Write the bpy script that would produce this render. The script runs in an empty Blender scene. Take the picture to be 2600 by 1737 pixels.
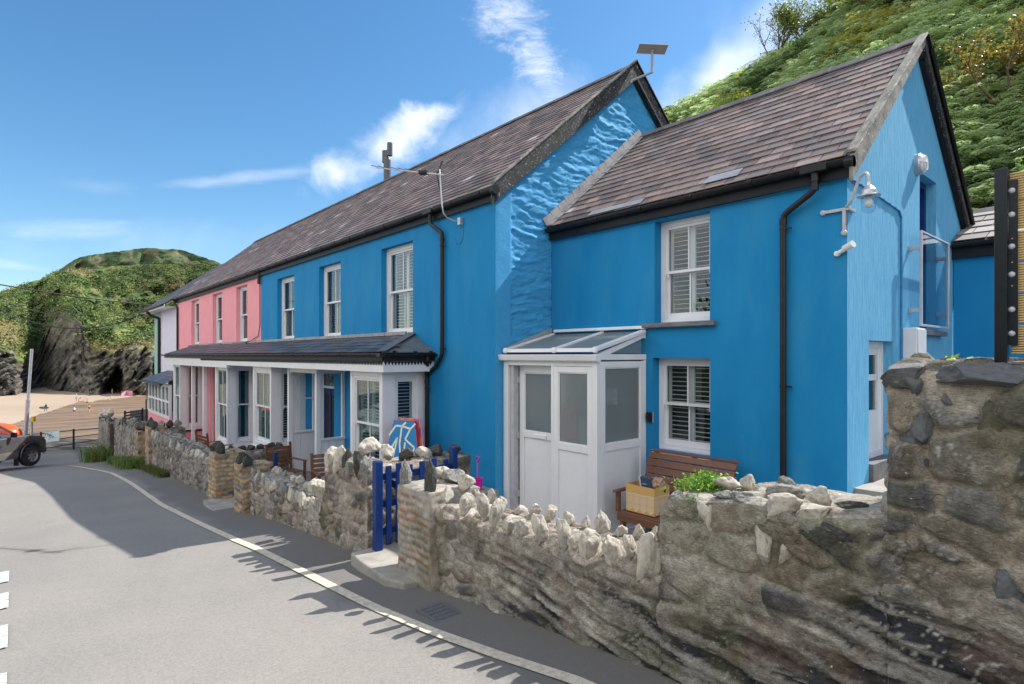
import bpy, math, random
import numpy as np
from mathutils import Vector, Matrix, Euler
random.seed(7)
SC = bpy.context.scene
COL = SC.collection
R = math.radians
# ------------------------------------------------------------------ camera
YAW = R(40.82)
CA, SA = math.cos(YAW), math.sin(YAW)
cam_d = bpy.data.cameras.new("camera")
cam = bpy.data.objects.new("camera", cam_d); COL.objects.link(cam)
cam.location = (0, 0, 0)
cam.rotation_euler = (R(90), 0, R(90) - YAW)
cam_d.sensor_width = 36.0
cam_d.lens = 36.0 * 1468 / 2600
cam_d.shift_y = (902 - 868.5) / 2600
cam_d.clip_start = 0.05
cam_d.clip_end = 3000
SC.camera = cam
# ------------------------------------------------------------------ light
SUN = Vector((0.20, 0.91, 1.0)).normalized()
EL = math.asin(SUN.z); AZ = math.atan2(SUN.x, SUN.y)
sl = bpy.data.lights.new("sun", 'SUN'); sl.energy = 4.0; sl.angle = R(0.5); sl.color = (1.0, 0.955, 0.89)
so = bpy.data.objects.new("sun", sl); COL.objects.link(so)
so.rotation_euler = SUN.to_track_quat('Z', 'Y').to_euler(); so.location = (5, 20, 30)
SC.view_settings.view_transform = 'Standard'
SC.view_settings.look = 'None'
SC.view_settings.exposure = 0.92
SC.view_settings.gamma = 1.0
SC.cycles.use_denoising = True
SC.cycles.max_bounces = 8
SC.cycles.transparent_max_bounces = 16
world = bpy.data.worlds.new("World"); SC.world = world; world.use_nodes = True
wt = world.node_tree; wt.nodes.clear()
def N(t, typ, **kw):
    n = t.nodes.new(typ)
    for k, v in kw.items(): setattr(n, k, v)
    return n
def lk(t, a, b): t.links.new(a, b)
def mth(t, op, a, b=None, c=None):
    n = N(t, 'ShaderNodeMath', operation=op)
    for i, v in enumerate((a, b, c)):
        if v is None: continue
        if isinstance(v, (int, float)): n.inputs[i].default_value = v
        else: lk(t, v, n.inputs[i])
    return n.outputs[0]
def build_world():
    t = wt
    sky = N(t, 'ShaderNodeTexSky', sky_type='NISHITA'); sky.sun_disc = False
    sky.sun_elevation = EL; sky.sun_rotation = AZ
    sky.altitude = 0; sky.air_density = 1.0; sky.dust_density = 0.35; sky.ozone_density = 3.0
    hs = N(t, 'ShaderNodeHueSaturation'); hs.inputs['Saturation'].default_value = 1.22; hs.inputs['Value'].default_value = 0.80
    hs.inputs['Hue'].default_value = 0.494
    lk(t, sky.outputs[0], hs.inputs['Color'])
    tc = N(t, 'ShaderNodeTexCoord')
    def dot(v):
        n = N(t, 'ShaderNodeVectorMath', operation='DOT_PRODUCT'); n.inputs[1].default_value = v
        lk(t, tc.outputs['Generated'], n.inputs[0]); return n.outputs['Value']
    df = mth(t, 'MAXIMUM', dot((-CA, SA, 0)), 0.05)
    u = mth(t, 'DIVIDE', dot((SA, CA, 0)), df)
    v = mth(t, 'DIVIDE', dot((0, 0, 1)), df)
    cmb = N(t, 'ShaderNodeCombineXYZ'); lk(t, u, cmb.inputs[0]); lk(t, v, cmb.inputs[1])
    def noise(scale, sx=1, sy=1, rot=0, det=8, rough=.6, dist=0.0, off=0.0):
        mp = N(t, 'ShaderNodeMapping'); mp.inputs['Scale'].default_value = (sx, sy, 1)
        mp.inputs['Rotation'].default_value = (0, 0, rot); mp.inputs['Location'].default_value = (off, off * .7, off)
        lk(t, cmb.outputs[0], mp.inputs[0])
        n = N(t, 'ShaderNodeTexNoise'); n.inputs['Scale'].default_value = scale; n.inputs['Detail'].default_value = det
        n.inputs['Roughness'].default_value = rough; n.inputs['Distortion'].default_value = dist
        lk(t, mp.outputs[0], n.inputs['Vector']); return n.outputs['Fac']
    def ell(cu, cv, ru, rv, rot=0):      # soft elliptical region of the sky
        a = mth(t, 'SUBTRACT', u, cu); b = mth(t, 'SUBTRACT', v, cv)
        c, s = math.cos(rot), math.sin(rot)
        p = mth(t, 'DIVIDE', mth(t, 'ADD', mth(t, 'MULTIPLY', a, c), mth(t, 'MULTIPLY', b, s)), ru)
        q = mth(t, 'DIVIDE', mth(t, 'SUBTRACT', mth(t, 'MULTIPLY', b, c), mth(t, 'MULTIPLY', a, s)), rv)
        r2 = mth(t, 'ADD', mth(t, 'MULTIPLY', p, p), mth(t, 'MULTIPLY', q, q))
        return mth(t, 'POWER', 2.718, mth(t, 'MULTIPLY', r2, -1.0))
    def thr(x, lo, hi):
        n = N(t, 'ShaderNodeMapRange'); n.interpolation_type = 'SMOOTHSTEP'
        n.inputs[1].default_value = lo; n.inputs[2].default_value = hi; lk(t, x, n.inputs[0]); return n.outputs[0]
    def UV(x, y): return (x * 1.1078 - 1300) / 1468, (902 - y * 1.1078) / 1468
    n1 = noise(9, det=10, rough=.62, dist=.3)
    n2 = noise(14, sx=1.0, sy=2.2, rot=R(-62), det=10, rough=.72, dist=.4, off=3.1)
    n3 = noise(6, sx=.6, sy=3.0, rot=R(8), det=8, rough=.6, off=7.7)
    n4 = noise(3.5, det=9, rough=.6, off=1.7, dist=.5)
    acc = None
    def add(x):
        nonlocal acc
        acc = x if acc is None else mth(t, 'MAXIMUM', acc, x)
    def cloud(cx, cy, wx, wy, rot, nz, lo, hi, k):
        cu, cv = UV(cx, cy)
        e = ell(cu, cv, wx * 1.1078 / 1468, wy * 1.1078 / 1468, R(rot))
        add(mth(t, 'MULTIPLY', thr(mth(t, 'ADD', mth(t, 'MULTIPLY', e, .62), mth(t, 'MULTIPLY', mth(t, 'SUBTRACT', nz, .5), 1.35)), lo, hi), mth(t, 'MULTIPLY', thr(e, .02, .35), k)))
    cloud(905, 325, 190, 78, 26, n1, .26, .95, .80)
    cloud(790, 390, 130, 62, 12, n1, .22, .85, .72)
    cloud(975, 262, 85, 52, 5, n1, .30, .80, .80)
    cloud(1165, 30, 95, 95, -42, n2, .22, .95, .58)
    cloud(1240, 150, 150, 62, -62, n2, .20, .92, .66)
    cloud(1620, 205, 360, 105, 30, n4, .18, .95, .80)
    cloud(1850, 40, 280, 120, 25, n4, .20, 1.0, .60)
    cloud(1180, 280, 260, 120, 28, n4, .22, 1.0, .42)
    cloud(540, 408, 270, 20, 7, n3, .26, 1.0, .36)
    cloud(240, 430, 150, 28, -8, n3, .30, 1.1, .16)
    cloud(180, 522, 200, 30, 0, n3, .26, 1.0, .30)
    cloud(50, 612, 150, 18, -8, n3, .24, 1.0, .36)
    cloud(300, 560, 600, 90, 2, n4, .30, 1.2, .25)
    # unseen broken cloud added behind the viewer to brighten the shaded house fronts
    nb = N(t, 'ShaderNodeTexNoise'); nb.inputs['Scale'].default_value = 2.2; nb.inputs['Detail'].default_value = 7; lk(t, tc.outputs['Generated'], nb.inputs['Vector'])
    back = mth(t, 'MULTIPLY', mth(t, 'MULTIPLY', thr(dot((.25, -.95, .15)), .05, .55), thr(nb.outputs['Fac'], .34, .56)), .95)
    mx = N(t, 'ShaderNodeMix', data_type='RGBA'); lk(t, acc, mx.inputs[0])
    lk(t, hs.outputs[0], mx.inputs[6]); mx.inputs[7].default_value = (6.6, 6.6, 6.8, 1)
    bg = N(t, 'ShaderNodeBackground'); bg.inputs['Strength'].default_value = 0.12
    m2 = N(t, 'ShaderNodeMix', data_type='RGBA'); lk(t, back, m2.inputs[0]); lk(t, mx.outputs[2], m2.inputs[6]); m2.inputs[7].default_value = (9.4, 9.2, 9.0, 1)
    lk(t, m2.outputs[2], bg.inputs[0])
    o = N(t, 'ShaderNodeOutputWorld'); lk(t, bg.outputs[0], o.inputs[0])
build_world()
# ------------------------------------------------------------------ measuring: photo sample -> point on a vertical plane of the place
def ray(x, y):
    t = (x - 1300.) / 1468.; return Vector((-CA + t * SA, SA + t * CA, (902. - y) / 1468.))
def onY(x, y, Y): d = ray(x, y); return d * (Y / d.y)
def onX(x, y, X): d = ray(x, y); return d * (X / d.x)
def onZ(x, y, Z): d = ray(x, y); return d * (Z / d.z)
def onD(x, y, D): return ray(x, y) * D          # at a given distance along the view axis
def interp(tab):
    xs = [p[0] for p in tab]; ys = [p[1] for p in tab]
    return lambda x: float(np.interp(x, xs, ys))
road_z = interp([(-60, -5.3), (-40, -4.95), (-32.5, -4.7), (-29, -4.36), (-26, -3.99), (-22, -3.55), (-18.9, -3.2), (-15.8, -2.98), (-12.5, -2.82),
                 (-10, -2.6), (-7.4, -2.35), (-6.2, -2.27), (-4.5, -2.17), (-3, -2.03), (-2.4, -1.96), (-1.9, -1.93), (0, -1.8), (6, -1.35), (30, 1.0)])
road_zv = lambda x: np.interp(x, [-60, -40, -32.5, -29, -26, -22, -18.9, -15.8, -12.5, -10, -7.4, -6.2, -4.5, -3, -2.4, -1.9, 0, 6, 30],
                              [-5.3, -4.95, -4.7, -4.36, -3.99, -3.55, -3.2, -2.98, -2.82, -2.6, -2.35, -2.27, -2.17, -2.03, -1.96, -1.93, -1.8, -1.35, 1.0])
yard_z = interp([(-60, -6.2), (-34, -4.6), (-27, -4.0), (-21, -3.5), (-16, -3.05), (-13, -2.9), (-10, -2.7), (-8, -2.62), (0, -2.62)])
# ------------------------------------------------------------------ numpy noise
def _h(ix, iy, iz, seed):
    n = (ix.astype(np.int64) * 374761393 + iy.astype(np.int64) * 668265263 + iz.astype(np.int64) * 2147483647 + seed * 974634777) & 0xffffffff
    n = ((n ^ (n >> 13)) * 1274126177) & 0xffffffff
    n = ((n ^ (n >> 16)) * 2246822519) & 0xffffffff
    return ((n ^ (n >> 15)) & 0xffffff) / float(0xffffff)
def vn(x, y, z=None, seed=0):
    x = np.asarray(x, float); y = np.asarray(y, float); z = np.zeros_like(x) if z is None else np.asarray(z, float)
    x0, y0, z0 = np.floor(x), np.floor(y), np.floor(z)
    fx, fy, fz = x - x0, y - y0, z - z0
    fx, fy, fz = [f * f * (3 - 2 * f) for f in (fx, fy, fz)]
    r = 0
    for a in (0, 1):
        for b in (0, 1):
            for c in (0, 1):
                w = (fx if a else 1 - fx) * (fy if b else 1 - fy) * (fz if c else 1 - fz)
                r = r + w * _h(x0 + a, y0 + b, z0 + c, seed)
    return r
def fbm(x, y, z=None, seed=0, o=4, g=.5):
    x = np.asarray(x, float); y = np.asarray(y, float); z = np.zeros_like(x) if z is None else np.asarray(z, float)
    s = 0; a = 1; t = 0
    for i in range(o):
        s = s + a * vn(x * 2 ** i, y * 2 ** i, z * 2 ** i, seed + i * 17); t += a; a *= g
    return s / t
def voro(x, y, seed=0, jit=.85):
    x = np.asarray(x, float); y = np.asarray(y, float)
    ix, iy = np.floor(x), np.floor(y)
    f1 = np.full(x.shape, 9.); f2 = np.full(x.shape, 9.); idv = np.zeros(x.shape)
    for a in (-1, 0, 1):
        for b in (-1, 0, 1):
            cx, cy = ix + a, iy + b; z = np.zeros_like(cx)
            px = cx + .5 + jit * (_h(cx, cy, z, seed) - .5); py = cy + .5 + jit * (_h(cx, cy, z, seed + 5) - .5)
            d = np.maximum(abs(x - px), abs(y - py)) * .6 + np.hypot(x - px, y - py) * .4
            i = _h(cx, cy, z, seed + 9)
            nw = d < f1
            f2 = np.where(nw, f1, np.minimum(f2, d)); idv = np.where(nw, i, idv); f1 = np.where(nw, d, f1)
    return f1, f2, idv
def sst(a, b, x):
    t = np.clip((x - a) / (b - a), 0, 1); return t * t * (3 - 2 * t)
# ------------------------------------------------------------------ objects
WL = {}
def wloc(o): return WL.get(o.name, Vector((0, 0, 0)))
def props(o, label=None, cat=None, group=None, kind=None):
    if label: o['label'] = label
    if cat: o['category'] = cat
    if group: o['group'] = group
    if kind: o['kind'] = kind
    return o
def thing(name, label, cat, loc=(0, 0, 0), group=None, rz=0):
    o = bpy.data.objects.new(name, None); COL.objects.link(o); o.empty_display_size = .2
    o.location = loc; o.rotation_euler = (0, 0, rz); WL[o.name] = Vector(loc)
    return props(o, label, cat, group)
class B:
    def __init__(s): s.v = []; s.f = []; s.c = []; s.cur = None
    def col(s, c): s.cur = c; return s
    def _f(s, f): s.f.append(f); s.c.append(s.cur)
    def quad(s, *p):
        n = len(s.v); s.v += [tuple(q) for q in p]; s._f(tuple(range(n, n + len(p)))); return s
    def box(s, x0, x1, y0, y1, z0, z1):
        return s.hexa([(x0, y0, z0), (x1, y0, z0), (x1, y1, z0), (x0, y1, z0), (x0, y0, z1), (x1, y0, z1), (x1, y1, z1), (x0, y1, z1)])
    def hexa(s, p):
        n = len(s.v); s.v += [tuple(q) for q in p]
        for f in ((0, 3, 2, 1), (4, 5, 6, 7), (0, 1, 5, 4), (1, 2, 6, 5), (2, 3, 7, 6), (3, 0, 4, 7)): s._f(tuple(n + i for i in f))
        return s
    def obox(s, c, size, rot=(0, 0, 0)):
        m = Euler(rot).to_matrix(); c = Vector(c); a, b, d = [q / 2 for q in size]
        return s.hexa([c + m @ Vector(q) for q in ((-a, -b, -d), (a, -b, -d), (a, b, -d), (-a, b, -d), (-a, -b, d), (a, -b, d), (a, b, d), (-a, b, d))])
    def beam(s, p, q, w, h, up=(0, 0, 1)):
        p, q = Vector(p), Vector(q); d = (q - p).normalized(); sd = d.cross(Vector(up)).normalized(); u = sd.cross(d)
        a, b = sd * w / 2, u * h / 2
        return s.hexa([p - a - b, p + a - b, q + a - b, q - a - b, p - a + b, p + a + b, q + a + b, q - a + b])
    def tube(s, pts, r, n=8, cap=True, arc=None):
        pts = [Vector(p) for p in pts]; rs = r if isinstance(r, (list, tuple)) else [r] * len(pts)
        base = len(s.v); prev = None; m = n
        for i, p in enumerate(pts):
            d = (pts[min(i + 1, len(pts) - 1)] - pts[max(i - 1, 0)]).normalized()
            if prev is None:
                a = d.cross(Vector((0, 0, 1)));  a = d.cross(Vector((0, 1, 0))) if a.length < .1 else a
            else: a = prev - d * prev.dot(d)
            a.normalize(); prev = a.copy(); b = d.cross(a)
            for k in range(m):
                th = 2 * math.pi * k / m
                s.v.append(tuple(p + (a * math.cos(th) + b * math.sin(th)) * rs[i]))
        for i in range(len(pts) - 1):
            for k in range(m):
                k2 = (k + 1) % m
                s._f((base + i * m + k, base + i * m + k2, base + (i + 1) * m + k2, base + (i + 1) * m + k))
        if cap:
            s._f(tuple(base + k for k in range(m))[::-1]); e = base + (len(pts) - 1) * m
            s._f(tuple(e + k for k in range(m)))
        return s
    def lathe(s, c, prof, n=16, axis='z'):
        base = len(s.v); c = Vector(c)
        for r, h in prof:
            for k in range(n):
                th = 2 * math.pi * k / n; a, b = r * math.cos(th), r * math.sin(th)
                q = (a, b, h) if axis == 'z' else ((h, a, b) if axis == 'x' else (b, h, a))
                s.v.append(tuple(c + Vector(q)))
        for i in range(len(prof) - 1):
            for k in range(n):
                k2 = (k + 1) % n
                s._f((base + i * n + k, base + i * n + k2, base + (i + 1) * n + k2, base + (i + 1) * n + k))
        return s
    def prism(s, poly, off):
        n = len(s.v); m = len(poly); off = Vector(off)
        s.v += [tuple(p) for p in poly] + [tuple(Vector(p) + off) for p in poly]
        s._f(tuple(range(n, n + m))[::-1]); s._f(tuple(range(n + m, n + 2 * m)))
        for i in range(m):
            j = (i + 1) % m; s._f((n + i, n + j, n + m + j, n + m + i))
        return s
    def build(s, name, mat, parent=None, smooth=False, bevel=0, local=False, **kw):
        me = bpy.data.meshes.new(name)
        V = np.array(s.v, float)
        if local: o0 = Vector((0, 0, 0))
        elif parent is not None: o0 = Vector(((V[:, 0].min() + V[:, 0].max()) / 2, (V[:, 1].min() + V[:, 1].max()) / 2, V[:, 2].min()))
        else: o0 = Vector(((V[:, 0].min() + V[:, 0].max()) / 2, (V[:, 1].min() + V[:, 1].max()) / 2, V[:, 2].min()))
        V = V - np.array(o0)
        me.from_pydata([tuple(q) for q in V], [], s.f)
        if any(c is not None for c in s.c):
            at = me.color_attributes.new('Col', 'FLOAT_COLOR', 'CORNER')
            buf = []
            for f, c in zip(s.f, s.c):
                c = c or (1, 1, 1)
                buf += list((c[0], c[1], c[2], 1.0)) * len(f)
            at.data.foreach_set('color', buf)
        if smooth: me.polygons.foreach_set('use_smooth', [True] * len(me.polygons))
        me.materials.append(mat)
        bm_fix(me)
        o = bpy.data.objects.new(name, me); COL.objects.link(o)
        WL[o.name] = o0
        if parent is not None:
            o.parent = parent; o.location = o0 if local else (o0 - wloc(parent))
            if local: WL[o.name] = Vector((0, 0, 0))
        else: o.location = o0
        if bevel:
            md = o.modifiers.new('bevel', 'BEVEL'); md.width = bevel; md.segments = 2; md.limit_method = 'ANGLE'; md.angle_limit = R(40)
        return props(o, **kw)
import bmesh
def bm_fix(me):
    bm = bmesh.new(); bm.from_mesh(me); bmesh.ops.recalc_face_normals(bm, faces=bm.faces[:]); bm.to_mesh(me); bm.free()
def npmesh(name, V, F, mat, cols=None, parent=None, smooth=True, origin=True, **kw):
    """V (n,3) array, F (m,k) array of equal-sided faces, cols (n,3) point colours"""
    V = np.asarray(V, float); F = np.asarray(F, np.int32)
    o0 = np.array([(V[:, 0].min() + V[:, 0].max()) / 2, (V[:, 1].min() + V[:, 1].max()) / 2, V[:, 2].min()]) if origin else np.zeros(3)
    V = V - o0
    me = bpy.data.meshes.new(name); m, k = F.shape
    me.vertices.add(len(V)); me.vertices.foreach_set('co', V.ravel())
    me.loops.add(m * k); me.loops.foreach_set('vertex_index', F.ravel())
    me.polygons.add(m); me.polygons.foreach_set('loop_start', np.arange(0, m * k, k, dtype=np.int32)); me.polygons.foreach_set('loop_total', np.full(m, k, dtype=np.int32))
    me.polygons.foreach_set('use_smooth', np.full(m, smooth))
    me.update(calc_edges=True); me.validate()
    if cols is not None:
        at = me.color_attributes.new('Col', 'FLOAT_COLOR', 'POINT')
        c4 = np.ones((len(V), 4)); c4[:, :3] = cols; at.data.foreach_set('color', c4.ravel())
    me.materials.append(mat)
    o = bpy.data.objects.new(name, me); COL.objects.link(o)
    w = Vector(o0); WL[o.name] = w
    if parent is not None: o.parent = parent; o.location = w - wloc(parent)
    else: o.location = w
    return props(o, **kw)
# ------------------------------------------------------------------ materials
def mat(name, col=(.5, .5, .5), rough=.6, col2=None, scale=4., lo=.4, hi=.65, bump=0, bscale=40., bdist=.01, metal=0, spec=.5, vcol=False,
        col3=None, scale3=30., lo3=.6, hi3=.7, stretch=(1, 1, 1), bstretch=(1, 1, 1), coat=0, rnd=0., det=6, trans=0., objrand=False):
    m = bpy.data.materials.new(name); m.use_nodes = True; t = m.node_tree; t.nodes.clear()
    o = N(t, 'ShaderNodeOutputMaterial'); p = N(t, 'ShaderNodeBsdfPrincipled'); lk(t, p.outputs[0], o.inputs[0])
    p.inputs['Roughness'].default_value = rough; p.inputs['Metallic'].default_value = metal
    p.inputs['Specular IOR Level'].default_value = spec; p.inputs['Coat Weight'].default_value = coat
    tc = N(t, 'ShaderNodeTexCoord'); vec = tc.outputs['Object']
    if objrand:
        oi = N(t, 'ShaderNodeObjectInfo'); va = N(t, 'ShaderNodeVectorMath', operation='ADD'); lk(t, vec, va.inputs[0])
        sc = N(t, 'ShaderNodeVectorMath', operation='SCALE'); sc.inputs['Scale'].default_value = 37.
        cb = N(t, 'ShaderNodeCombineXYZ'); [lk(t, oi.outputs['Random'], cb.inputs[i]) for i in range(3)]
        lk(t, cb.outputs[0], sc.inputs[0]); lk(t, sc.outputs[0], va.inputs[1]); vec = va.outputs[0]
    def nz(s, st, d=det, r=.6):
        mp = N(t, 'ShaderNodeMapping'); mp.inputs['Scale'].default_value = st; lk(t, vec, mp.inputs[0])
        n = N(t, 'ShaderNodeTexNoise'); n.inputs['Scale'].default_value = s; n.inputs['Detail'].default_value = d; n.inputs['Roughness'].default_value = r
        lk(t, mp.outputs[0], n.inputs['Vector']); return n.outputs['Fac']
    def mr(x, a, b):
        n = N(t, 'ShaderNodeMapRange'); n.inputs[1].default_value = a; n.inputs[2].default_value = b; lk(t, x, n.inputs[0]); return n.outputs[0]
    def mix(f, a, b, mode='MIX'):
        n = N(t, 'ShaderNodeMix', data_type='RGBA', blend_type=mode)
        for i, v in ((0, f), (6, a), (7, b)):
            if isinstance(v, (int, float)): n.inputs[i].default_value = v
            elif isinstance(v, tuple): n.inputs[i].default_value = (*v[:3], 1)
            else: lk(t, v, n.inputs[i])
        return n.outputs[2]
    c = None
    if vcol:
        a = N(t, 'ShaderNodeVertexColor', layer_name='Col'); c = a.outputs[0]
        if col2 is not None: c = mix(mr(nz(scale, stretch), lo, hi), c, mix(1.0, c, col2, 'MULTIPLY'))
    elif col2 is not None: c = mix(mr(nz(scale, stretch), lo, hi), col, col2)
    if c is None: c = col
    if col3 is not None: c = mix(mr(nz(scale3, stretch), lo3, hi3), c, col3)
    if isinstance(c, tuple): p.inputs['Base Color'].default_value = (*c, 1)
    else: lk(t, c, p.inputs['Base Color'])
    if bump:
        bn = N(t, 'ShaderNodeBump'); bn.inputs['Strength'].default_value = bump; bn.inputs['Distance'].default_value = bdist
        lk(t, nz(bscale, bstretch, 8, .65), bn.inputs['Height']); lk(t, bn.outputs[0], p.inputs['Normal'])
    if trans:
        tr = N(t, 'ShaderNodeBsdfTranslucent'); ms = N(t, 'ShaderNodeMixShader'); ms.inputs[0].default_value = trans
        if isinstance(c, tuple): tr.inputs[0].default_value = (*c, 1)
        else:
            cc = mix(1.0, c, (1.35, 1.45, 1.05), 'MULTIPLY'); lk(t, cc, tr.inputs[0])
        lk(t, p.outputs[0], ms.inputs[1]); lk(t, tr.outputs[0], ms.inputs[2]); lk(t, ms.outputs[0], o.inputs[0])
    return m
def glass(name, tint=(.9, .95, .95), refl=1.0, base=.06, frost=0.0):
    m = bpy.data.materials.new(name); m.use_nodes = True; t = m.node_tree; t.nodes.clear()
    o = N(t, 'ShaderNodeOutputMaterial'); g = N(t, 'ShaderNodeBsdfGlossy'); g.inputs['Roughness'].default_value = .01 + frost * .2
    tr = N(t, 'ShaderNodeBsdfTransparent'); tr.inputs[0].default_value = (*tint, 1)
    fr = N(t, 'ShaderNodeLayerWeight'); fr.inputs['Blend'].default_value = .12
    f = mth(t, 'MULTIPLY', mth(t, 'ADD', fr.outputs['Fresnel'], base), refl)
    ms = N(t, 'ShaderNodeMixShader'); lk(t, f, ms.inputs[0]); lk(t, tr.outputs[0], ms.inputs[1]); lk(t, g.outputs[0], ms.inputs[2])
    out = ms.outputs[0]
    if frost:
        rf = N(t, 'ShaderNodeBsdfRefraction'); rf.inputs['Color'].default_value = (.78, .83, .84, 1); rf.inputs['Roughness'].default_value = .32; rf.inputs['IOR'].default_value = 1.12
        m1 = N(t, 'ShaderNodeMixShader'); lk(t, f, m1.inputs[0]); lk(t, rf.outputs[0], m1.inputs[1]); lk(t, g.outputs[0], m1.inputs[2]); g.inputs['Roughness'].default_value = .04
        df = N(t, 'ShaderNodeBsdfDiffuse'); df.inputs[0].default_value = (.42, .48, .49, 1)
        m2 = N(t, 'ShaderNodeMixShader'); m2.inputs[0].default_value = frost; lk(t, m1.outputs[0], m2.inputs[1]); lk(t, df.outputs[0], m2.inputs[2]); out = m2.outputs[0]
    lk(t, out, o.inputs[0]); return m
M = {}
BLUE = (.005, .195, .44); BLUE2 = (.010, .230, .49)
M['blue'] = mat('blue_render', BLUE, .75, BLUE2, 1.6, .35, .7, col3=(.035, .245, .44), scale3=1.1, lo3=.50, hi3=.85, stretch=(1.6, 1.6, .5), bump=.3, bscale=45, bdist=.008, spec=.25)
M['blue_gable'] = mat('blue_sunlit_streaked_render', (.085, .36, .60), .8, (.17, .45, .68), 9, .36, .66, bump=.55, bscale=22, bdist=.012, stretch=(3.2, 3.2, .32), bstretch=(2.2, 2.2, .5), spec=.25, det=9)  # sunlight put into the paler base colour; vertical streaks are weathering
M['blue_rough'] = mat('blue_rough_render', (.045, .30, .575), .75, (.065, .33, .60), 9, .3, .7, bump=.6, bscale=35, bdist=.01, spec=.25)  # base lighter than the facade blue, carrying sunlight in the colour
M['blue_soft'] = mat('blue_paint_trim', (.03, .23, .5), .5)
M['pink'] = mat('pink_render', (.80, .31, .35), .8, (.84, .36, .39), 2, .35, .7, bump=.25, bscale=60, bdist=.006, spec=.2)
M['pink_reveal'] = mat('pink_reveal', (.55, .17, .18), .8)
M['red_door'] = mat('red_door_paint', (.48, .07, .06), .5)
M['lilac'] = mat('lilac_render', (.62, .60, .70), .8, (.68, .66, .74), 3, bump=.2, bscale=50)
M['mint'] = mat('mint_paint', (.28, .47, .42), .7)
M['white'] = mat('white_gloss_paint', (.74, .74, .76), .35, (.66, .66, .70), 3, .45, .75, spec=.5)
M['upvc'] = mat('white_plastic', (.78, .78, .79), .28, (.72, .72, .75), 2.5, .45, .75)
M['louvre'] = mat('white_louvre', (.80, .80, .80), .45)
M['curtain'] = mat('curtain_cloth', (.42, .42, .44), .9, (.3, .3, .32), 8, stretch=(6, 6, .3))
M['dark'] = mat('dark_interior', (.018, .017, .016), .9, (.05, .04, .03), 2.5, .45, .7)
M['navy'] = mat('navy_gloss_paint', (.004, .026, .135), .45, (.006, .036, .17), 5, spec=.35)
M['black'] = mat('black_plastic', (.010, .010, .012), .38, (.024, .022, .022), 7, .5, .8, spec=.35)
M['blackpaint'] = mat('black_gloss_timber', (.008, .010, .014), .5, (.016, .016, .018), 3, spec=.25)
M['slate'] = mat('roof_slate', vcol=True, rough=.62, col2=(1.45, 1.35, 1.28), scale=3.2, lo=.45, hi=.75, col3=(.38, .37, .35), scale3=26, lo3=.68, hi3=.78, bump=.35, bscale=30, bdist=.006, spec=.35)
M['slate_dark'] = mat('canopy_slate', vcol=True, rough=.42, col2=(1.5, 1.4, 1.4), scale=5, lo=.45, hi=.75, col3=(.2, .2, .21), scale3=18, lo3=.66, hi3=.8, bump=.3, bscale=25, bdist=.006, spec=.5)
M['ridge'] = mat('ridge_tile', (.060, .057, .062), .7, (.12, .11, .11), 4, bump=.3, bscale=30)
M['lead'] = mat('lead_flashing', (.33, .32, .32), .5, (.20, .19, .2), 5, .4, .7, bump=.2, bscale=14)
M['barge'] = mat('weathered_timber', (.26, .245, .21), .85, (.10, .095, .085), 9, .4, .62, col3=(.5, .49, .42), scale3=40, lo3=.6, hi3=.68, bump=.4, bscale=30, stretch=(1, .4, .4))
M['barge_dark'] = mat('dark_peeling_timber', (.045, .045, .045), .85, (.02, .02, .02), 9, .4, .6, col3=(.42, .42, .40), scale3=34, lo3=.60, hi3=.66, bump=.5, bscale=30)
M['sill'] = mat('slate_sill', (.13, .125, .135), .75, (.24, .23, .22), 9, .45, .7, bump=.5, bscale=24, stretch=(.4, 2, 3))
M['timber'] = mat('bench_timber', (.185, .082, .046), .55, (.11, .046, .026), 3, .38, .66, bump=.25, bscale=30, bstretch=(.2, 3, 3), stretch=(.25, 5, 5))
M['oak'] = mat('chair_timber', (.20, .085, .03), .5, (.12, .05, .018), 4, stretch=(3, 3, .4))
M['fence'] = mat('treated_pine', (.60, .43, .20), .75, (.33, .20, .075), 5, .35, .65, bump=.2, bscale=40, stretch=(.3, 1, 10))
M['steel_black'] = mat('black_steel', (.010, .011, .015), .3)
M['zinc'] = mat('galvanised_steel', (.55, .56, .58), .38, (.42, .43, .45), 12, metal=.6)
M['silver'] = mat('grey_metal_paint', (.50, .50, .53), .4, (.42, .42, .45), 8)
M['grey'] = mat('grey_plastic', (.30, .31, .33), .5)
M['glass'] = glass('window_glass', (.88, .92, .92), .8, .06)
M['glass_green'] = glass('bay_glass', (.74, .85, .86), .55, .12)
M['frost'] = glass('frosted_glass', (.60, .66, .68), .8, .05, .28)
M['clear'] = glass('clear_glass', (.86, .91, .95), .35, .05)
M['stone'] = mat('rubble_stone', vcol=True, rough=.88, col2=(.62, .60, .56), scale=13, lo=.42, hi=.62, col3=(.40, .39, .35), scale3=55, lo3=.64, hi3=.70, bump=.9, bscale=26, bdist=.02, spec=.25, det=9)
M['rocky'] = mat('quartz_stone', (.62, .57, .48), .85, (.36, .32, .26), 3, .45, .68, col3=(.16, .145, .12), scale3=8, lo3=.64, hi3=.72, bump=.8, bscale=14, bdist=.02, objrand=True, det=9)
M['rocky_grey'] = mat('grey_stone', (.34, .33, .29), .85, (.15, .145, .14), 5, .42, .62, col3=(.5, .48, .42), scale3=18, lo3=.62, hi3=.70, bump=.8, bscale=14, bdist=.02, objrand=True, det=9)
M['rocky_dark'] = mat('dark_lichen_stone', (.055, .052, .045), .9, (.10, .10, .085), 7, .45, .65, col3=(.34, .34, .31), scale3=26, lo3=.62, hi3=.69, bump=.8, bscale=14, bdist=.02, objrand=True, det=9)
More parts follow.
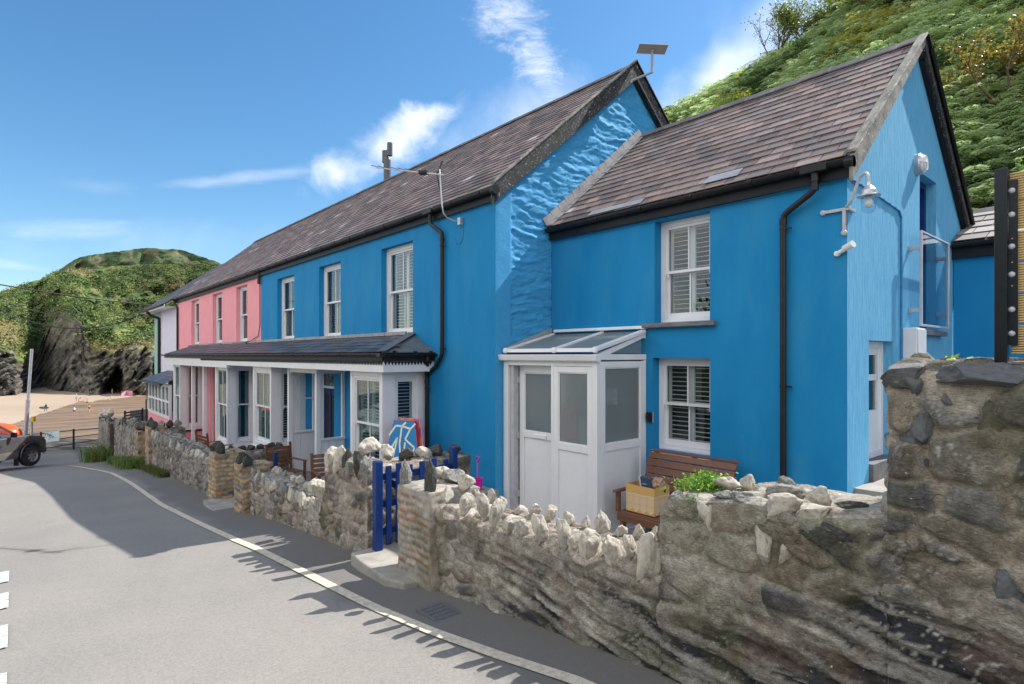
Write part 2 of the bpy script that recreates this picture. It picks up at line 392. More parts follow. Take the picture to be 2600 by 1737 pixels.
def crackle(m, s=6.5, st=(1, 1, 1.7), dark=.38, wid=.045, amt=.38):
    t = m.node_tree; p = [n for n in t.nodes if n.type == 'BSDF_PRINCIPLED'][0]; src = p.inputs['Base Color'].links[0].from_socket
    tc = N(t, 'ShaderNodeTexCoord'); wn = N(t, 'ShaderNodeTexNoise'); wn.inputs['Scale'].default_value = 5; wn.inputs['Detail'].default_value = 8; lk(t, tc.outputs['Object'], wn.inputs['Vector'])
    va = N(t, 'ShaderNodeVectorMath', operation='MULTIPLY_ADD'); lk(t, wn.outputs['Color'], va.inputs[0]); va.inputs[1].default_value = (.35, .35, .35); lk(t, tc.outputs['Object'], va.inputs[2])
    mp = N(t, 'ShaderNodeMapping'); mp.inputs['Scale'].default_value = st; mp.inputs['Rotation'].default_value = (0, .2, 0); lk(t, va.outputs[0], mp.inputs[0])
    v = N(t, 'ShaderNodeTexVoronoi', feature='DISTANCE_TO_EDGE'); v.inputs['Scale'].default_value = s; lk(t, mp.outputs[0], v.inputs['Vector'])
    r = N(t, 'ShaderNodeMapRange'); r.inputs[1].default_value = 0; r.inputs[2].default_value = wid; r.inputs[3].default_value = 1; r.inputs[4].default_value = 0; lk(t, v.outputs['Distance'], r.inputs[0])
    n2 = N(t, 'ShaderNodeTexNoise'); n2.inputs['Scale'].default_value = 3.0; n2.inputs['Detail'].default_value = 6; lk(t, tc.outputs['Object'], n2.inputs['Vector'])
    r2 = N(t, 'ShaderNodeMapRange'); r2.inputs[1].default_value = .42; r2.inputs[2].default_value = .62; lk(t, n2.outputs['Fac'], r2.inputs[0])
    f = mth(t, 'MULTIPLY', mth(t, 'MULTIPLY', r.outputs[0], r2.outputs[0]), amt)
    mx = N(t, 'ShaderNodeMix', data_type='RGBA', blend_type='MULTIPLY'); lk(t, f, mx.inputs[0]); lk(t, src, mx.inputs[6]); mx.inputs[7].default_value = (dark, dark, dark, 1)
    # fine grit
    n3 = N(t, 'ShaderNodeTexNoise'); n3.inputs['Scale'].default_value = 95; n3.inputs['Detail'].default_value = 5; n3.inputs['Roughness'].default_value = .75; mp3 = N(t, 'ShaderNodeMapping'); mp3.inputs['Scale'].default_value = (.55, 1, 1.6); mp3.inputs['Rotation'].default_value = (0, .16, 0)
    lk(t, tc.outputs['Object'], mp3.inputs[0]); lk(t, mp3.outputs[0], n3.inputs['Vector'])
    r3 = N(t, 'ShaderNodeMapRange'); r3.inputs[1].default_value = .30; r3.inputs[2].default_value = .70; r3.inputs[3].default_value = .36; r3.inputs[4].default_value = 1.64; lk(t, n3.outputs['Fac'], r3.inputs[0])
    mx3 = N(t, 'ShaderNodeMix', data_type='RGBA', blend_type='MULTIPLY'); mx3.inputs[0].default_value = .85; lk(t, mx.outputs[2], mx3.inputs[6]); lk(t, r3.outputs[0], mx3.inputs[7]); lk(t, mx3.outputs[2], p.inputs['Base Color'])
    old = p.inputs['Normal'].links[0].from_node; b2 = N(t, 'ShaderNodeBump'); b2.inputs['Strength'].default_value = .9; b2.inputs['Distance'].default_value = .006; lk(t, n3.outputs['Fac'], b2.inputs['Height']); lk(t, old.outputs[0], b2.inputs['Normal'])
    b3 = N(t, 'ShaderNodeBump', invert=True); b3.inputs['Strength'].default_value = .8; b3.inputs['Distance'].default_value = .012; lk(t, f, b3.inputs['Height']); lk(t, b2.outputs[0], b3.inputs['Normal']); lk(t, b3.outputs[0], p.inputs['Normal'])
    return m
crackle(M['stone'])
M['matte_leaf'] = mat('scrub_leaf', vcol=True, rough=.9, spec=.1)
M['brick'] = mat('pier_brick', vcol=True, rough=.85, col2=(.6, .58, .55), scale=14, lo=.42, hi=.7, bump=.5, bscale=50, bdist=.008)
M['mortar'] = mat('mortar', (.27, .255, .23), .95, (.17, .16, .145), 8, bump=.5, bscale=50)
M['concrete'] = mat('step_concrete', (.34, .32, .28), .9, (.24, .225, .2), 5, .4, .65, bump=.4, bscale=60, bdist=.006)
M['tile'] = mat('red_quarry_tile', (.42, .13, .075), .7)
M['yard'] = mat('yard_paving', (.20, .19, .18), .9, (.13, .125, .12), 2.5, bump=.3, bscale=30)
M['leaf'] = mat('leaf', vcol=True, rough=.42, trans=.42, spec=.55)
M['soil'] = mat('hill_soil', (.030, .048, .016), .95, (.015, .026, .010), 1.2, bump=.5, bscale=5, bdist=.1)
M['twig'] = mat('bare_twig', (.12, .085, .05), .9)
M['wire'] = mat('cable_black', (.02, .02, .022), .6)
M['yellow'] = mat('yellow_plastic', (.75, .47, .01), .45)
M['orange'] = mat('orange_plastic', (.82, .10, .015), .4, (.72, .07, .012), 2)
M['magenta'] = mat('magenta_plastic', (.62, .012, .34), .35)
M['red'] = mat('red_foam', (.70, .015, .02), .4)
M['pinkfoam'] = mat('pink_foam', (.85, .28, .38), .45)
M['skin'] = mat('skin', (.50, .27, .18), .6)
M['hair'] = mat('hair', (.04, .025, .015), .8)
# ================================================================== GROUND
def gridF(nx, ny, wrap=False):
    i = np.arange(nx - 1)[:, None]; j = np.arange(ny - 1)[None, :]
    a = (i * ny + j).ravel(); return np.stack([a, a + ny, a + ny + 1, a + 1], 1)
def mat_road():
    m = mat('asphalt', (.215, .204, .188), .9, (.262, .243, .218), .5, .35, .7, col3=(.17, .168, .165), scale3=90, lo3=.62, hi3=.72, bump=.55, bscale=230, bdist=.004, spec=.3, det=12)
    t = m.node_tree; p = [n for n in t.nodes if n.type == 'BSDF_PRINCIPLED'][0]
    src = p.inputs['Base Color'].links[0].from_socket
    tc = N(t, 'ShaderNodeTexCoord'); sep = N(t, 'ShaderNodeSeparateXYZ'); lk(t, tc.outputs['Object'], sep.inputs[0])
    # fine light chippings
    v = N(t, 'ShaderNodeTexVoronoi'); v.inputs['Scale'].default_value = 85; lk(t, tc.outputs['Object'], v.inputs['Vector'])
    mr = N(t, 'ShaderNodeMapRange'); mr.inputs[1].default_value = .0; mr.inputs[2].default_value = 1.0; mr.inputs[3].default_value = .82; mr.inputs[4].default_value = 1.18
    lk(t, v.outputs['Color'], mr.inputs[0])
    mx = N(t, 'ShaderNodeMix', data_type='RGBA', blend_type='MULTIPLY'); mx.inputs[0].default_value = 1
    lk(t, src, mx.inputs[6]); lk(t, mr.outputs[0], mx.inputs[7])
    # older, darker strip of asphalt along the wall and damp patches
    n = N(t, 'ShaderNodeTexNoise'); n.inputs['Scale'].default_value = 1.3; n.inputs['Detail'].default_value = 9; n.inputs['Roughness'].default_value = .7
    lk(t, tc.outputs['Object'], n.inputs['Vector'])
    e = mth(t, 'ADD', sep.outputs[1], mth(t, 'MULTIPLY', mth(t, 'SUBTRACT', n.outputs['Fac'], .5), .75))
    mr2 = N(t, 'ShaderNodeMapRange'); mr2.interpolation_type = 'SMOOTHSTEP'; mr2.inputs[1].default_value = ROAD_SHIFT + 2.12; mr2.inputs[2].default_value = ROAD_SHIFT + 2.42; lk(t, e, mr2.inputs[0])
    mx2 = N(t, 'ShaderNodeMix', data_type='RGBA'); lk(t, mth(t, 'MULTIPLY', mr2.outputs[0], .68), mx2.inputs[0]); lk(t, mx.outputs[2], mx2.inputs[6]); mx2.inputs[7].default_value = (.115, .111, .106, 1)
    mp = N(t, 'ShaderNodeMapping'); mp.inputs['Scale'].default_value = (.35, .9, 1); lk(t, tc.outputs['Object'], mp.inputs[0])
    n2 = N(t, 'ShaderNodeTexNoise'); n2.inputs['Scale'].default_value = .55; n2.inputs['Detail'].default_value = 8; lk(t, mp.outputs[0], n2.inputs['Vector'])
    mr3 = N(t, 'ShaderNodeMapRange'); mr3.inputs[1].default_value = .55; mr3.inputs[2].default_value = .72; mr3.inputs[4].default_value = .42; lk(t, n2.outputs['Fac'], mr3.inputs[0])
    mx3 = N(t, 'ShaderNodeMix', data_type='RGBA'); lk(t, mr3.outputs[0], mx3.inputs[0]); lk(t, mx2.outputs[2], mx3.inputs[6]); mx3.inputs[7].default_value = (.17, .165, .158, 1)
    lk(t, mx3.outputs[2], p.inputs['Base Color']); return m
def road():
    ys = np.linspace(-16, 3.15, 60); s = np.linspace(0, 1, 240)
    YY, S_ = np.meshgrid(ys, s); xl = -(29.6 - SA * YY) / CA; XX = xl + (32 - xl) * S_ ** 1.3
    ZZ = road_zv(XX) + .012 * fbm(XX * .8, YY * .8, seed=3) - .012 * sst(-1, -12, YY) * 4 - .006
    global ROAD_SHIFT
    ROAD_SHIFT = -float((ys[0] + ys[-1]) / 2)
    npmesh('road', np.stack([XX, YY, ZZ], -1).reshape(-1, 3), gridF(240, 60), mat_road(), kind='structure')
    # painted lines: thin sheets 4 mm above
    wp = mat('worn_cream_paint', (.60, .53, .41), .8, (.36, .32, .26), 22, .44, .70); ww = mat('worn_white_paint', (.74, .73, .70), .8, (.3, .29, .27), 26, .42, .62)
    yl = interp([(-30, 1.35), (-25, 1.75), (-21, 1.98), (-17, 2.08), (-12.7, 2.12), (-8, 2.2), (-4.9, 2.33), (-3.7, 2.40), (-2.4, 2.55), (0, 2.75), (4, 3.0)])
    b = B(); xs = np.arange(-27, 3, .15)
    for a, c in zip(xs[:-1], xs[1:]):
        b.quad((a, yl(a) - .05, road_z(a) + .011), (c, yl(c) - .05, road_z(c) + .011), (c, yl(c) + .05, road_z(c) + .011), (a, yl(a) + .05, road_z(a) + .011))
    b.build('edge_line', wp, kind='structure')
    for i in range(4):
        x0 = -4.75 - 1.15 * i
        b = B(); 
        for a in np.arange(0, .6, .1):
            q = x0 - a; b.quad((q - .1, -.16, road_z(q - .1) + .011), (q, -.16, road_z(q) + .011), (q, -.03, road_z(q) + .011), (q - .1, -.03, road_z(q - .1) + .011))
        b.build('centre_line', ww, kind='structure')
road()
def patches():
    b = B(); 
    for i in range(8): pass
    p = onZ(1115, 1553, road_z(-4.0) + .012)
    m = mat('drain_plate', (.14, .145, .155), .6, (.09, .09, .095), 40, bump=.8, bscale=90)
    b.box(p.x - .16, p.x + .16, p.y - .13, p.y + .13, p.z - .02, p.z + .004)
    for i in range(5): b.box(p.x - .13 + i * .06, p.x - .105 + i * .06, p.y - .1, p.y + .1, p.z + .004, p.z + .008)
    b.build('drain_cover', m, label='small square metal drain cover set in the asphalt beside the stone wall', cat='drain cover')
patches()
def yard():
    xs = np.linspace(-35, 10, 120); ys = np.array([2.9, 4, 6, 8, 14, 16]); XX, YY = np.meshgrid(xs, ys, indexing='ij')
    ZZ = np.array([[yard_z(x) for y in ys] for x in xs])
    npmesh('garden_paving', np.stack([XX, YY, ZZ], -1).reshape(-1, 3), gridF(120, 6), M['yard'], kind='structure')
    b = B(); b.quad((-33, -80, -8), (60, -80, -3.5), (60, 60, -3.5), (-33, 60, -8)); b.build('ground', M['soil'], kind='structure')
yard()
# ================================================================== BEACH
SAND = -11.0
def beach():
    sm = mat('dry_sand', (.36, .275, .20), .95, (.31, .235, .165), .02, .4, .6, col3=(.25, .19, .13), scale3=.3, lo3=.68, hi3=.75, bump=.3, bscale=.7, bdist=.1)
    b = B(); b.quad((-900, -700, SAND), (20, -700, SAND), (20, 700, SAND), (-900, 700, SAND)); b.build('beach_sand', sm, kind='structure')
    wm = mat('wet_sand', (.13, .085, .05), .55, (.25, .165, .10), .11, .40, .60, col3=(.10, .072, .05), scale3=.30, lo3=.54, hi3=.62, stretch=(3.4, .45, 1), spec=.3, bump=.1, bscale=1.0, bdist=.02)
    pts = [(-700, 1180), (-300, 1122), (-60, 1092), (30, 1076), (70, 1064), (100, 1052), (120, 1047), (150, 1036), (178, 1028), (205, 1018), (232, 1021), (250, 1016), (300, 1012), (340, 1006), (400, 1005), (460, 1006), (520, 1180)]
    P = [onZ(x, y, SAND + .02) for x, y in pts]
    # irregular edge
    Q = []
    for i in range(len(P)):
        a, c = P[i], P[(i + 1) % len(P)]
        n = 8 if 1 <= i <= 14 else 1
        for k in range(n):
            q = a.lerp(c, k / n); j = (random.random() - .5) * .9 if n > 1 else 0; Q.append((q.x + j, q.y + j * .5, q.z))
    b = B(); b.quad(*Q); b.build('wet_sand', wm, kind='structure')
    # shingle bank falling from the road end to the sand
    ds = np.concatenate([np.linspace(29.0, 46, 40), np.linspace(48, 66, 14)]); ts = np.linspace(-2.0, .6, 120)
    D, T = np.meshgrid(ds, ts, indexing='ij'); X = D * (-CA + T * SA); Y = D * (SA + T * CA)
    Z = np.interp(D, [29.0, 34, 45, 62, 66], [-5.0, -5.55, -6.5, -11.0, -11.3]) + .10 * fbm(X * .8, Y * .8, seed=2) + .10 * fbm(X * 5, Y * 5, seed=5) - .1
    c = fbm(X * 9, Y * 9, seed=8, o=3)[..., None]; c = np.where(c > .64, (.15, .145, .14), np.where(c > .45, (.062, .06, .057), (.034, .033, .032)))
    shm = mat('shingle', vcol=True, rough=1.0, col2=(.7, .68, .65), scale=2, bump=.8, bscale=6, bdist=.1, spec=.05)
    npmesh('shingle_bank', np.stack([X, Y, Z], -1).reshape(-1, 3), gridF(len(ds), len(ts)), shm, cols=np.broadcast_to(c, X.shape + (3,)).reshape(-1, 3), kind='structure')
beach()
# ================================================================== HEADLAND AND FAR HILL
def headland():
    nx, ns = 470, 300
    xs = np.linspace(-620, 1250, nx)[:, None]; s = np.linspace(0, 1, ns)[None, :]
    X_ = xs + 0 * s
    I = lambda tab: np.interp(xs, [p[0] for p in tab], [p[1] for p in tab])
    D0 = I([(-620, 150), (-100, 155), (40, 160), (66, 172), (80, 190), (112, 200), (135, 182), (190, 172), (226, 164), (262, 160), (330, 158), (420, 160), (1250, 200)])
    yc = I([(-620, 880), (-200, 800), (0, 742), (43, 727), (102, 709), (134, 692), (161, 686), (225, 684), (300, 675), (375, 671), (536, 672), (700, 700), (900, 720), (1250, 800)])
    yr = I([(-620, 900), (-60, 880), (0, 885), (40, 905), (68, 925), (85, 905), (104, 872), (125, 828), (150, 800), (180, 800), (205, 825), (214, 862), (232, 885), (262, 893), (300, 893), (340, 886), (420, 880), (1250, 860)])
    yb = 902 + 1468 * 11.4 / D0
    # relief towards or away from the viewer
    nz = fbm(X_ * .02, s * 6, seed=21, o=5)
    sr = .34
    k = np.clip(s / sr, 0, 1); k2 = np.clip((s - sr) / (1 - sr), 0, 1)
    ypx = np.where(s < sr, yb + (yr - yb) * k ** .9, yr + (yc - yr) * k2 ** .92)
    gully = np.exp(-((xs - 135) / 48.) ** 2) * 10 * np.sin(np.clip(k * .6 + k2 * .9, 0, 1) * math.pi)
    spur = np.exp(-((xs - 262) / 38.) ** 2) * 7 * np.sin(np.clip(k2 * 1.6, 0, 1) * math.pi)
    Dp = D0 + (9 + 10 * np.exp(-((xs - 150) / 40.) ** 2)) * k ** 1.2 + (262 - D0 - 9) * (k2 ** 1.15) + gully - spur
    strata = (fbm(X_ * .012 + s * 9, s * 34 - X_ * .09, seed=4, o=5) - .5)
    Dp = Dp + (strata * 9 + (fbm(X_ * .05, s * 9, seed=31, o=4) - .5) * 9) * (1 - sst(.3, .42, s)) * sst(0, .03, s + .02)
    Dp = Dp - (fbm(X_ * .11, s * 42, seed=12, o=5) - .5) * 9 * sst(.3, .42, s) * (1 - sst(.93, 1, s) * .6) - (fbm(X_ * .02, s * 8, seed=14, o=3) - .5) * 22 * sst(.34, .5, s) * (1 - sst(.85, 1, s))
    # cave in the cliff foot
    cave = np.exp(-(((xs - 288) / 27.) ** 4)) * (1 - sst(0, .06, s - .07 - .10 * np.exp(-((xs - 300) / 16.) ** 2) + (fbm(X_ * .2, s * 30, seed=3) - .5) * .08))
    Dp = Dp + cave * 16
    ypx = ypx + (fbm(X_ * .06, s * 12, seed=6, o=4) - .5) * 10 * np.sin(np.clip(s, 0, 1) * math.pi)
    ypx[:, -1:] += (fbm(xs * .12, xs * 0, seed=77, o=4) - .5) * 6
    T = (X_ - CX_) / 1468.
    V = np.stack([Dp * (-CA + T * SA), Dp * (SA + T * CA), Dp * (902 - ypx) / 1468.], -1)
    # colours
    u = fbm(X_ * .03, s * 14, seed=40, o=5); w = fbm(X_ * .16, s * 60, seed=41, o=4); q = fbm(X_ * .010, s * 5, seed=43, o=4)
    dk = np.array((.075, .115, .045)); md = np.array((.14, .20, .065)); lt = np.array((.25, .31, .10)); tan = np.array((.36, .29, .14))
    g = dk + (md - dk) * sst(.35, .55, w)[..., None]; g = g + (lt - g) * (sst(.5, .72, u) * .8)[..., None]
    tanm = sst(.60, .70, q) * .6 * sst(.62, .8, s) + sst(.66, .74, fbm(X_ * .05, s * 22, seed=47)) * .4
    lf = sst(95, 10, X_) * sst(.35, .40, s) * (1 - sst(.58, .72, s)); tanm = np.clip(tanm + lf * .75 * sst(.3, .6, u + .1), 0, .9)
    tanm = np.maximum(tanm, sst(.045, .0, abs(s - sr - .02)) * sst(190, 215, X_) * .8)
    g = g + (tan - g) * tanm[..., None]
    darkgreen = sst(.40, .7, s)[..., None] * sst(220, 420, X_)[..., None]; g = g * (1 - .42 * darkgreen)  # darker green vegetation on the upper right slope
    rk = np.array((.10, .092, .086)) + (np.array((.26, .235, .20)) - np.array((.10, .092, .086))) * sst(.42, .68, fbm(X_ * .05 + s * 14, s * 60 - X_ * .16, seed=9, o=5))[..., None]
    rk = rk + (np.array((.22, .17, .10)) - rk) * (sst(.5, .7, fbm(X_ * .03, s * 8, seed=19)) * .5 * sst(.1, .3, s))[..., None]
    
    rm = 1 - sst(sr - .03, sr + .03, s + (fbm(X_ * .07, s * 25, seed=50, o=4) - .5) * .20)
    rm = np.clip(rm + np.exp(-(((X_ - 118) / 26.) ** 2)) * sst(.62, .42, s) * .2, 0, 1)
    C = g + (rk - g) * rm[..., None]
    gm = mat('headland_ground', vcol=True, rough=.9, col2=(.45, .50, .42), scale=.8, lo=.44, hi=.62, bump=.9, bscale=.6, bdist=1.2, spec=.15, det=10)
    npmesh('headland', V.reshape(-1, 3), gridF(nx, ns), gm, cols=C.reshape(-1, 3), kind='structure')
    # scrub on it
    rng = np.random.default_rng(5); n = 26000
    pi = rng.integers(int(nx * .30), int(nx * .68), n); pj = rng.integers(int(ns * .36), ns - 1, n)
    keep = (rm[pi, pj] < .4) & (fbm(pi * .05, pj * .05, seed=60) > .36); pi, pj = pi[keep], pj[keep]
    scatter_leaves('headland_scrub', V[pi, pj], C[pi, pj] * rng.uniform(.85, 1.1, (len(pi), 1)), rng.uniform(.4, 1.0, len(pi)), 3, rng, spread=.7, m=M['matte_leaf'], up=1.2, kind='stuff')
CX_ = 1300.
def scatter_leaves(name, P, C, size, k, rng, spread=.5, m=None, parent=None, up=.6, **kw):
    """k leaf-shaped quads round every point"""
    P = np.repeat(P, k, 0); C = np.repeat(C, k, 0); size = np.repeat(size, k)
    n = len(P); P = P + rng.normal(0, 1, (n, 3)) * (size * spread)[:, None]
    a = rng.normal(0, 1, (n, 3)); a[:, 2] += up; a /= np.linalg.norm(a, axis=1)[:, None]
    b = rng.normal(0, 1, (n, 3)); b -= a * (a * b).sum(1)[:, None]; b /= np.linalg.norm(b, axis=1)[:, None]; c = np.cross(a, b)
    L = size[:, None] * .5; W = size[:, None] * .28
    V = np.stack([P - b * L, P + c * W + a * L * .1, P + b * L, P - c * W + a * L * .1], 1).reshape(-1, 3)
    F = np.arange(n * 4).reshape(-1, 4)
    if not kw: kw = dict(kind='stuff')
    if kw.get('kind') == 'none': kw = {}
    return npmesh(name, V, F, m or M['leaf'], cols=np.repeat(C * rng.uniform(.8, 1.2, (n, 1)), 4, 0), parent=parent, smooth=False, **kw)
headland()
def far_hill():
    nx, ns = 260, 60; xs = np.linspace(-500, 1200, nx)[:, None]; s = np.linspace(0, 1, ns)[None, :]; X_ = xs + 0 * s
    yc = np.interp(xs, [-500, 60, 120, 161, 204, 250, 295, 340, 375, 456, 509, 549, 620, 800, 1200], [900, 800, 715, 676, 652, 645, 639, 633, 630, 634, 650, 664, 700, 800, 880])
    D = 400 + 60 * s + (fbm(X_ * .03, s * 6, seed=3, o=5) - .5) * 26; y = 800 + (yc - 800) * s + (fbm(X_ * .1, s * 6, seed=33, o=4) - .5) * 5
    T = (X_ - 1300) / 1468.; V = np.stack([D * (-CA + T * SA), D * (SA + T * CA), D * (902 - y) / 1468.], -1)
    u = fbm(X_ * .09, s * 12, seed=1, o=6)[..., None]; w = fbm(X_ * .12, s * 22, seed=2, o=4)[..., None]
    C = np.array((.065, .10, .045)) + (np.array((.16, .145, .09)) - np.array((.065, .10, .045))) * (sst(.50, .64, u) * .8); C = C * (.7 + .6 * sst(.4, .6, w))
    m = mat('far_hill_ground', vcol=True, rough=.95, col2=(.7, .72, .7), scale=.3, bump=.7, bscale=.25, bdist=2, spec=.1)
    npmesh('far_hill', V.reshape(-1, 3), gridF(nx, ns), m, cols=C.reshape(-1, 3), kind='structure')
far_hill()
# ================================================================== BRACKEN HILLSIDE
_cr = [onY(x, y, 30.) for x, y in ((1500, 380), (1703, 291), (1812, 240), (1933, 168), (2040, 122), (2132, 60), (2176, 18), (2300, -70), (2450, -130), (2700, -180))]
_cr = sorted((p.x, p.z) for p in _cr); _cx = np.array([p[0] for p in _cr]); _cz = np.array([p[1] for p in _cr])
def hill_z(X, Y):
    cz = np.interp(X, _cx, _cz); k = (Y - 13.6) / (30 - 13.6)
    z = np.where(k < 1, .0 + (cz - .0) * np.clip(k, 0, 1) ** .92, cz + (Y - 30) * .12)
    z = np.where(k < 0, 0 + (Y - 13.6) * 2.2, z)
    return z + (fbm(X * .45, Y * .45, seed=70, o=4) - .5) * 1.15 + (fbm(X * .1, Y * .1, seed=71, o=2) - .5) * 1.0
def hillside():
    xs = np.linspace(-70, 30, 220); ys = np.concatenate([np.linspace(12.7, 36, 110), np.linspace(37, 90, 12)]); XX, YY = np.meshgrid(xs, ys, indexing='ij')
    ZZ = np.maximum(hill_z(XX, YY), -2.7)
    npmesh('hillside', np.stack([XX, YY, ZZ], -1).reshape(-1, 3), gridF(len(xs), len(ys)), M['soil'], kind='structure')
    rng = np.random.default_rng(11); n = 40000
    X = rng.uniform(-25, 8, n); Y = rng.uniform(13.4, 33.5, n)
    dep = -CA * X + SA * Y; keep = rng.uniform(0, 1, n) < np.clip(26 / dep, 0, 1) ** .8; X, Y = X[keep], Y[keep]; n = len(X)
    Z = hill_z(X, Y); L = rng.uniform(.35, 1.0, n) * (.75 + .5 * fbm(X * .3, Y * .3, seed=5)); ph = rng.normal(-math.pi / 2, 1.9, n)
    clump = fbm(X * .55, Y * .55, seed=81, o=3); pat = fbm(X * .16, Y * .16, seed=82, o=3)
    Lg = np.array((.42, .50, .29)); Dg = np.array((.06, .11, .042)); Yg = np.array((.42, .37, .06))
    c = Dg + (Lg - Dg) * sst(.26, .50, clump + rng.normal(0, .09, n))[:, None]; c = c + (Yg - c) * ((rng.uniform(0, 1, n) < .035) | (sst(.64, .72, pat) * rng.uniform(0, 1, n) > .45))[:, None] * .75
    K = 9; d = np.stack([np.cos(ph), np.sin(ph), np.zeros(n)], 1); sd = np.stack([-np.sin(ph), np.cos(ph), np.zeros(n)], 1); up = np.array((0, 0, 1.))
    P0 = np.stack([X, Y, Z + rng.uniform(-.1, .5, n) ** 1.0], 1); Vs = []
    for j in range(K):
        f = (j + .6) / K
        rx = P0 + d * (L * f * .85)[:, None] + up * (L * (.62 * f - .72 * f * f))[:, None]
        wl = L * .34 * (1 - f) ** .8 + .02; fw = L / K * .62
        for sg in (-1, 1):
            tip = rx + sd * (sg * wl)[:, None] + d * (wl * .35)[:, None] - up * (wl * .28)[:, None]
            midp = rx + sd * (sg * wl * .45)[:, None] + d * (wl * .16)[:, None]
            Vs.append(np.stack([rx, midp - d * (fw * .55)[:, None], tip, midp + d * (fw * .55)[:, None]], 1))
    V = np.stack(Vs, 1).reshape(-1, 3); nq = n * K * 2
    cc = np.repeat(c, K * 2, 0) * rng.uniform(.8, 1.2, (nq, 1)); cc = np.repeat(cc, 4, 0)
    npmesh('bracken', V, np.arange(nq * 4).reshape(-1, 4), M['leaf'], cols=cc, smooth=False, kind='stuff')
    # broad-leaved undergrowth between the fronds
    n2 = 16000; X = rng.uniform(-24, 6, n2); Y = rng.uniform(13.4, 32, n2); m = fbm(X * .4, Y * .4, seed=90) > .5; X, Y = X[m], Y[m]
    P = np.stack([X, Y, hill_z(X, Y) + rng.uniform(0, .35, len(X))], 1)
    scatter_leaves('undergrowth', P, np.array((.12, .20, .045)) * rng.uniform(.4, 1.7, (len(X), 1)), rng.uniform(.07, .17, len(X)), 4, rng, spread=1.4)
hillside()
def shrub(name, label, base, h, spread, nb, leaves, lc, seed, bare=False, group=None, lean=(0, 0), ls=(.08, .16)):
    rng = np.random.default_rng(seed); rd = random.Random(seed)
    t = thing(name, label, 'shrub', base, group=group); b = B(); tips = []
    def grow(p, d, r, L, lev):
        q = p + d * L; mid = p + d * L * .5 + Vector((rd.uniform(-1, 1), rd.uniform(-1, 1), rd.uniform(-.4, .4))) * L * .09
        b.tube([p, mid, q], [r, r * .8, r * .55], n=5, cap=False); tips.append((mid, lev)); tips.append((q, lev))
        if lev > 0:
            for _ in range(3 if lev > 1 else 2):
                nd = (d + Vector((rd.uniform(-1, 1), rd.uniform(-1, 1), rd.uniform(-.35, .8))) * .75).normalized(); grow(q, nd, r * .55, L * rd.uniform(.55, .8), lev - 1)
    for i in range(nb):
        a = rd.uniform(0, 6.28); d = Vector((math.cos(a) * spread + lean[0], math.sin(a) * spread + lean[1], 1)).normalized()
        grow(Vector(base) + Vector((math.cos(a), math.sin(a), 0)) * .12, d, .035 * h / 2, h * .36, 3)
    b.build('branches', M['twig'], t)
    if leaves:
        cand = [p for p, l in tips if l <= 2]; P = np.array([tuple(cand[rd.randrange(len(cand))]) for _ in range(leaves)]) + rng.normal(0, .10, (leaves, 3))
        C = np.array(lc) * rng.uniform(.6, 1.4, (leaves, 1)); scatter_leaves('crown', P, C, rng.uniform(ls[0], ls[1], leaves), 3, rng, spread=1.1, parent=t, kind='none')
def on_hill(x, y, Y): p = onY(x, y, Y); return (p.x, p.y, float(hill_z(np.array([p.x]), np.array([p.y]))[0]) - .1)
shrub('shrub', 'sparse twiggy shrub on the skyline of the bracken slope', on_hill(1965, 150, 29.5), 2.6, .5, 9, 420, (.12, .14, .04), 3, bare=True, group='shrubs on the hillside', ls=(.06, .1))
shrub('shrub', 'loose open leafy shrub on the skyline right of the bare twigs', on_hill(2055, 100, 29.0), 2.6, .7, 9, 1900, (.13, .16, .03), 4, group='shrubs on the hillside')
shrub('shrub', 'yellow-green shrub at the top edge of the photo on the hillside', on_hill(2215, 40, 27.5), 2.6, .8, 10, 3000, (.24, .24, .03), 5, group='shrubs on the hillside')
shrub('shrub', 'small bright yellow-green bush just above the roof ridge of the cottage', on_hill(1868, 262, 24.5), 1.3, .6, 7, 800, (.27, .30, .03), 6, group='shrubs on the hillside', ls=(.06, .12))
shrub('shrub', 'bronze and yellow leaved shrub on the slope at the right edge', on_hill(2555, 150, 20.0), 2.4, .7, 10, 1800, (.23, .17, .03), 8, group='shrubs on the hillside', ls=(.05, .11))
shrub('shrub', 'dark green bush high on the slope right of the gable peak', on_hill(2360, 40, 26.0), 2.2, .8, 9, 3000, (.04, .085, .018), 9, group='shrubs on the hillside')

def opposite_bank():
    xs = np.linspace(-60, 45, 130); ys = np.linspace(-60, -11, 60); XX, YY = np.meshgrid(xs, ys, indexing='ij')
    k = np.clip((-12.5 - YY) / 22, 0, 1); end = sst(-34, -22, XX)
    ZZ = road_zv(XX) - .25 + (k ** .8 * 11 + (fbm(XX * .5, YY * .5, seed=9, o=4) - .5) * 2.2 * sst(0, .08, k)) * end - 6 * (1 - end)
    npmesh('opposite_bank', np.stack([XX, YY, ZZ], -1).reshape(-1, 3), gridF(130, 60), M['soil'], kind='structure')
    rng = np.random.default_rng(3); n = 5200; X = rng.uniform(-24, 30, n); Y = -12.6 - rng.uniform(0, 20, n); kk = np.clip((-12.5 - Y) / 22, 0, 1)
    Z = road_zv(X) - .25 + kk ** .8 * 11 + (fbm(X * .5, Y * .5, seed=9, o=4) - .5) * 2.2 * sst(0, .08, kk)
    P = np.stack([X, Y, Z + .3], 1); C = np.array((.07, .15, .03)) * rng.uniform(.4, 1.6, (n, 1)); scatter_leaves('bank_undergrowth', P, C, rng.uniform(.3, .7, n), 4, rng, spread=.9)
opposite_bank()
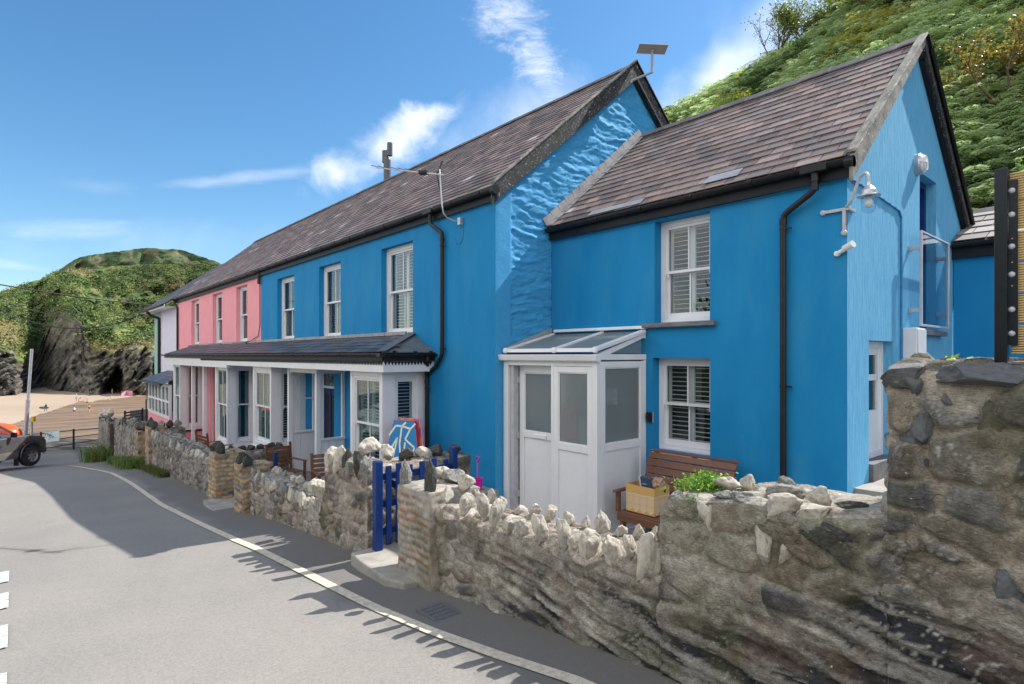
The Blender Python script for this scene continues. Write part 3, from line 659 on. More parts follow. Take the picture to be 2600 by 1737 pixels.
# ================================================================== BUILDING HELPERS
def wall_faces(b, axis, pos, u0, u1, v0, top, holes=(), depth=.16, brk=()):
    """wall in plane axis=pos; u is the other horizontal coordinate; top(u) its upper edge; holes (ua,ub,va,vb) with reveals 'depth' into the building"""
    P = (lambda u, v, d=0: (u, pos + d, v)) if axis == 'Y' else (lambda u, v, d=0: (pos - d, u, v))
    us = sorted(set([u0, u1] + [h[0] for h in holes] + [h[1] for h in holes] + [q for q in brk if u0 < q < u1]))
    for a, c in zip(us[:-1], us[1:]):
        hs = sorted([h for h in holes if h[0] <= a + 1e-6 and h[1] >= c - 1e-6], key=lambda h: h[2])
        v = v0
        for h in hs:
            if h[2] > v + 1e-6: b.quad(P(a, v), P(c, v), P(c, h[2]), P(a, h[2]))
            v = h[3]
        b.quad(P(a, v), P(c, v), P(c, top(c)), P(a, top(a)))
    for ua, ub, va, vb in holes:
        b.quad(P(ua, va), P(ua, vb), P(ua, vb, depth), P(ua, va, depth)); b.quad(P(ub, va), P(ub, vb), P(ub, vb, depth), P(ub, va, depth))
        b.quad(P(ua, vb), P(ub, vb), P(ub, vb, depth), P(ua, vb, depth)); b.quad(P(ua, va), P(ub, va), P(ub, va, depth), P(ua, va, depth))
def frame_rect(b, axis, pos, u0, u1, v0, v1, w, d0, d1, wt=None, wb=None):
    """a rectangular frame of bar width w between depths d0 and d1 behind plane pos"""
    wt = wt or w; wb = wb or w
    def bx(a, c, e, f):
        if axis == 'Y': b.box(a, c, pos + d0, pos + d1, e, f)
        else: b.box(pos - d1, pos - d0, a, c, e, f)
    bx(u0, u0 + w, v0, v1); bx(u1 - w, u1, v0, v1); bx(u0 + w, u1 - w, v1 - wt, v1); bx(u0 + w, u1 - w, v0, v0 + wb)
def bar(b, axis, pos, u0, u1, v0, v1, d0, d1):
    if axis == 'Y': b.box(u0, u1, pos + d0, pos + d1, v0, v1)
    else: b.box(pos - d1, pos - d0, u0, u1, v0, v1)
def sash(parent, axis, pos, u0, u1, v0, v1, shutter=True, glassm=None, room=True, ow=.075, mull=True, curtain=False, tilt=4, top_h=.5, roomd=.45, npan=2, sf=.045):
    """sash window whose frame front lies on plane pos; depth runs into the building"""
    w = B(); frame_rect(w, axis, pos, u0, u1, v0, v1, ow, 0, .10, wb=.05)
    a, c, e, f = u0 + ow, u1 - ow, v0 + .05, v1 - ow; m = e + (f - e) * top_h; sw = .042
    frame_rect(w, axis, pos, a, c, m - .02, f, sw, .022, .058); frame_rect(w, axis, pos, a, c, e, m + .02, sw, .062, .098, wb=.075)
    bar(w, axis, pos, u0 + .02, u1 - .02, v0 - .025, v0, -.03, .1)      # projecting cill of the frame
    for q in (a + .03, c - .03): bar(w, axis, pos, q - .014, q + .014, m - .075, m - .02, .024, .05)       # sash horns
    if mull:
        x = (a + c) / 2; bar(w, axis, pos, x - .011, x + .011, m + .02, f - sw, .03, .052); bar(w, axis, pos, x - .011, x + .011, e + .075, m - .02, .07, .092)
    o = w.build('window', M['white'], parent)
    g = B()
    bar(g, axis, pos, a + sw, c - sw, m + .02, f - sw, .040, .043); bar(g, axis, pos, a + sw, c - sw, e + .075, m - .02, .080, .083)
    g.build('pane', glassm or M['glass'], o)
    if shutter:
        s = B(); d0, d1 = .135, .165; n = npan; pw = (c - a) / n
        for k in range(n):
            p0, p1 = a + k * pw, a + (k + 1) * pw
            frame_rect(s, axis, pos, p0, p1, e, f, sf, d0, d1)
            bar(s, axis, pos, p0 + sf, p1 - sf, m - .03, m + .03, d0, d1)
            for lo, hi in ((e + .045, m - .03), (m + .03, f - .045)):
                L = max(3, int((hi - lo) / .062)); st = (hi - lo) / L
                for q in range(L):
                    z = lo + (q + .5) * st; tt = math.radians(tilt); dy, dz = .021 * math.cos(tt), .021 * math.sin(tt); dm = (d0 + d1) / 2
                    def pp(u, dd, zz): return (u, pos + dd, zz) if axis == 'Y' else (pos - dd, u, zz)
                    s.hexa([pp(p0 + sf, dm - dy, z - dz - .003), pp(p1 - sf, dm - dy, z - dz - .003), pp(p1 - sf, dm + dy, z + dz - .003), pp(p0 + sf, dm + dy, z + dz - .003),
                            pp(p0 + sf, dm - dy, z - dz + .003), pp(p1 - sf, dm - dy, z - dz + .003), pp(p1 - sf, dm + dy, z + dz + .003), pp(p0 + sf, dm + dy, z + dz + .003)])
        s.build('shutter', M['louvre'], o)
    if curtain:
        s = B(); cw = (c - a) * .34
        for p0, p1 in ((a, a + cw), (c - cw, c)):
            k = 8
            for q in range(k):
                x0, x1 = p0 + (p1 - p0) * q / k, p0 + (p1 - p0) * (q + 1) / k; d = .13 + .03 * (q % 2); e2 = .13 + .03 * ((q + 1) % 2)
                def pp(u, dd, zz): return (u, pos + dd, zz) if axis == 'Y' else (pos - dd, u, zz)
                s.quad(pp(x0, d, e), pp(x1, e2, e), pp(x1, e2, f), pp(x0, d, f))
        s.build('curtain', M['curtain'], o)
    if room:
        r = B()
        def pp(u, dd, zz): return (u, pos + dd, zz) if axis == 'Y' else (pos - dd, u, zz)
        z0, z1 = .101, roomd
        r.quad(pp(u0, z1, v0), pp(u1, z1, v0), pp(u1, z1, v1), pp(u0, z1, v1))
        for u in (u0, u1): r.quad(pp(u, z0, v0), pp(u, z1, v0), pp(u, z1, v1), pp(u, z0, v1))
        for v in (v0, v1): r.quad(pp(u0, z0, v), pp(u1, z0, v), pp(u1, z1, v), pp(u0, z1, v))
        r.build('room_lining', M['dark'], o)
    return o
def slates(name, m, parent, x0, x1, eave, ridge, nc, sw, pal, keep=None, under=0, over=1.25, th=.011, jit=.006, seed=0, axis='X', odd=(.42, .40, .41), oddp=.012):
    """courses of individual slates between eave (y,z) and ridge (y,z), running along X from x0 to x1"""
    rd = random.Random(seed); ey, ez = eave; ry, rz = ridge; L = math.hypot(ry - ey, rz - ez); dy, dz = (ry - ey) / L, (rz - ez) / L; ny, nz = -dz, dy
    h = L / nc; b = B()
    def pt(x, v, n): return (x, ey + dy * v + ny * n, ez + dz * v + nz * n)
    for i in range(nc):
        off = (i % 2) * sw * .5 + rd.uniform(-.02, .02); x = x0 - off
        while x < x1:
            w = sw * rd.uniform(.94, 1.06); a, c = max(x, x0), min(x + w - .012, x1); x += w
            if c - a < .02: continue
            k = rd.uniform(.66, 1.34); base = pal[rd.randrange(len(pal))]; col = tuple(q * k for q in base)
            if rd.random() < oddp: col = odd
            b.col(col); v0 = i * h + rd.uniform(-jit, jit); v1 = min(i * h + h * over, L); t0 = th * 2.1 + rd.uniform(-.001, .002); t1 = th * .6
            if keep and not keep((a + c) / 2, ey + dy * v0): continue
            p = [pt(a, v0, t0 - th), pt(c, v0, t0 - th), pt(c, v1, 0), pt(a, v1, 0), pt(a, v0, t0), pt(c, v0, t0), pt(c, v1, t1), pt(a, v1, t1)]
            n = len(b.v); b.v += p
            for f in ((4, 5, 6, 7), (0, 1, 5, 4), (1, 2, 6, 5), (3, 0, 4, 7)): b._f(tuple(n + q for q in f))
    b.col(pal[0]); o = -.01
    b.quad(pt(x0, 0, o), pt(x1 - .02, 0, o), pt(x1 - under - .02, L, o), pt(x0, L, o))
    return b.build(name, m, parent)
def gutter(name, x0, x1, y, z, r, parent, brk=.9, m=None, clips=True):
    m = m or M['black']; b = B(); n = 8; pts = [(math.cos(math.pi + math.pi * k / n), math.sin(math.pi + math.pi * k / n)) for k in range(n + 1)]
    for k in range(n):
        (a, c), (e, f) = pts[k], pts[k + 1]
        for rr, s in ((r, 1), (r * .92, -1)):
            q = [(x0, y + a * rr, z + c * rr), (x1, y + a * rr, z + c * rr), (x1, y + e * rr, z + f * rr), (x0, y + e * rr, z + f * rr)]
            b.quad(*q)
    for x in (x0, x1):
        b.quad(*[(x, y + a * r, z + c * r) for a, c in pts])
    for s in (-1, 1): b.box(x0, x1, y + s * r - .004, y + s * r + .004, z - .004, z + .006)
    if clips:
        c_ = b; x = x0 + .3
        while x < x1 - .1:
            for k in range(n):
                (a, c), (e, f) = pts[k], pts[k + 1]; rr = r * 1.12
                c_.hexa([(x, y + a * r, z + c * r), (x + .03, y + a * r, z + c * r), (x + .03, y + e * r, z + f * r), (x, y + e * r, z + f * r), (x, y + a * rr, z + c * rr), (x + .03, y + a * rr, z + c * rr), (x + .03, y + e * rr, z + f * rr), (x, y + e * rr, z + f * rr)])
            c_.box(x - .004, x + .034, y - r * 1.16, y - r * .9, z - .02, z + .014)
            x += brk
    return b.build(name, m, parent, smooth=False)
def pipe(name, pts, r, parent, m=None, joints=(), brackets=(), bdir=(1, 0, 0)):
    pts = [Vector(p) for p in pts]; Q = [pts[0]]
    for i in range(1, len(pts) - 1):
        a, c, e = pts[i - 1], pts[i], pts[i + 1]; d = min(.07, (c - a).length * .4, (e - c).length * .4)
        p0 = c + (a - c).normalized() * d; p1 = c + (e - c).normalized() * d
        for k in range(5):
            t = k / 4; Q.append(p0.lerp(c, t).lerp(c.lerp(p1, t), t))
    Q.append(pts[-1]); b = B(); b.tube(Q, r, n=12)
    if joints or brackets:
        for p in joints:
            p = Vector(p); b.tube([p - Vector((0, 0, .035)), p + Vector((0, 0, .035))], r * 1.17, n=12)
        for p in brackets:
            p = Vector(p); b.tube([p - Vector((0, 0, .012)), p + Vector((0, 0, .012))], r * 1.2, n=12)
            q = p + Vector(bdir) * (r * 2.4); b.beam(p + Vector(bdir) * r, q, .016, .022); b.tube([q - Vector((0, .012, 0)), q + Vector((0, .012, 0))], .013, n=8)
    return b.build(name, m or M['black'], parent)
def ridge_tiles(x0, x1, y, z, parent, L=.46, w=.15, h=.10, m=None):
    b = B(); x = x0; rd = random.Random(3)
    while x < x1 - .05:
        e = min(x + L - .008, x1); dz = rd.uniform(-.006, .006); a, c = (x, e)
        b.hexa([(a, y - w, z - h + dz), (c, y - w, z - h + dz), (c, y, z + .02 + dz), (a, y, z + .02 + dz), (a, y - w, z - h + .022 + dz), (c, y - w, z - h + .022 + dz), (c, y, z + .05 + dz), (a, y, z + .05 + dz)])
        b.hexa([(a, y, z + .02 + dz), (c, y, z + .02 + dz), (c, y + w, z - h + dz), (a, y + w, z - h + dz), (a, y, z + .05 + dz), (c, y, z + .05 + dz), (c, y + w, z - h + .022 + dz), (a, y + w, z - h + .022 + dz)])
        x += L
    return b.build('ridge_tiles', m or M['ridge'], parent, bevel=.006)
PUR = [(.175, .132, .120), (.15, .12, .115), (.205, .155, .138), (.13, .108, .106), (.185, .15, .142)]
DRK = [(.065, .068, .085), (.085, .08, .095), (.055, .06, .078), (.10, .09, .10)]
# ================================================================== RIGHT COTTAGE
GX = -2.5; CY = 7.23; JX = -7.3; FL = -2.75
def cottage():
    T = thing('blue_cottage', 'small bright blue two-storey cottage nearest the camera with slate roof and lit gable end', 'cottage', (-4.9, 9.8, FL))
    E, RG = (7.12, 2.24), (9.86, 4.52)
    sl = (RG[1] - E[1]) / (RG[0] - E[0])
    # front wall
    H = [(-5.124, -4.222, .475, 1.985), (-5.159, -4.219, -1.40, -.04)]
    b = B(); wall_faces(b, 'Y', CY, JX, GX, FL, lambda u: 2.16, H, .20)
    b.build('front_wall', M['blue'], T)
    # gable wall with openings
    gh = [(9.62, 10.62, .42, 1.0), ]
    G = [ (onX(2335, 440, GX).y, onX(2377, 440, GX).y, onX(2335, 838, GX).z, onX(2335, 436, GX).z),
          (onX(2206, 866, GX).y, onX(2269, 866, GX).y, -2.1, onX(2206, 864, GX).z)]
    yb = 2 * RG[0] - E[0]
    top = lambda u: min(2.24 + sl * (u - E[0]), 2.24 + sl * (yb - u)) - .04
    b = B(); wall_faces(b, 'X', GX, CY, yb - .1, FL, top, G, .22, brk=(RG[0],))
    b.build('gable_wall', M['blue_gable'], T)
    b = B(); b.quad((JX, yb - .1, FL), (GX, yb - .1, FL), (GX, yb - .1, 2.1), (JX, yb - .1, 2.1)); b.build('back_wall', M['blue'], T)
    sash(T, 'Y', CY + .165, -5.124, -4.222, .50, 1.985)
    sash(T, 'Y', CY + .165, -5.159, -4.219, -1.375, -.04, tilt=3)
    b = B(); b.box(-5.30, -4.12, CY - .09, CY + .17, .405, .474); b.build('window_sill', M['sill'], T, bevel=.012)
    b = B(); b.box(-5.159, -4.219, CY - .015, CY + .17, -1.44, -1.401); b.build('window_sill', M['white'], T)
    # tall navy door in the gable and its dark sill
    u0, u1, v0, v1 = G[0]
    b = B(); b.box(GX - .26, GX - .2, u0, u1, v0, v1); d = b.build('door', M['navy'], T)
    b = B(); frame_rect(b, 'X', GX, u0 + .004, u1 - .004, v0 + .004, v1 - .004, .09, .13, .199); b.build('frame', M['navy'], d)
    b = B(); b.box(GX - .18, GX + .10, u0 - .12, u1 + .22, v0 - .075, v0 - .003); b.build('door_sill', M['sill'], T, bevel=.006)
    # white ground-floor side door in its reveal
    u0, u1, v0, v1 = G[1]; vb = -2.1
    zt = onX(2234, 1156, GX - .12).z
    b = B(); frame_rect(b, 'X', GX, u0 + .004, u1 - .004, zt, v1 - .004, .085, .12, .21); frame_rect(b, 'X', GX, u0 + .09, u1 - .09, zt + .06, v1 - .09, .09, .14, .19, wb=.55)
    bar(b, 'X', GX, u0 + .17, u1 - .17, zt + 1.0, zt + 1.08, .14, .19); d = b.build('door', M['white'], T)
    b = B(); bar(b, 'X', GX, u0 + .17, u1 - .17, zt + .5, v1 - .17, .16, .165); b.build('pane', M['glass'], d)
    b = B(); bar(b, 'X', GX, u0, u1, zt, v1, .3, .31); b.build('door_backing', M['dark'], d)
    b = B(); b.box(GX - .215, GX + .05, u0 + .004, u1 - .004, vb - .3, zt - .004); b.build('door_step', mat('dark_threshold', (.10, .10, .11), .8, (.16, .155, .15), 6, bump=.3), T)
    b = B(); b.box(GX + .003, GX + 1.2, u0 - .5, u1 + 3.6, FL, zt - .22); b.build('path_plinth', M['concrete'], T)
    # roof
    keep = None
    rf = slates('roof', M['slate'], T, JX, GX + .10, E, RG, 17, .30, PUR, seed=1, oddp=.02)
    EB = (2 * RG[0] - E[0], E[1]); slates('roof_back', M['slate'], T, JX, GX + .10, EB, RG, 10, .5, PUR, seed=2)
    ridge_tiles(JX, GX + .13, RG[0], RG[1] + .02, T)
    # replaced pale slates
    dy, dz = RG[0] - E[0], RG[1] - E[1]; Lr = math.hypot(dy, dz); dy /= Lr; dz /= Lr; ny, nz = -dz, dy
    pale = mat('new_slate', (.30, .32, .35), .5, (.24, .25, .28), 6)
    for x0, x1, v0, v1 in ((-4.32, -3.82, .16, .37), (-6.35, -5.3, .02, .17)):
        b = B(); b.quad(*[(x, E[0] + dy * v + ny * .036, E[1] + dz * v + nz * .036) for x, v in ((x0, v0), (x1, v0), (x1, v1), (x0, v1))]); b.build('replaced_slate', pale, T)
    # verge: mortar cap and bargeboards
    def vg(b, y0, z0, y1, z1, x0, x1, lo, hi): b.hexa([(x0, y0, z0 + lo), (x1, y0, z0 + lo), (x1, y1, z1 + lo), (x0, y1, z1 + lo), (x0, y0, z0 + hi), (x1, y0, z0 + hi), (x1, y1, z1 + hi), (x0, y1, z1 + hi)])
    b = B(); n = 9
    for k in range(n):
        a, c = k / n, (k + 1) / n; f = lambda t: (E[0] - .05 + (RG[0] - E[0] + .05) * t, E[1] - .045 + (RG[1] - E[1] + .045) * t)
        (ya, za), (yc, zc) = f(a), f(c); vg(b, ya, za, yc, zc, GX + .055, GX + .135, -.02 - .23 * (1 - a) ** 1.5 - .08, .05) if False else b.hexa([(GX + .075, ya, za - .09 - .16 * (1 - a)), (GX + .115, ya, za - .09 - .16 * (1 - a)), (GX + .115, yc, zc - .09 - .16 * (1 - c)), (GX + .075, yc, zc - .09 - .16 * (1 - c)), (GX + .075, ya, za + .03), (GX + .115, ya, za + .03), (GX + .115, yc, zc + .03), (GX + .075, yc, zc + .03)])
    b.build('bargeboard', M['barge'], T)
    b = B(); vg(b, E[0] - .03, E[1], RG[0], RG[1] + .02, GX + .03, GX + .15, .032, .065); b.build('verge_cap', M['barge'], T, bevel=.008)
    b = B(); vg(b, RG[0] + .01, RG[1] - .0, yb + .1, E[1] - .08, GX + .075, GX + .115, -.17, .03); b.build('bargeboard', M['barge_dark'], T)
    b = B(); vg(b, RG[0] + .01, RG[1] - .0, yb + .1, E[1] - .08, GX + .0, GX + .16, .032, .06)
    vg(b, RG[0] + .12, RG[1] - .24, yb + .02, E[1] - .22, GX + .012, GX + .074, -.02, .0); b.build('verge_cap', M['blackpaint'], T)
    b = B(); b.tube([(GX + .15, RG[0] + .15, RG[1] - .11), (GX + .15, yb + .12, E[1] - .1)], .028, n=8); b.build('verge_pipe', M['black'], T)
    # fascia, gutter, downpipe
    b = B(); b.box(JX + .02, GX + .07, CY - .075, CY - .045, 2.02, 2.20); b.box(JX + .02, GX, CY - .045, CY, 2.08, 2.14); b.build('fascia', M['blackpaint'], T)
    gutter('gutter', JX + .03, GX + .09, CY - .135, 2.20, .062, T, brk=.85)
    b = B(); b.box(-2.95, -2.65, CY - .205, CY - .065, 2.125, 2.215); b.tube([(-2.8, CY - .135, 2.14), (-2.8, CY - .135, 2.02)], .045, n=12); b.build('gutter_outlet', M['black'], T, bevel=.01); b = B(); b.tube([(GX + .03, CY - .135, 2.165), (GX + .115, CY - .135, 2.165)], .068, n=14); b.build('gutter_end', M['black'], T)
    pipe('downpipe', [(-2.80, CY - .135, 2.12), (-2.80, CY - .135, 1.93), (-3.20, CY - .06, 1.72), (-3.20, CY - .06, FL)], .037, T, joints=[(-3.2, CY - .06, 1.64), (-2.8, CY - .135, 1.96)], brackets=[(-3.2, CY - .06, 1.55), (-3.2, CY - .06, -.385)])
    # lead flashing up the neighbour's gable
    b = B(); n = 15
    for k in range(n):
        v0, v1 = Lr * k / n, Lr * (k + 1) / n - .015; q = lambda v, u, w: (JX + u, E[0] + dy * v + ny * w, E[1] + dz * v + nz * w)
        b.hexa([q(v0, .004, .02), q(v0, .14, .03), q(v1, .14, .03), q(v1, .004, .02), q(v0, .004, .05), q(v0, .14, .045), q(v1, .14, .04), q(v1, .004, .05)])
        b.hexa([q(v0, .004, .05), q(v0, .020, .05), q(v1 + .015, .020, .05), q(v1 + .015, .004, .05), q(v0, .004, .18), q(v0, .016, .18), q(v1, .016, .17), q(v1, .004, .17)])
    b.build('lead_flashing', M['lead'], T)
    # cable under the eave and down the gable
    b = B(); b.tube([(JX + .1, CY - .012, 1.99), (-5.2, CY - .014, 2.0), (-3.4, CY - .012, 2.02), (-2.55, CY - .014, 2.035), (GX + .012, CY + .02, 2.03), (GX + .012, CY + .3, 1.98)], .007, n=6)
    P = [onX(2158, 452, GX + .012), onX(2215, 487, GX + .012), onX(2282, 534, GX + .012), onX(2288, 552, GX + .012), onX(2289, 700, GX + .012), onX(2288, 900, GX + .012), onX(2285, 960, GX + .012)]
    b.tube(P, .011, n=6); b.tube([p + Vector((0, .025, 0)) for p in P], .008, n=6)
    for k in range(26):
        i = min(len(P) - 2, int(k / 26 * (len(P) - 1))); f = k / 26 * (len(P) - 1) - i; q = P[i].lerp(P[i + 1], f); b.obox(q, (.03, .05, .008))
    b.build('cable', M['blue_soft'], T)
    return T
cottage()
# ================================================================== LEFT BLUE HOUSE
HY = 5.95
LE, LR = (5.86, 2.72), (9.55, 5.88)
def long_roof_bits(T, x0, x1, seed, ridge=True, nc=26):
    slates('roof', M['slate'], T, x0, x1, LE, LR, nc, .29, PUR, seed=seed, oddp=.012)
    slates('roof_back', M['slate'], T, x0, x1, (2 * LR[0] - LE[0] - .3, LE[1] + .2), LR, 10, .6, PUR, seed=seed + 1)
    ridge_tiles(x0, x1, LR[0], LR[1] + .02, T)
def house():
    T = thing('blue_house', 'larger bright blue terraced house with three upstairs sash windows and a rough rendered gable', 'house', (-13, 8, -2.9))
    ops = [(-11.154, -9.865), (-14.463, -13.165), (-17.555, -16.19)]
    H = [(a, c, .415, 2.26) for a, c in ops]
    dr = (-14.55, -13.55, -2.95, -.35); H2 = [dr]
    b = B(); wall_faces(b, 'Y', HY, -19.03, JX, -3.3, lambda u: 2.66, H + H2, .16); b.build('front_wall', M['blue'], T)
    for i, (a, c) in enumerate(ops): sash(T, 'Y', HY + .13, a, c, .44, 2.26, shutter=(i < 2), curtain=(i == 2), ow=.09, tilt=12)
    # rough gable: real relief
    yb = 2 * LR[0] - HY; sl = (LR[1] - LE[1]) / (LR[0] - LE[0])
    ny, nz = 300, 640; ys = np.linspace(HY, yb, ny)[:, None]; s = np.linspace(0, 1, nz)[None, :]
    tp = np.minimum(LE[1] + sl * (ys - LE[0]), LE[1] + sl * (2 * LR[0] - LE[0] - ys)) - .03
    Z = -3.3 + (tp + 3.3) * s; Y = ys + 0 * s
    w = Z * 15 + (Y - HY) * 1.5 + (fbm(Y * 1.6, Z * 1.6, seed=2) - .5) * 4.5
    rel = (fbm(Y * 2.6, w, seed=7, o=4) - .5) * .062 + (fbm(Y * 1.3, Z * 3, seed=17, o=3) - .5) * .03 + (fbm(Y * 9, Z * 24, seed=8, o=4, g=.6) - .5) * .030
    rel = rel * sst(.33, .37, Y - HY + (fbm(Z * 2, Z * 0, seed=5) - .5) * .03) + (fbm(Y * 3, Z * 3, seed=1) - .5) * .012 * sst(0, .1, Y - HY)
    rel = rel + .012 * (1 - sst(.33, .35, Y - HY)) * sst(0, .02, Y - HY)
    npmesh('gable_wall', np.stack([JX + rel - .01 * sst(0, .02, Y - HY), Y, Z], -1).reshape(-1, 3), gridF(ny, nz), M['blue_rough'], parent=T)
    long_roof_bits(T, -19.03, JX + .075, 11)
    # verge
    def vg(b, y0, z0, y1, z1, x0, x1, lo, hi, lo1=None):
        lo1 = lo if lo1 is None else lo1
        b.hexa([(x0, y0, z0 + lo), (x1, y0, z0 + lo), (x1, y1, z1 + lo1), (x0, y1, z1 + lo1), (x0, y0, z0 + hi), (x1, y0, z0 + hi), (x1, y1, z1 + hi), (x0, y1, z1 + hi)])
    bx0, bx1 = JX + .055, JX + .09
    b = B(); vg(b, LE[0] - .05, LE[1] - .04, LR[0], LR[1], bx0, bx1, -.27, .03, -.30); b.build('bargeboard', M['barge_dark'], T)
    b = B(); vg(b, LE[0] - .03, LE[1], LR[0], LR[1] + .03, JX + .03, JX + .125, .032, .075); b.build('verge_cap', M['barge'], T, bevel=.01)
    yb2, zb2 = 2 * LR[0] - LE[0], LE[1] - .0
    b = B(); vg(b, LR[0], LR[1], yb2, zb2, bx0, bx1, -.26, .03); b.build('bargeboard', M['barge_dark'], T)
    b = B(); vg(b, LR[0], LR[1] + .03, yb2, zb2, JX + .0, JX + .12, .032, .06); vg(b, LR[0], LR[1], yb2, zb2, JX + .01, JX + .05, -.34, -.30); b.build('verge_cap', M['blackpaint'], T)
    b = B(); b.box(-19.03, JX + .1, HY - .06, HY - .03, 2.50, 2.68); b.box(-19.03, JX, HY - .03, HY - .002, 2.58, 2.64); b.build('fascia', M['blackpaint'], T)
    gutter('gutter', -19.03, JX + .15, HY - .125, 2.675, .065, T, brk=.8)
    b = B(); b.box(-9.22, -8.92, HY - .2, HY - .055, 2.60, 2.70); b.build('gutter_outlet', M['black'], T, bevel=.01); b = B(); b.tube([(JX + .08, HY - .125, 2.64), (JX + .17, HY - .125, 2.64)], .072, n=14); b.build('gutter_end', M['black'], T)
    pipe('downpipe', [(-9.05, HY - .125, 2.6), (-9.05, HY - .125, 2.42), (-8.76, HY - .06, 2.22), (-8.76, HY - .06, .0), (-8.95, HY - .06, -.2), (-9.27, HY - .06, -.36), (-9.27, HY - .06, -2.75)], .037, T, joints=[(-8.76, HY - .06, 2.1), (-9.27, HY - .06, -.50)], brackets=[(-8.76, HY - .06, 1.98), (-8.76, HY - .06, .12), (-9.27, HY - .06, -.62)])
    # flue
    f = onY(983, 450, 10.1); b = B(); k = f.z - 1.2; fx, fy = f.x, f.y
    zt = onY(983, 367, 10.1).z; z1 = onY(983, 406, 10.1).z
    zz = lambda y: onY(983, y, 10.1).z
    b.tube([(fx, fy, 4.6), (fx, fy, z1)], .125, n=20); b.tube([(fx, fy, z1), (fx, fy, z1 + .10)], [.125, .09], n=20); b.tube([(fx, fy, z1 + .08), (fx, fy, zz(384))], .085, n=18)
    b.tube([(fx - .15, fy, zz(393)), (fx + .17, fy, zz(381))], .07, n=14)
    b.tube([(fx - .17, fy, zz(410)), (fx - .17, fy, zz(380))], .095, n=18); b.tube([(fx + .19, fy, zz(399)), (fx + .19, fy, zz(367))], .095, n=18)
    b.build('chimney_flue', mat('grey_flue_metal', (.075, .08, .09), .45), T, smooth=False)
    # front door behind the canopy
    u0, u1, v0, v1 = dr
    b = B(); frame_rect(b, 'Y', HY, u0 + .003, u1 - .003, v0 + .003, v1 - .003, .07, .05, .14); bar(b, 'Y', HY, u0 + .07, u1 - .07, v1 - .48, v1 - .42, .05, .14); d = b.build('door_frame', M['white'], T)
    b = B(); bar(b, 'Y', HY, u0 + .07, u1 - .07, v0, v1 - .48, .13, .17); frame_rect(b, 'Y', HY, u0 + .07, u1 - .07, v0, v1 - .48, .12, .115, .13); bar(b, 'Y', HY, (u0 + u1) / 2 - .05, (u0 + u1) / 2 + .05, v0, v1 - .5, .11, .13); dd = b.build('door', M['navy'], T)
    b = B(); bar(b, 'Y', HY, u0 + .22, (u0 + u1) / 2 - .08, v0 + .5, v1 - .65, .122, .128); bar(b, 'Y', HY, (u0 + u1) / 2 + .08, u1 - .22, v0 + .5, v1 - .65, .122, .128); b.build('door_glass', M['dark'], dd)
    b = B(); b.tube([(u1 - .14, HY + .07, -1.1), (u1 - .14, HY + .11, -1.1)], .035, n=10); b.build('handle', mat('brass', (.55, .42, .12), .35, metal=.7), dd)
    b = B(); bar(b, 'Y', HY, u0 + .07, u1 - .07, v1 - .42, v1 - .07, .10, .105); g = b.build('transom', M['clear'], d)
    txt('ABER', (u0 + .68, HY + .094, v1 - .34), .26, mat('letter_dark', (.02, .03, .06), .5), d, (R(90), 0, 0))
    b = B(); bar(b, 'Y', HY, u0 + .01, u1 - .01, v1 - .43, v1 - .02, .2, .21); b.build('transom_backing', mat('hall_grey', (.42, .50, .48), .8), d)
    # wall box left of the bay
    b = B(); b.box(-11.95, -11.62, HY - .09, HY - .004, -1.62, -.98); b.box(-11.97, -11.60, HY - .12, HY - .004, -.98, -.94); b.build('letter_box', M['blue_soft'], T, bevel=.005)
    return T
def txt(s, loc, size, m, parent, rot, name='lettering'):
    c = bpy.data.curves.new(name, 'FONT'); c.body = s; c.size = size; c.extrude = .002; c.align_x = 'CENTER'
    tmp = bpy.data.objects.new('tmp_text', c); COL.objects.link(tmp); bpy.context.view_layer.update()
    me = bpy.data.meshes.new_from_object(tmp.evaluated_get(bpy.context.evaluated_depsgraph_get())); bpy.data.objects.remove(tmp)
    me.materials.clear(); me.materials.append(m); o = bpy.data.objects.new(name, me); COL.objects.link(o); o.rotation_euler = rot
    o.location = Vector(loc) - (wloc(parent) if parent is not None else Vector((0, 0, 0))); o.parent = parent; return o
house()
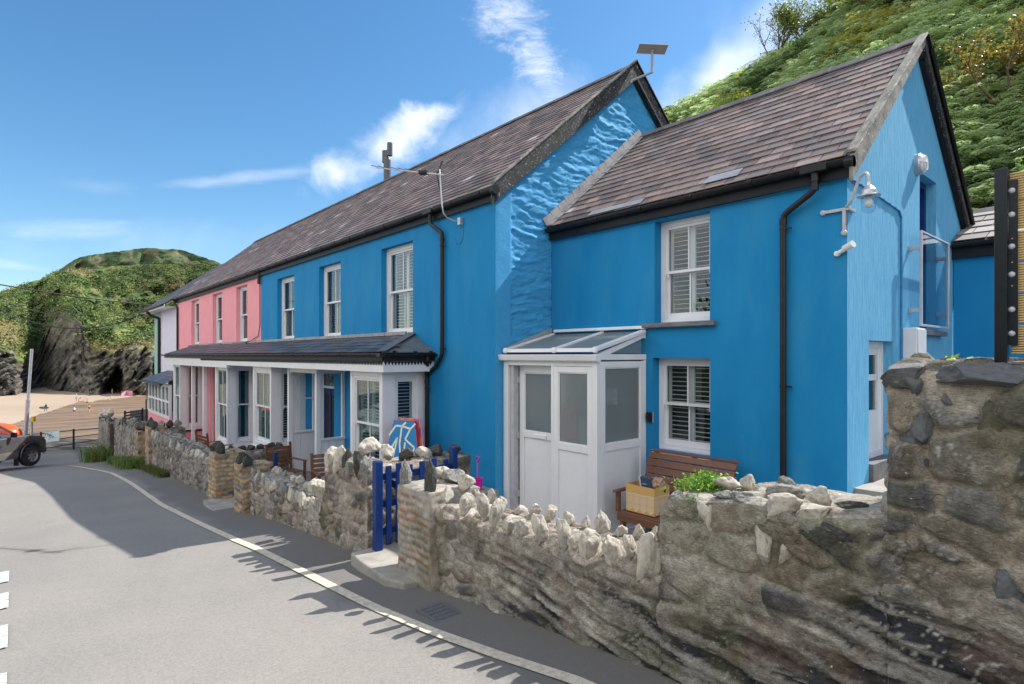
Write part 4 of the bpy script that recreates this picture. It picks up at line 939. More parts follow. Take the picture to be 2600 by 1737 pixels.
# ================================================================== PINK HOUSE
def pink():
    T = thing('pink_house', 'salmon pink terraced house with three narrow upstairs sash windows', 'house', (-25, 8, -3.6))
    ops = [(-21.71, -20.449), (-24.881, -23.527), (-28.452, -27.103)]
    dr = (-25.2, -24.2, -4.0, -.4)
    b = B(); wall_faces(b, 'Y', HY, -31.2, -19.036, -4.6, lambda u: 2.66, [(a, c, .44, 2.38) for a, c in ops] + [dr], .16); b.build('front_wall', M['pink'], T)
    for a, c in ops:
        sash(T, 'Y', HY + .13, a, c, .465, 2.38, shutter=False, curtain=True, ow=.09)
        b = B(); b.box(a - .15, c + .1, HY - .1, HY + .12, .36, .438); b.build('window_sill', M['sill'], T)
    long_roof_bits(T, -31.45, -19.036, 21)
    b = B(); b.box(-31.4, -19.036, HY - .06, HY - .03, 2.48, 2.67); b.build('fascia', M['blackpaint'], T)
    gutter('gutter', -31.5, -19.036, HY - .125, 2.665, .07, T, brk=.8)
    b = B(); bar(b, 'Y', HY, dr[0], dr[1], dr[2], dr[3], .1, .16); d = b.build('door', M['red_door'], T)
    b = B(); frame_rect(b, 'Y', HY, dr[0] + .003, dr[1] - .003, dr[2] + .003, dr[3] - .003, .07, .04, .098); b.build('frame', M['white'], d)
    pipe('downpipe', [(-31.3, HY - .125, 2.6), (-31.3, HY - .125, 2.45), (-31.0, HY - .06, 2.25), (-31.0, HY - .06, .1)], .045, T, brackets=[(-31, HY - .06, 1.9), (-31, HY - .06, .5)])
    b = B(); b.tube([(-19.1, HY - .02, 2.4), (-19.08, HY - .02, 1.0), (-19.2, HY - .03, .62), (-20.0, HY - .05, .46), (-20.6, HY - .1, .42)], .012, n=6)
    b.tube([(-19.03, HY - .06, 2.62), (-19.03, HY - .07, 2.25)], .05, n=8); b.build('cable', M['wire'], T)
pink()
# ================================================================== BAY WINDOWS, CANOPY AND DOORWAY SCREENS
def bay(name, label, x0, x1, yf, zt, zb, zs, m_frame, m_plinth, shutter, curtain, front=None, side=None, gm=None, tilt=10):
    T = thing(name, label, 'bay window', ((x0 + x1) / 2, (yf + HY) / 2, zb), group='box bay windows under the canopy')
    b = B(); P = .10
    b.box(x0, x0 + P, yf, yf + P, zs, zt); b.box(x1 - P, x1, yf, yf + P, zs, zt); b.box(x0 + P, x1 - P, yf, yf + P, zt - .12, zt); b.box(x0 + P, x1 - P, yf, yf + P, zs, zs + .08)
    sy0, sy1 = side or (yf + .26, HY - .18)
    b.box(x1 - P, x1, yf + P, sy0, zs, zt); b.box(x1 - P, x1, sy1, HY - .004, zs, zt); b.box(x1 - P, x1, sy0, sy1, zt - .14, zt); b.box(x1 - P, x1, sy0, sy1, zs, zs + .12)
    b.box(x0, x0 + P, yf + P, HY - .004, zs, zt); b.box(x0, x1, yf, HY - .004, zt + .003, zt + .03)
    b.build('casing', m_frame, T, bevel=.006)
    b = B(); b.box(x0 + .03, x1 - .03, yf + .03, HY - .004, zb, zs - .06); b.build('plinth', m_plinth, T)
    b = B(); b.box(x0 - .05, x1 + .05, yf - .05, HY - .004, zs - .058, zs - .003); b.build('sill_board', M['blackpaint'] if m_plinth is M['pink'] else m_frame, T)
    sash(T, 'Y', yf + .02, x0 + P, x1 - P, zs + .10, zt - .12, shutter=shutter, curtain=curtain, room=False, glassm=gm or M['glass_green'], ow=.05, tilt=tilt)
    sash(T, 'X', x1 - .02, sy0, sy1, zs + .14, zt - .14, shutter=shutter, curtain=curtain, room=False, glassm=gm or M['glass'], ow=.04, tilt=2, mull=False, npan=1, sf=.02)
    b = B(); b.box(x0 + P + .3, x0 + P + .32, yf + .32, HY - .01, zs, zt); b.quad((x0 + .3, HY - .012, zs), (x1 - P - .002, HY - .012, zs), (x1 - P - .002, HY - .012, zt - .02), (x0 + .3, HY - .012, zt - .02))
    b.build('room_lining', M['dark'], T)
    return T
def X5(px, Y=5.04): return onY(px, 1000, Y).x
bay('bay_window', 'white box bay window with shutters behind the two body boards, nearest the camera', -10.72, -9.41, 5.04, -.27, yard_z(-10), -2.30, M['white'], M['white'], True, False)
bay('bay_window', 'white box bay window with shutters between the blue doorway screen and the pink wall', X5(642), X5(688), 5.04, -.27, yard_z(-16), -2.45, M['white'], M['white'], True, False)
bay('bay_window', 'white box bay window with open curtains in front of the pink house, right of its red door', X5(546), X5(577), 5.04, -.27, yard_z(-20), -2.85, M['white'], M['white'], False, True)
bay('bay_window', 'white box bay window on a pink plinth with a black sill board', X5(440), X5(457), 5.04, -.27, yard_z(-26.5), -3.0, M['white'], M['pink'], False, True)
def canopy():
    T = thing('veranda_canopy', 'long lean-to slate canopy over the ground-floor bays of the blue and pink houses', 'canopy', (-18, 5.4, 0))
    yE, zE, yW, zW = 4.86, .045, HY - .004, .40; xr, xl = -9.08, -28.2; hip = .78
    rd = random.Random(5)
    keep = lambda x, y: x < xr - hip * 1.0 * (y - yE) / (yW - yE) - .05
    slates('roof', M['slate_dark'], T, xl, xr, (yE, zE), (yW, zW), 5, .34, DRK, keep=keep, under=hip, seed=31, th=.008, over=1.1, odd=(.10, .10, .13), oddp=.1)
    # remove the plain underlay beyond the hip by building the hip end above it
    b = B(); b.col((.11, .115, .12))
    b.quad((xr + .02, yE - .02, zE + .012), (xr + .02, yW, zE + .012), (xr - hip, yW, zW + .03)); b.quad((xr + .02, yE - .02, zE), (xr + .02, yW, zE), (xr + .02, yW, zE + .012), (xr + .02, yE - .02, zE + .012))
    b.build('hip_end', M['slate_dark'], T)
    b = B(); b.beam((xr + .01, yE - .02, zE + .03), (xr - hip, yW - .01, zW + .045), .17, .012); b.build('hip_lead', mat('hip_lead', (.12, .13, .16), .45), T)
    b = B()
    for k in range(22):
        a = xl + .3 + k * .85
        if a + .85 < xr - hip: b.box(a, a + .83, yW - .05, yW - .005, zW + .005, zW + .075)
    b.build('flashing', M['lead'], T)
    gutter('gutter', xl - .1, xr - .02, yE - .045, zE - .02, .05, T, brk=.62)
    b = B(); n = 8   # return gutter along the end
    for k in range(n):
        a0, a1 = math.pi + math.pi * k / n, math.pi + math.pi * (k + 1) / n; r = .05; cx, cz = xr + .045, zE - .02
        b.quad((cx + math.cos(a0) * r, yE - .05, cz + math.sin(a0) * r), (cx + math.cos(a0) * r, yW, cz + math.sin(a0) * r), (cx + math.cos(a1) * r, yW, cz + math.sin(a1) * r), (cx + math.cos(a1) * r, yE - .05, cz + math.sin(a1) * r))
    for y in (yE + .2, yE + .62, yE + .95): b.tube([(xr + .045, y, cz), (xr + .045, y + .04, cz)], .056, n=12)
    b.box(xr - .01, xr + .1, yE - .1, yE + .01, zE - .075, zE - .01); b.build('end_gutter', M['black'], T)
    b = B(); b.box(xl, xr - .02, yE + .012, yE + .035, zE - .15, zE - .01); b.box(xr - .03, xr - .005, yE + .036, yW, zE - .15, zE - .01); b.build('fascia', M['blackpaint'], T)
    b = B(); b.box(xl, xr - .03, yE + .04, yE + .20, -.30, -.115); b.box(xr - .21, xr - .04, yE + .20, yW, -.30, -.115)
    b.box(xl, xr - .04, yE + .2, yW, -.11, -.09); b.build('beam', M['white'], T)
    b = B(); x = xr - .04   # saw-tooth valance
    while x > -22: b.prism([(x, yE + .030, -.115), (x - .055, yE + .030, -.115), (x - .0275, yE + .030, -.175)], (0, -.012, 0)); x -= .06
    y = yE + .05
    while y < yW - .06: b.prism([(xr - .028, y, -.115), (xr - .028, y + .06, -.115), (xr - .028, y + .03, -.18)], (.012, 0, 0)); y += .066
    b.build('valance', M['blackpaint'], T)
    b = B(); b.prism([(xr - .045, yE + .3, -.30), (xr - .045, yE + .3, -.30), (xr - .045, yW, -.30)], (.0, 0, .001)) if False else None
    pipe('downpipe', [(xr + .02, HY - .18, 0), (xr + .02, HY - .18, -.12), (-9.27, HY - .062, -.28), (-9.27, HY - .062, -.40)], .04, T)
    b = B(); b.box(-28.2, -18.9, yE + .04, yE + .2, -.38, -.302); b.build('beam', M['white'], T)
    return T
canopy()
def screens():
    T = thing('doorway_screen', 'white timber porch of two posts and glazed half-panels sheltering the navy front door', 'porch', (-13.8, 5.6, -2.95))
    yq = 5.30; zl = -2.98
    xl = onY(737, 1000, yq).x; xr = onY(807, 1000, yq).x
    for x in (xl, xr):
        b = B(); b.box(x - .055, x + .055, yq - .055, yq + .055, zl, -.303); b.build('post', M['white'], T, bevel=.006)
    b = B(); b.box(xl + .056, xr - .056, yq - .04, yq + .04, -.42, -.303)
    for x, s in ((xl + .056, 1), (xr - .056, -1)): b.prism([(x, yq - .03, -.421), (x + .07 * s, yq - .03, -.421), (x, yq - .03, -.50)], (0, .06, 0))
    b.build('lintel', M['white'], T)
    for x in (xl, xr):
        b = B(); y0, y1, zr = yq + .056, HY - .006, -1.92
        b.box(x - .04, x + .04, y0, y1, -.42, -.303); b.box(x - .05, x + .07, y0, y1, zr - .04, zr); b.box(x - .035, x + .035, y0, y0 + .07, zr, -.42); b.box(x - .035, x + .035, y1 - .07, y1, zr, -.42)
        if x == xl: b.box(x - .03, x + .03, y0 + .07, y1 - .07, -1.12, -1.09)
        k = 3; w = (y1 - y0) / k
        for q in range(k): b.box(x - .02, x + .02, y0 + q * w + .003, y0 + (q + 1) * w - .003, zl, zr - .04)
        b.box(x - .03, x + .03, y0, y1, zl, zl + .1)
        b.build('side_panel', M['white'], T)
    # second, plainer porch of the pink house
    T = thing('doorway_screen', 'pair of white timber posts framing the red doorway of the pink house', 'porch', (-24, 5.5, -3.7))
    for px_ in (491, 520):
        x = onY(px_, 1000, yq).x; b = B(); b.box(x - .08, x + .08, yq - .06, yq + .06, -3.9, -.39); b.build('post', M['white'], T, bevel=.006)
    x = onY(491, 1000, yq).x
screens()
# ================================================================== WHITE AND GREEN HOUSE AT THE FAR END
def white_house():
    T = thing('white_house', 'lilac-white house with pale green corner at the beach end of the terrace', 'house', (-34, 8, -4.6))
    b = B(); wall_faces(b, 'Y', HY, -35.5, -31.21, -5.2, lambda u: 2.35); b.build('front_wall', M['lilac'], T)
    b = B(); b.box(-37.2, -35.51, HY - .0, HY + .3, -5.2, 2.35); b.build('green_corner', M['mint'], T)
    b = B(); b.box(-37.2, -31.25, HY + .31, 12, -5.2, 2.3); b.build('rear_walls', M['mint'], T)
    slates('roof', M['slate'], T, -38.2, -31.46, (5.45, 2.45), (9.4, 5.4), 12, .5, DRK, seed=41)
    b = B(); b.box(-38.2, -31.46, 5.42, 5.46, 2.28, 2.42); b.box(-38.2, -31.46, 5.47, HY - .01, 2.29, 2.31); b.build('fascia', M['white'], T)
    gutter('gutter', -38.3, -31.5, 5.36, 2.42, .07, T, clips=False)
    pipe('downpipe', [(-35.6, 5.36, 2.3), (-35.6, 5.5, 2.1), (-35.4, HY - .08, 1.95), (-35.4, HY - .08, -1.2)], .07, T, brackets=[(-35.4, HY - .08, 1.4), (-35.4, HY - .08, 0)])
    # glazed sun room
    S = thing('sun_room', 'small glazed lean-to with slate roof in front of the lilac-white house', 'sun room', (-30.5, 5.4, -4.6))
    x0, x1, yf, zt, zb = -33.2, -28.15, 5.04, -1.27, -2.75
    b = B(); b.box(x0, x1, yf + .01, HY - .01, -4.8, zb); b.build('base_wall', M['pink'], S)
    b = B(); frame_rect(b, 'Y', yf, x0, x1, zb + .003, zt, .12, 0, .1)
    for k in range(1, 6): q = x0 + (x1 - x0) * k / 6; b.box(q - .04, q + .04, yf, yf + .1, zb + .12, zt - .12)
    b.box(x0 + .12, x1 - .12, yf - .005, yf + .105, -2.05, -1.97); b.build('frame', M['mint'] if False else M['white'], S)
    b = B(); b.box(x0 + .1, x1 - .1, yf + .05, yf + .055, zb + .1, zt - .1); b.build('pane', M['glass_green'], S)
    b = B(); b.box(x0 + .1, x1 - .1, HY - .06, HY - .02, zb, zt); b.build('room_lining', M['dark'], S)
    slates('roof', M['slate_dark'], S, x0 - .3, x1 + .1, (yf - .25, zt + .06), (HY - .01, zt + .50), 4, .4, DRK, seed=45)
    gutter('gutter', x0 - .3, x1 + .1, yf - .32, zt + .05, .07, S, clips=False)
    # beach-side terrace with railing
    r = thing('terrace_railing', 'tall black vertical-bar railing beside the sun room above the beach', 'railing', (-36.5, 4.6, -4.0))
    a = onD(371, 968, 31.5); c = onD(397, 966, 31.0); a2 = onD(371, 1016, 31.5); c2 = onD(397, 1010, 31.0)
    b = B(); b.beam(a, c, .04, .04); b.beam(a2, c2, .04, .04)
    for k in range(9): b.beam(a.lerp(c, k / 8), a2.lerp(c2, k / 8), .02, .02, up=(0, 1, 0))
    b.beam(a2, a2 - Vector((0, 0, 1.5)), .06, .06, up=(0, 1, 0)); b.beam(c2, c2 - Vector((0, 0, 1.5)), .06, .06, up=(0, 1, 0)); b.build('bars', M['steel_black'], r)
    # retaining block of the terrace
    p = onD(330, 1043, 33); q = onD(420, 1036, 31); b = B(); dn = Vector((0, 0, -2.6)); bk = Vector((-.7, 1.0, 0)) * 4
    b.hexa([p + dn, q + dn, q + dn + bk, p + dn + bk, p, q, q + bk, p + bk]); b.build('terrace_wall', M['rocky_dark'], None, label='low dark retaining wall under the terrace at the beach end', cat='wall')
white_house()
# ================================================================== REAR EXTENSION
def extension():
    T = thing('rear_extension', 'low blue rear wing with grey slate roof seen past the gable', 'extension', (-.8, 12.5, -.5))
    y = 11.9; b = B(); wall_faces(b, 'Y', y, GX + .01, 3.0, -2.6, lambda u: 1.78); b.build('front_wall', M['blue'], T)
    b = B(); b.quad((3, y, -2.6), (3, y + 3, -2.6), (3, y + 3, 1.8), (3, y, 1.8)); b.build('side_wall', M['blue'], T)
    slates('roof', M['slate'], T, GX + .005, 3.1, (y - .12, 1.86), (y + 1.5, 2.62), 5, .45, [(.17, .155, .155), (.15, .14, .145), (.20, .185, .18)], seed=51, th=.016)
    ridge_tiles(GX, 3.1, y + 1.5, 2.64, T, L=.6)
    b = B(); b.box(GX + .01, 3.05, y - .08, y - .004, 1.60, 1.82); b.build('fascia', M['blackpaint'], T)
    gutter('gutter', GX + .02, 3.1, y - .15, 1.83, .06, T, clips=False)
extension()
# ================================================================== STONE WALLS
PAL_A = [(0.301, 0.263, 0.220), (0.211, 0.185, 0.166), (0.376, 0.334, 0.290), (0.255, 0.213, 0.172), (0.166, 0.154, 0.144), (0.452, 0.398, 0.345), (0.286, 0.234, 0.194)]
PAL_B = [(0.365, 0.311, 0.271), (0.281, 0.231, 0.205), (0.217, 0.185, 0.173), (0.421, 0.358, 0.302), (0.337, 0.265, 0.219), (0.168, 0.152, 0.142)]
PAL_C = [(0.240, 0.212, 0.199), (0.168, 0.156, 0.154), (0.309, 0.265, 0.231), (0.211, 0.178, 0.154), (0.393, 0.344, 0.296), (0.141, 0.132, 0.135)]
PAL_ROCK = [(0.156, 0.144, 0.132), (0.086, 0.082, 0.086), (0.219, 0.184, 0.143), (0.117, 0.109, 0.103), (0.265, 0.227, 0.186), (0.062, 0.062, 0.067), (0.187, 0.147, 0.107)]
PAL_YB = [(.50, .31, .13), (.46, .27, .11), (.52, .35, .17), (.40, .22, .11), (.10, .095, .10), (.47, .30, .14)]
PAL_RB = [(.36, .185, .125), (.31, .17, .12), (.38, .23, .16), (.24, .18, .14), (.28, .25, .21), (.33, .27, .21)]
def rubble(name, x0, x1, base, top, y0, y1, parent=None, res=.022, cell=(.26, .14), shear=0., pal=PAL_A, mortar=(.30, .285, .25), relief=.03, rough=.03, seed=1, brick=None,
           strata=None, mcover=.35, xdrop=None, ends=(True, True), mj=.10, zf=(-99, -99), **kw):
    """rough masonry block: every face is a fine grid displaced into stones and joints"""
    rng = np.random.default_rng(seed); allV, allF, allC = [], [], []; n0 = 0
    pal = np.array(pal)
    def face(P, uv, nrm, ef):
        nonlocal n0
        X, Y, Z = P; u, v = uv
        if brick is not None:
            bw, bh = brick; row = np.floor(v / bh); uu = u / bw + .5 * (row % 2); fx, fy = uu % 1, (v / bh) % 1
            e = np.minimum(np.minimum(fx, 1 - fx) * bw, np.minimum(fy, 1 - fy) * bh) / .030; idv = _h(np.floor(uu), row, row * 0, seed)
            e = e - (fbm(u * 14, v * 14, seed=seed) - .5) * .35
        else:
            wv = v / cell[1] + shear * u / cell[1] + (fbm(u * 2.2, v * 2.2, seed=seed + 2, o=3) - .5) * 1.1; uu = u / cell[0] + (fbm(u * 3, v * 3, seed=seed + 3, o=3) - .5) * .8
            f1, f2, idv = voro(uu, wv, seed); e = (f2 - f1) / mj / 2.2
        st = sst(.15, .95, e); c = pal[(idv * len(pal)).astype(int) % len(pal)] * (.75 + .5 * ((idv * 37) % 1))[..., None]
        c = c * (.72 + .56 * fbm(u * 18, v * 18, seed=seed + 4, o=4))[..., None]
        h = relief * st * (.45 + .9 * ((idv * 91) % 1)) + rough * (fbm(u * 7, v * 7, seed=seed + 6, o=5) - .5)
        cov = sst(.56, .68, fbm(u * 1.7, v * 1.7, seed=seed + 11, o=4) + mcover - .35); st2 = st * (1 - cov * .85); h = h * (1 - cov * .6) + cov * .010
        mc = np.array(mortar) * (.8 + .4 * fbm(u * 10, v * 10, seed=seed + 7))[..., None]
        if strata is not None:
            sm = strata(X, Z); q = v + .13 * u + (fbm(u * .9, v * .9, seed=91, o=3) - .5) * .13 + (fbm(u * 3.2, v * 3.2, seed=96, o=3) - .5) * .05
            b1 = fbm(u * 2.0, q * 26, seed=92, o=6, g=.56); b2 = fbm(u * 3.5, q * 38, seed=93, o=4)
            lc = np.array((.265, .252, .228)) + (np.array((.034, .036, .042)) - np.array((.265, .252, .228))) * sst(.505, .55, b1)[..., None]
            lc = lc + (np.array((.42, .39, .335)) - lc) * (sst(.50, .62, fbm(u * 1.4, q * 4.5, seed=95, o=4)) * .85)[..., None]
            lc = lc + (np.array((.19, .135, .105)) - lc) * (sst(.64, .72, fbm(u * 2.1, q * 5, seed=98)) * .55)[..., None]
            lc = lc * (.50 + 1.0 * b2)[..., None]
            hs = (b1 - .5) * -.075 + (b2 - .5) * .04 + rough * (fbm(u * 7, v * 7, seed=9, o=5) - .5)
            h = h * (1 - sm) + hs * sm
            col = mc + (c - mc) * st2[..., None]; col = col + (lc - col) * sm[..., None]
        else: col = mc + (c - mc) * st2[..., None]
        # lichen spots
        lich = sst(.80, .84, vn(u * 75, v * 75, seed=20)) * sst(.50, .62, fbm(u * 1.6, v * 1.6, seed=21)); col = col + (np.array((.50, .49, .44)) - col) * (lich * (.45 + .4 * sst(-1.4, -.6, X)))[..., None]
        moss = sst(.60, .70, fbm(u * 2.4, v * 2.4, seed=31, o=4)) * .4; col = col * (1 - moss[..., None]) + np.array((.12, .115, .05)) * moss[..., None]
        # shared wobble keeps the corners closed
        wx = (fbm(X * 4, Y * 4, Z * 4, seed=40, o=3) - .5) * .05; wy = (fbm(X * 4, Y * 4, Z * 4, seed=50, o=3) - .5) * .05; wz = (fbm(X * 4, Y * 4, Z * 4, seed=60, o=3) - .5) * .05
        d = h * ef
        V = np.stack([X + wx + nrm[0] * d, Y + wy + nrm[1] * d, Z + wz + nrm[2] * d], -1)
        a, b_ = X.shape; F = gridF(a, b_) + n0; n0 += a * b_
        allV.append(V.reshape(-1, 3)); allF.append(F); allC.append(np.clip(col, .012, .9).reshape(-1, 3))
    def ax(a, c, r): return np.linspace(a, c, max(3, int(abs(c - a) / r) + 1))
    xs = ax(x0, x1, res); tz = np.array([top(x) for x in xs]); bz = np.array([base(x) for x in xs]) - .08
    H = (tz - bz).max(); ks = np.linspace(0, 1, max(4, int(H / res)))[None, :]
    fade = lambda t, L: np.clip(np.minimum(t, L - t) / .05, 0, 1) ** .6
    X = xs[:, None] + 0 * ks; Z = bz[:, None] + (tz - bz)[:, None] * ks
    fl = np.clip((X - x0) / .05, 0, 1) ** .6; fr = np.clip((x1 - X) / .05, 0, 1) ** .6; fl = np.where(Z > zf[0], fl, 1); fr = np.where(Z > zf[1], fr, 1)
    ex = fl * fr * np.clip((tz[:, None] - Z) / .05, 0, 1) ** .6
    face((X, 0 * X + y0, Z), (X, Z), (0, -1, 0), ex)
    kb = np.linspace(0, 1, 8)[None, :]; Xb = xs[:, None] + 0 * kb; Zb = tz[:, None] - .9 * (1 - kb)
    face((Xb, 0 * Xb + y1, Zb), (Xb + 7, Zb), (0, 1, 0), 0 * Xb)
    ys = ax(y0, y1, res); Xt, Yt = np.meshgrid(xs, ys, indexing='ij'); Zt = np.repeat(tz[:, None], len(ys), 1)
    face((Xt, Yt, Zt), (Xt, Yt + 5), (0, 0, 1), fade(Xt - x0, x1 - x0) * fade(Yt - y0, y1 - y0))
    for k, xe in ((0, x0), (1, x1)):
        if not ends[k]: continue
        t, b_ = top(xe), base(xe) - .08; zs = ax(b_, t, res); Ye, Ze = np.meshgrid(ys, zs, indexing='ij')
        face((0 * Ye + xe, Ye, Ze), (Ye + 3 + k * 9, Ze), (1 if k else -1, 0, 0), fade(Ye - y0, y1 - y0) * np.clip((t - Ze) / .05, 0, 1) ** .6)
    return npmesh(name, np.concatenate(allV), np.concatenate(allF), M['brick'] if brick is not None else M['stone'], cols=np.concatenate(allC), parent=parent, **kw)
_RK = {}
def ico(sub):
    bm = bmesh.new(); bmesh.ops.create_icosphere(bm, subdivisions=sub, radius=1); bm.verts.ensure_lookup_table()
    V = np.array([v.co[:] for v in bm.verts]); F = np.array([[v.index for v in f.verts] for f in bm.faces]); bm.free(); return V, F
def rock_mesh(k, m, kind):
    key = (k, m, kind)
    if key in _RK: return _RK[key]
    V, F = ico(4); s = k * 13.7
    rg = np.random.default_rng(k + 100); W = V * (1 + (fbm(V[:, 0] * 1.3 + s, V[:, 1] * 1.3, V[:, 2] * 1.3, seed=k, o=3) - .5) * .7)[:, None]
    if kind == 'slab': W = np.sign(W) * abs(W) ** .72
    for _ in range(16 if kind != 'round' else 11):
        n = rg.normal(0, 1, 3); n /= np.linalg.norm(n); c = rg.uniform(.50, .80); q = W @ n; W = W - np.outer(np.clip(q - c, 0, None) * .93, n)
    if kind == 'point': W[:, :2] *= (1 - .34 * np.clip(W[:, 2:3] + .25, 0, 1.2)); W[:, 2] *= 1.05
    W = W + ((fbm(V[:, 0] * 3.2 + s, V[:, 1] * 3.2, V[:, 2] * 3.2, seed=k + 50, o=4, g=.6) - .5) * .34)[:, None] * V
    W = W + ((fbm(V[:, 0] * 9 + s, V[:, 1] * 9, V[:, 2] * 5, seed=k + 90, o=2) - .5) * .09)[:, None] * V
    W /= abs(W).max(0)
    me = bpy.data.meshes.new('stone'); me.from_pydata([tuple(q) for q in W], [], [tuple(int(i) for i in f) for f in F]); me.polygons.foreach_set('use_smooth', [True] * len(me.polygons)); me.materials.append(M[m])
    _RK[key] = me; return me
_rk = random.Random(4)
def stone(name, parent, c, size, m='rocky', kind='round', rot=None, k=None, **kw):
    o = bpy.data.objects.new(name, rock_mesh(_rk.randrange(9) if k is None else k, m, kind)); COL.objects.link(o)
    o.parent = parent; o.location = Vector(c) - (wloc(parent) if parent is not None else Vector((0, 0, 0))); o.scale = [q / 2 for q in size]
    o.rotation_euler = rot or (_rk.uniform(-.12, .12), _rk.uniform(-.12, .12), _rk.uniform(-.5, .5)); return props(o, **kw)
def coping(parent, xs, y, zf, sz, m=('rocky',), kind='point', jy=.03, emb=.35, rot=None):
    for x in xs:
        s = [q * _rk.uniform(.70, 1.08) for q in sz]; z = zf(x) + s[2] * (.5 - emb)
        stone('coping_stone', parent, (x + _rk.uniform(-.02, .02), y + _rk.uniform(-jy, jy), z), s, m[_rk.randrange(len(m))], kind)
rz = road_z
zc_ = lambda X: np.interp(X, [-2.1, -1.6, -1.1, -.86, -.5, 0, 2], [-1.62, -1.42, -1.15, -.98, -.95, -1.05, -1.1])
ROCKM = lambda X, Z: sst(.14, -.14, Z - zc_(X) + (fbm(X * 2.4, Z * 2.4, seed=3) - .5) * .45)
def steps(a, b, d, j=.25):
    out = []; x = a
    while x < b: out.append(x); x += d * _rk.uniform(1 - j, 1 + j)
    return out
# ---- near wall, low part with white quartz teeth, and raised part
def wall_near():
    T = thing('stone_wall', 'near rubble garden wall topped with pointed white quartz stones in front of the porch and bench', 'wall', (-2.8, 3.2, -2.0))
    tA = interp([(-4.6, -1.40), (-4.2, -1.44), (-3.5, -1.43), (-2.65, -1.36), (-1.9, -1.31)])
    rubble('low_wall', -4.52, -1.98, rz, tA, 2.985, 3.50, T, zf=(-99, 9), res=.016, cell=(.26, .13), pal=PAL_A, mortar=(.40, .37, .32), mcover=.42, seed=3, relief=.035, ends=(True, False),
           strata=lambda X, Z: sst(-3.9, -2.6, X + (fbm(X * 2, Z * 2, seed=3) - .5) * 1.4 - (Z + 1.55) * .9) * sst(-1.42, -1.62, Z))
    tB = interp([(-2.06, -.93), (-1.98, -.86), (-1.8, -.83), (-1.5, -.80), (-1.2, -.79), (-.86, -.72), (-.7, -.68)])
    rubble('raised_wall', -2.05, -.80, rz, tB, 2.962, 3.56, T, zf=(-1.38, 9), res=.014, cell=(.30, .17), pal=PAL_A + PAL_ROCK[:3], mortar=(.44, .41, .35), mcover=.43, seed=8, relief=.04, ends=(True, False),
           strata=ROCKM)
    # white stones: front row set into the face
    for px_, py_, w, h, kd in ((1137, 1262, .10, .17, 'slab'), (1186, 1282, .11, .24, 'slab'), (1228, 1290, .09, .26, 'slab'), (1262, 1305, .09, .30, 'slab'), (1298, 1335, .12, .18, 'slab'), (1325, 1350, .10, .17, 'slab'), (1373, 1355, .16, .28, 'slab'), (1436, 1372, .11, .30, 'slab'),
                               (1462, 1380, .07, .22, 'slab'), (1497, 1390, .16, .30, 'slab'), (1550, 1400, .15, .22, 'slab'), (1601, 1400, .09, .2, 'slab'), (1642, 1425, .18, .34, 'slab'), (1683, 1420, .07, .24, 'slab')):
        p = onY(px_, py_, 3.0); stone('coping_stone', T, (p.x, 3.005, p.z + .02), (w, .16, h), 'rocky', kd, rot=(_rk.uniform(-.1, .1), _rk.uniform(-.15, .15), _rk.uniform(-.2, .2)))
    # back row standing on the top
    for px_, py_, w, h in ((1160, 1228, .17, .13), (1212, 1256, .14, .12), (1246, 1262, .13, .17), (1275, 1277, .15, .17), (1322, 1294, .17, .11), (1360, 1296, .15, .17), (1400, 1300, .16, .17), (1442, 1318, .17, .17), (1489, 1328, .13, .12), (1527, 1325, .17, .21), (1577, 1348, .13, .10), (1622, 1352, .12, .13), (1666, 1358, .14, .16), (1688, 1368, .09, .08)):
        p = onY(px_, py_, 3.42); stone('coping_stone', T, (p.x, 3.42, max(p.z, tA(p.x) + .02)), (w * .85, w * .8, h * 1.0), 'rocky', 'point')
    # stones built into and lying on the raised part
    for px_, py_, w, h, m, yy, kd in ((1802, 1325, .14, .26, 'rocky', 2.96, 'slab'), (1938, 1388, .12, .24, 'rocky', 2.95, 'slab'), (1995, 1398, .09, .16, 'rocky', 2.95, 'slab'), (1975, 1288, .22, .15, 'rocky', 2.97, 'slab'), (2060, 1305, .18, .12, 'rocky', 2.97, 'slab'),
                                      (1640, 1470, .12, .2, 'rocky', 3.0, 'slab'), (1890, 1268, .20, .08, 'rocky_grey', 3.0, 'slab'), (1715, 1265, .11, .09, 'rocky_grey', 3.0, 'round'), (2094, 1360, .34, .16, 'rocky_dark', 2.95, 'slab'), (1900, 1372, .11, .14, 'rocky_grey', 2.96, 'slab')):
        p = onY(px_, py_, yy); stone('face_stone', T, (p.x, yy + .03, p.z), (w, .16, h), m, kd, rot=(0, _rk.uniform(-.15, .15), 0))
    ls = [(1848, 1230, 3.2, .17, .10, 'rocky', 'a white lump beside the trailing plant'), (1902, 1232, 3.30, .13, .13, 'rocky', 'pale pointed'), (1985, 1250, 3.15, .24, .14, 'rocky_grey', 'big cream slanting'), (1997, 1228, 3.45, .12, .10, 'rocky_grey', ''), (2085, 1263, 3.15, .15, .12, 'rocky', ''), (2168, 1283, 3.12, .17, .055, 'rocky_dark', ''), (1940, 1240, 3.4, .2, .05, 'rocky_grey', ''), (2055, 1250, 3.45, .28, .05, 'rocky_grey', ''), (1845, 1256, 3.03, .15, .05, 'rocky_grey', '')]
    for x, y, yy, w, h, m, l in ls:
        p = onY(x, y, yy); stone('top_stone', T, (p.x, yy, max(p.z, tB(p.x) + h * .38)), (w, w * .75, h), m, 'round')
wall_near()
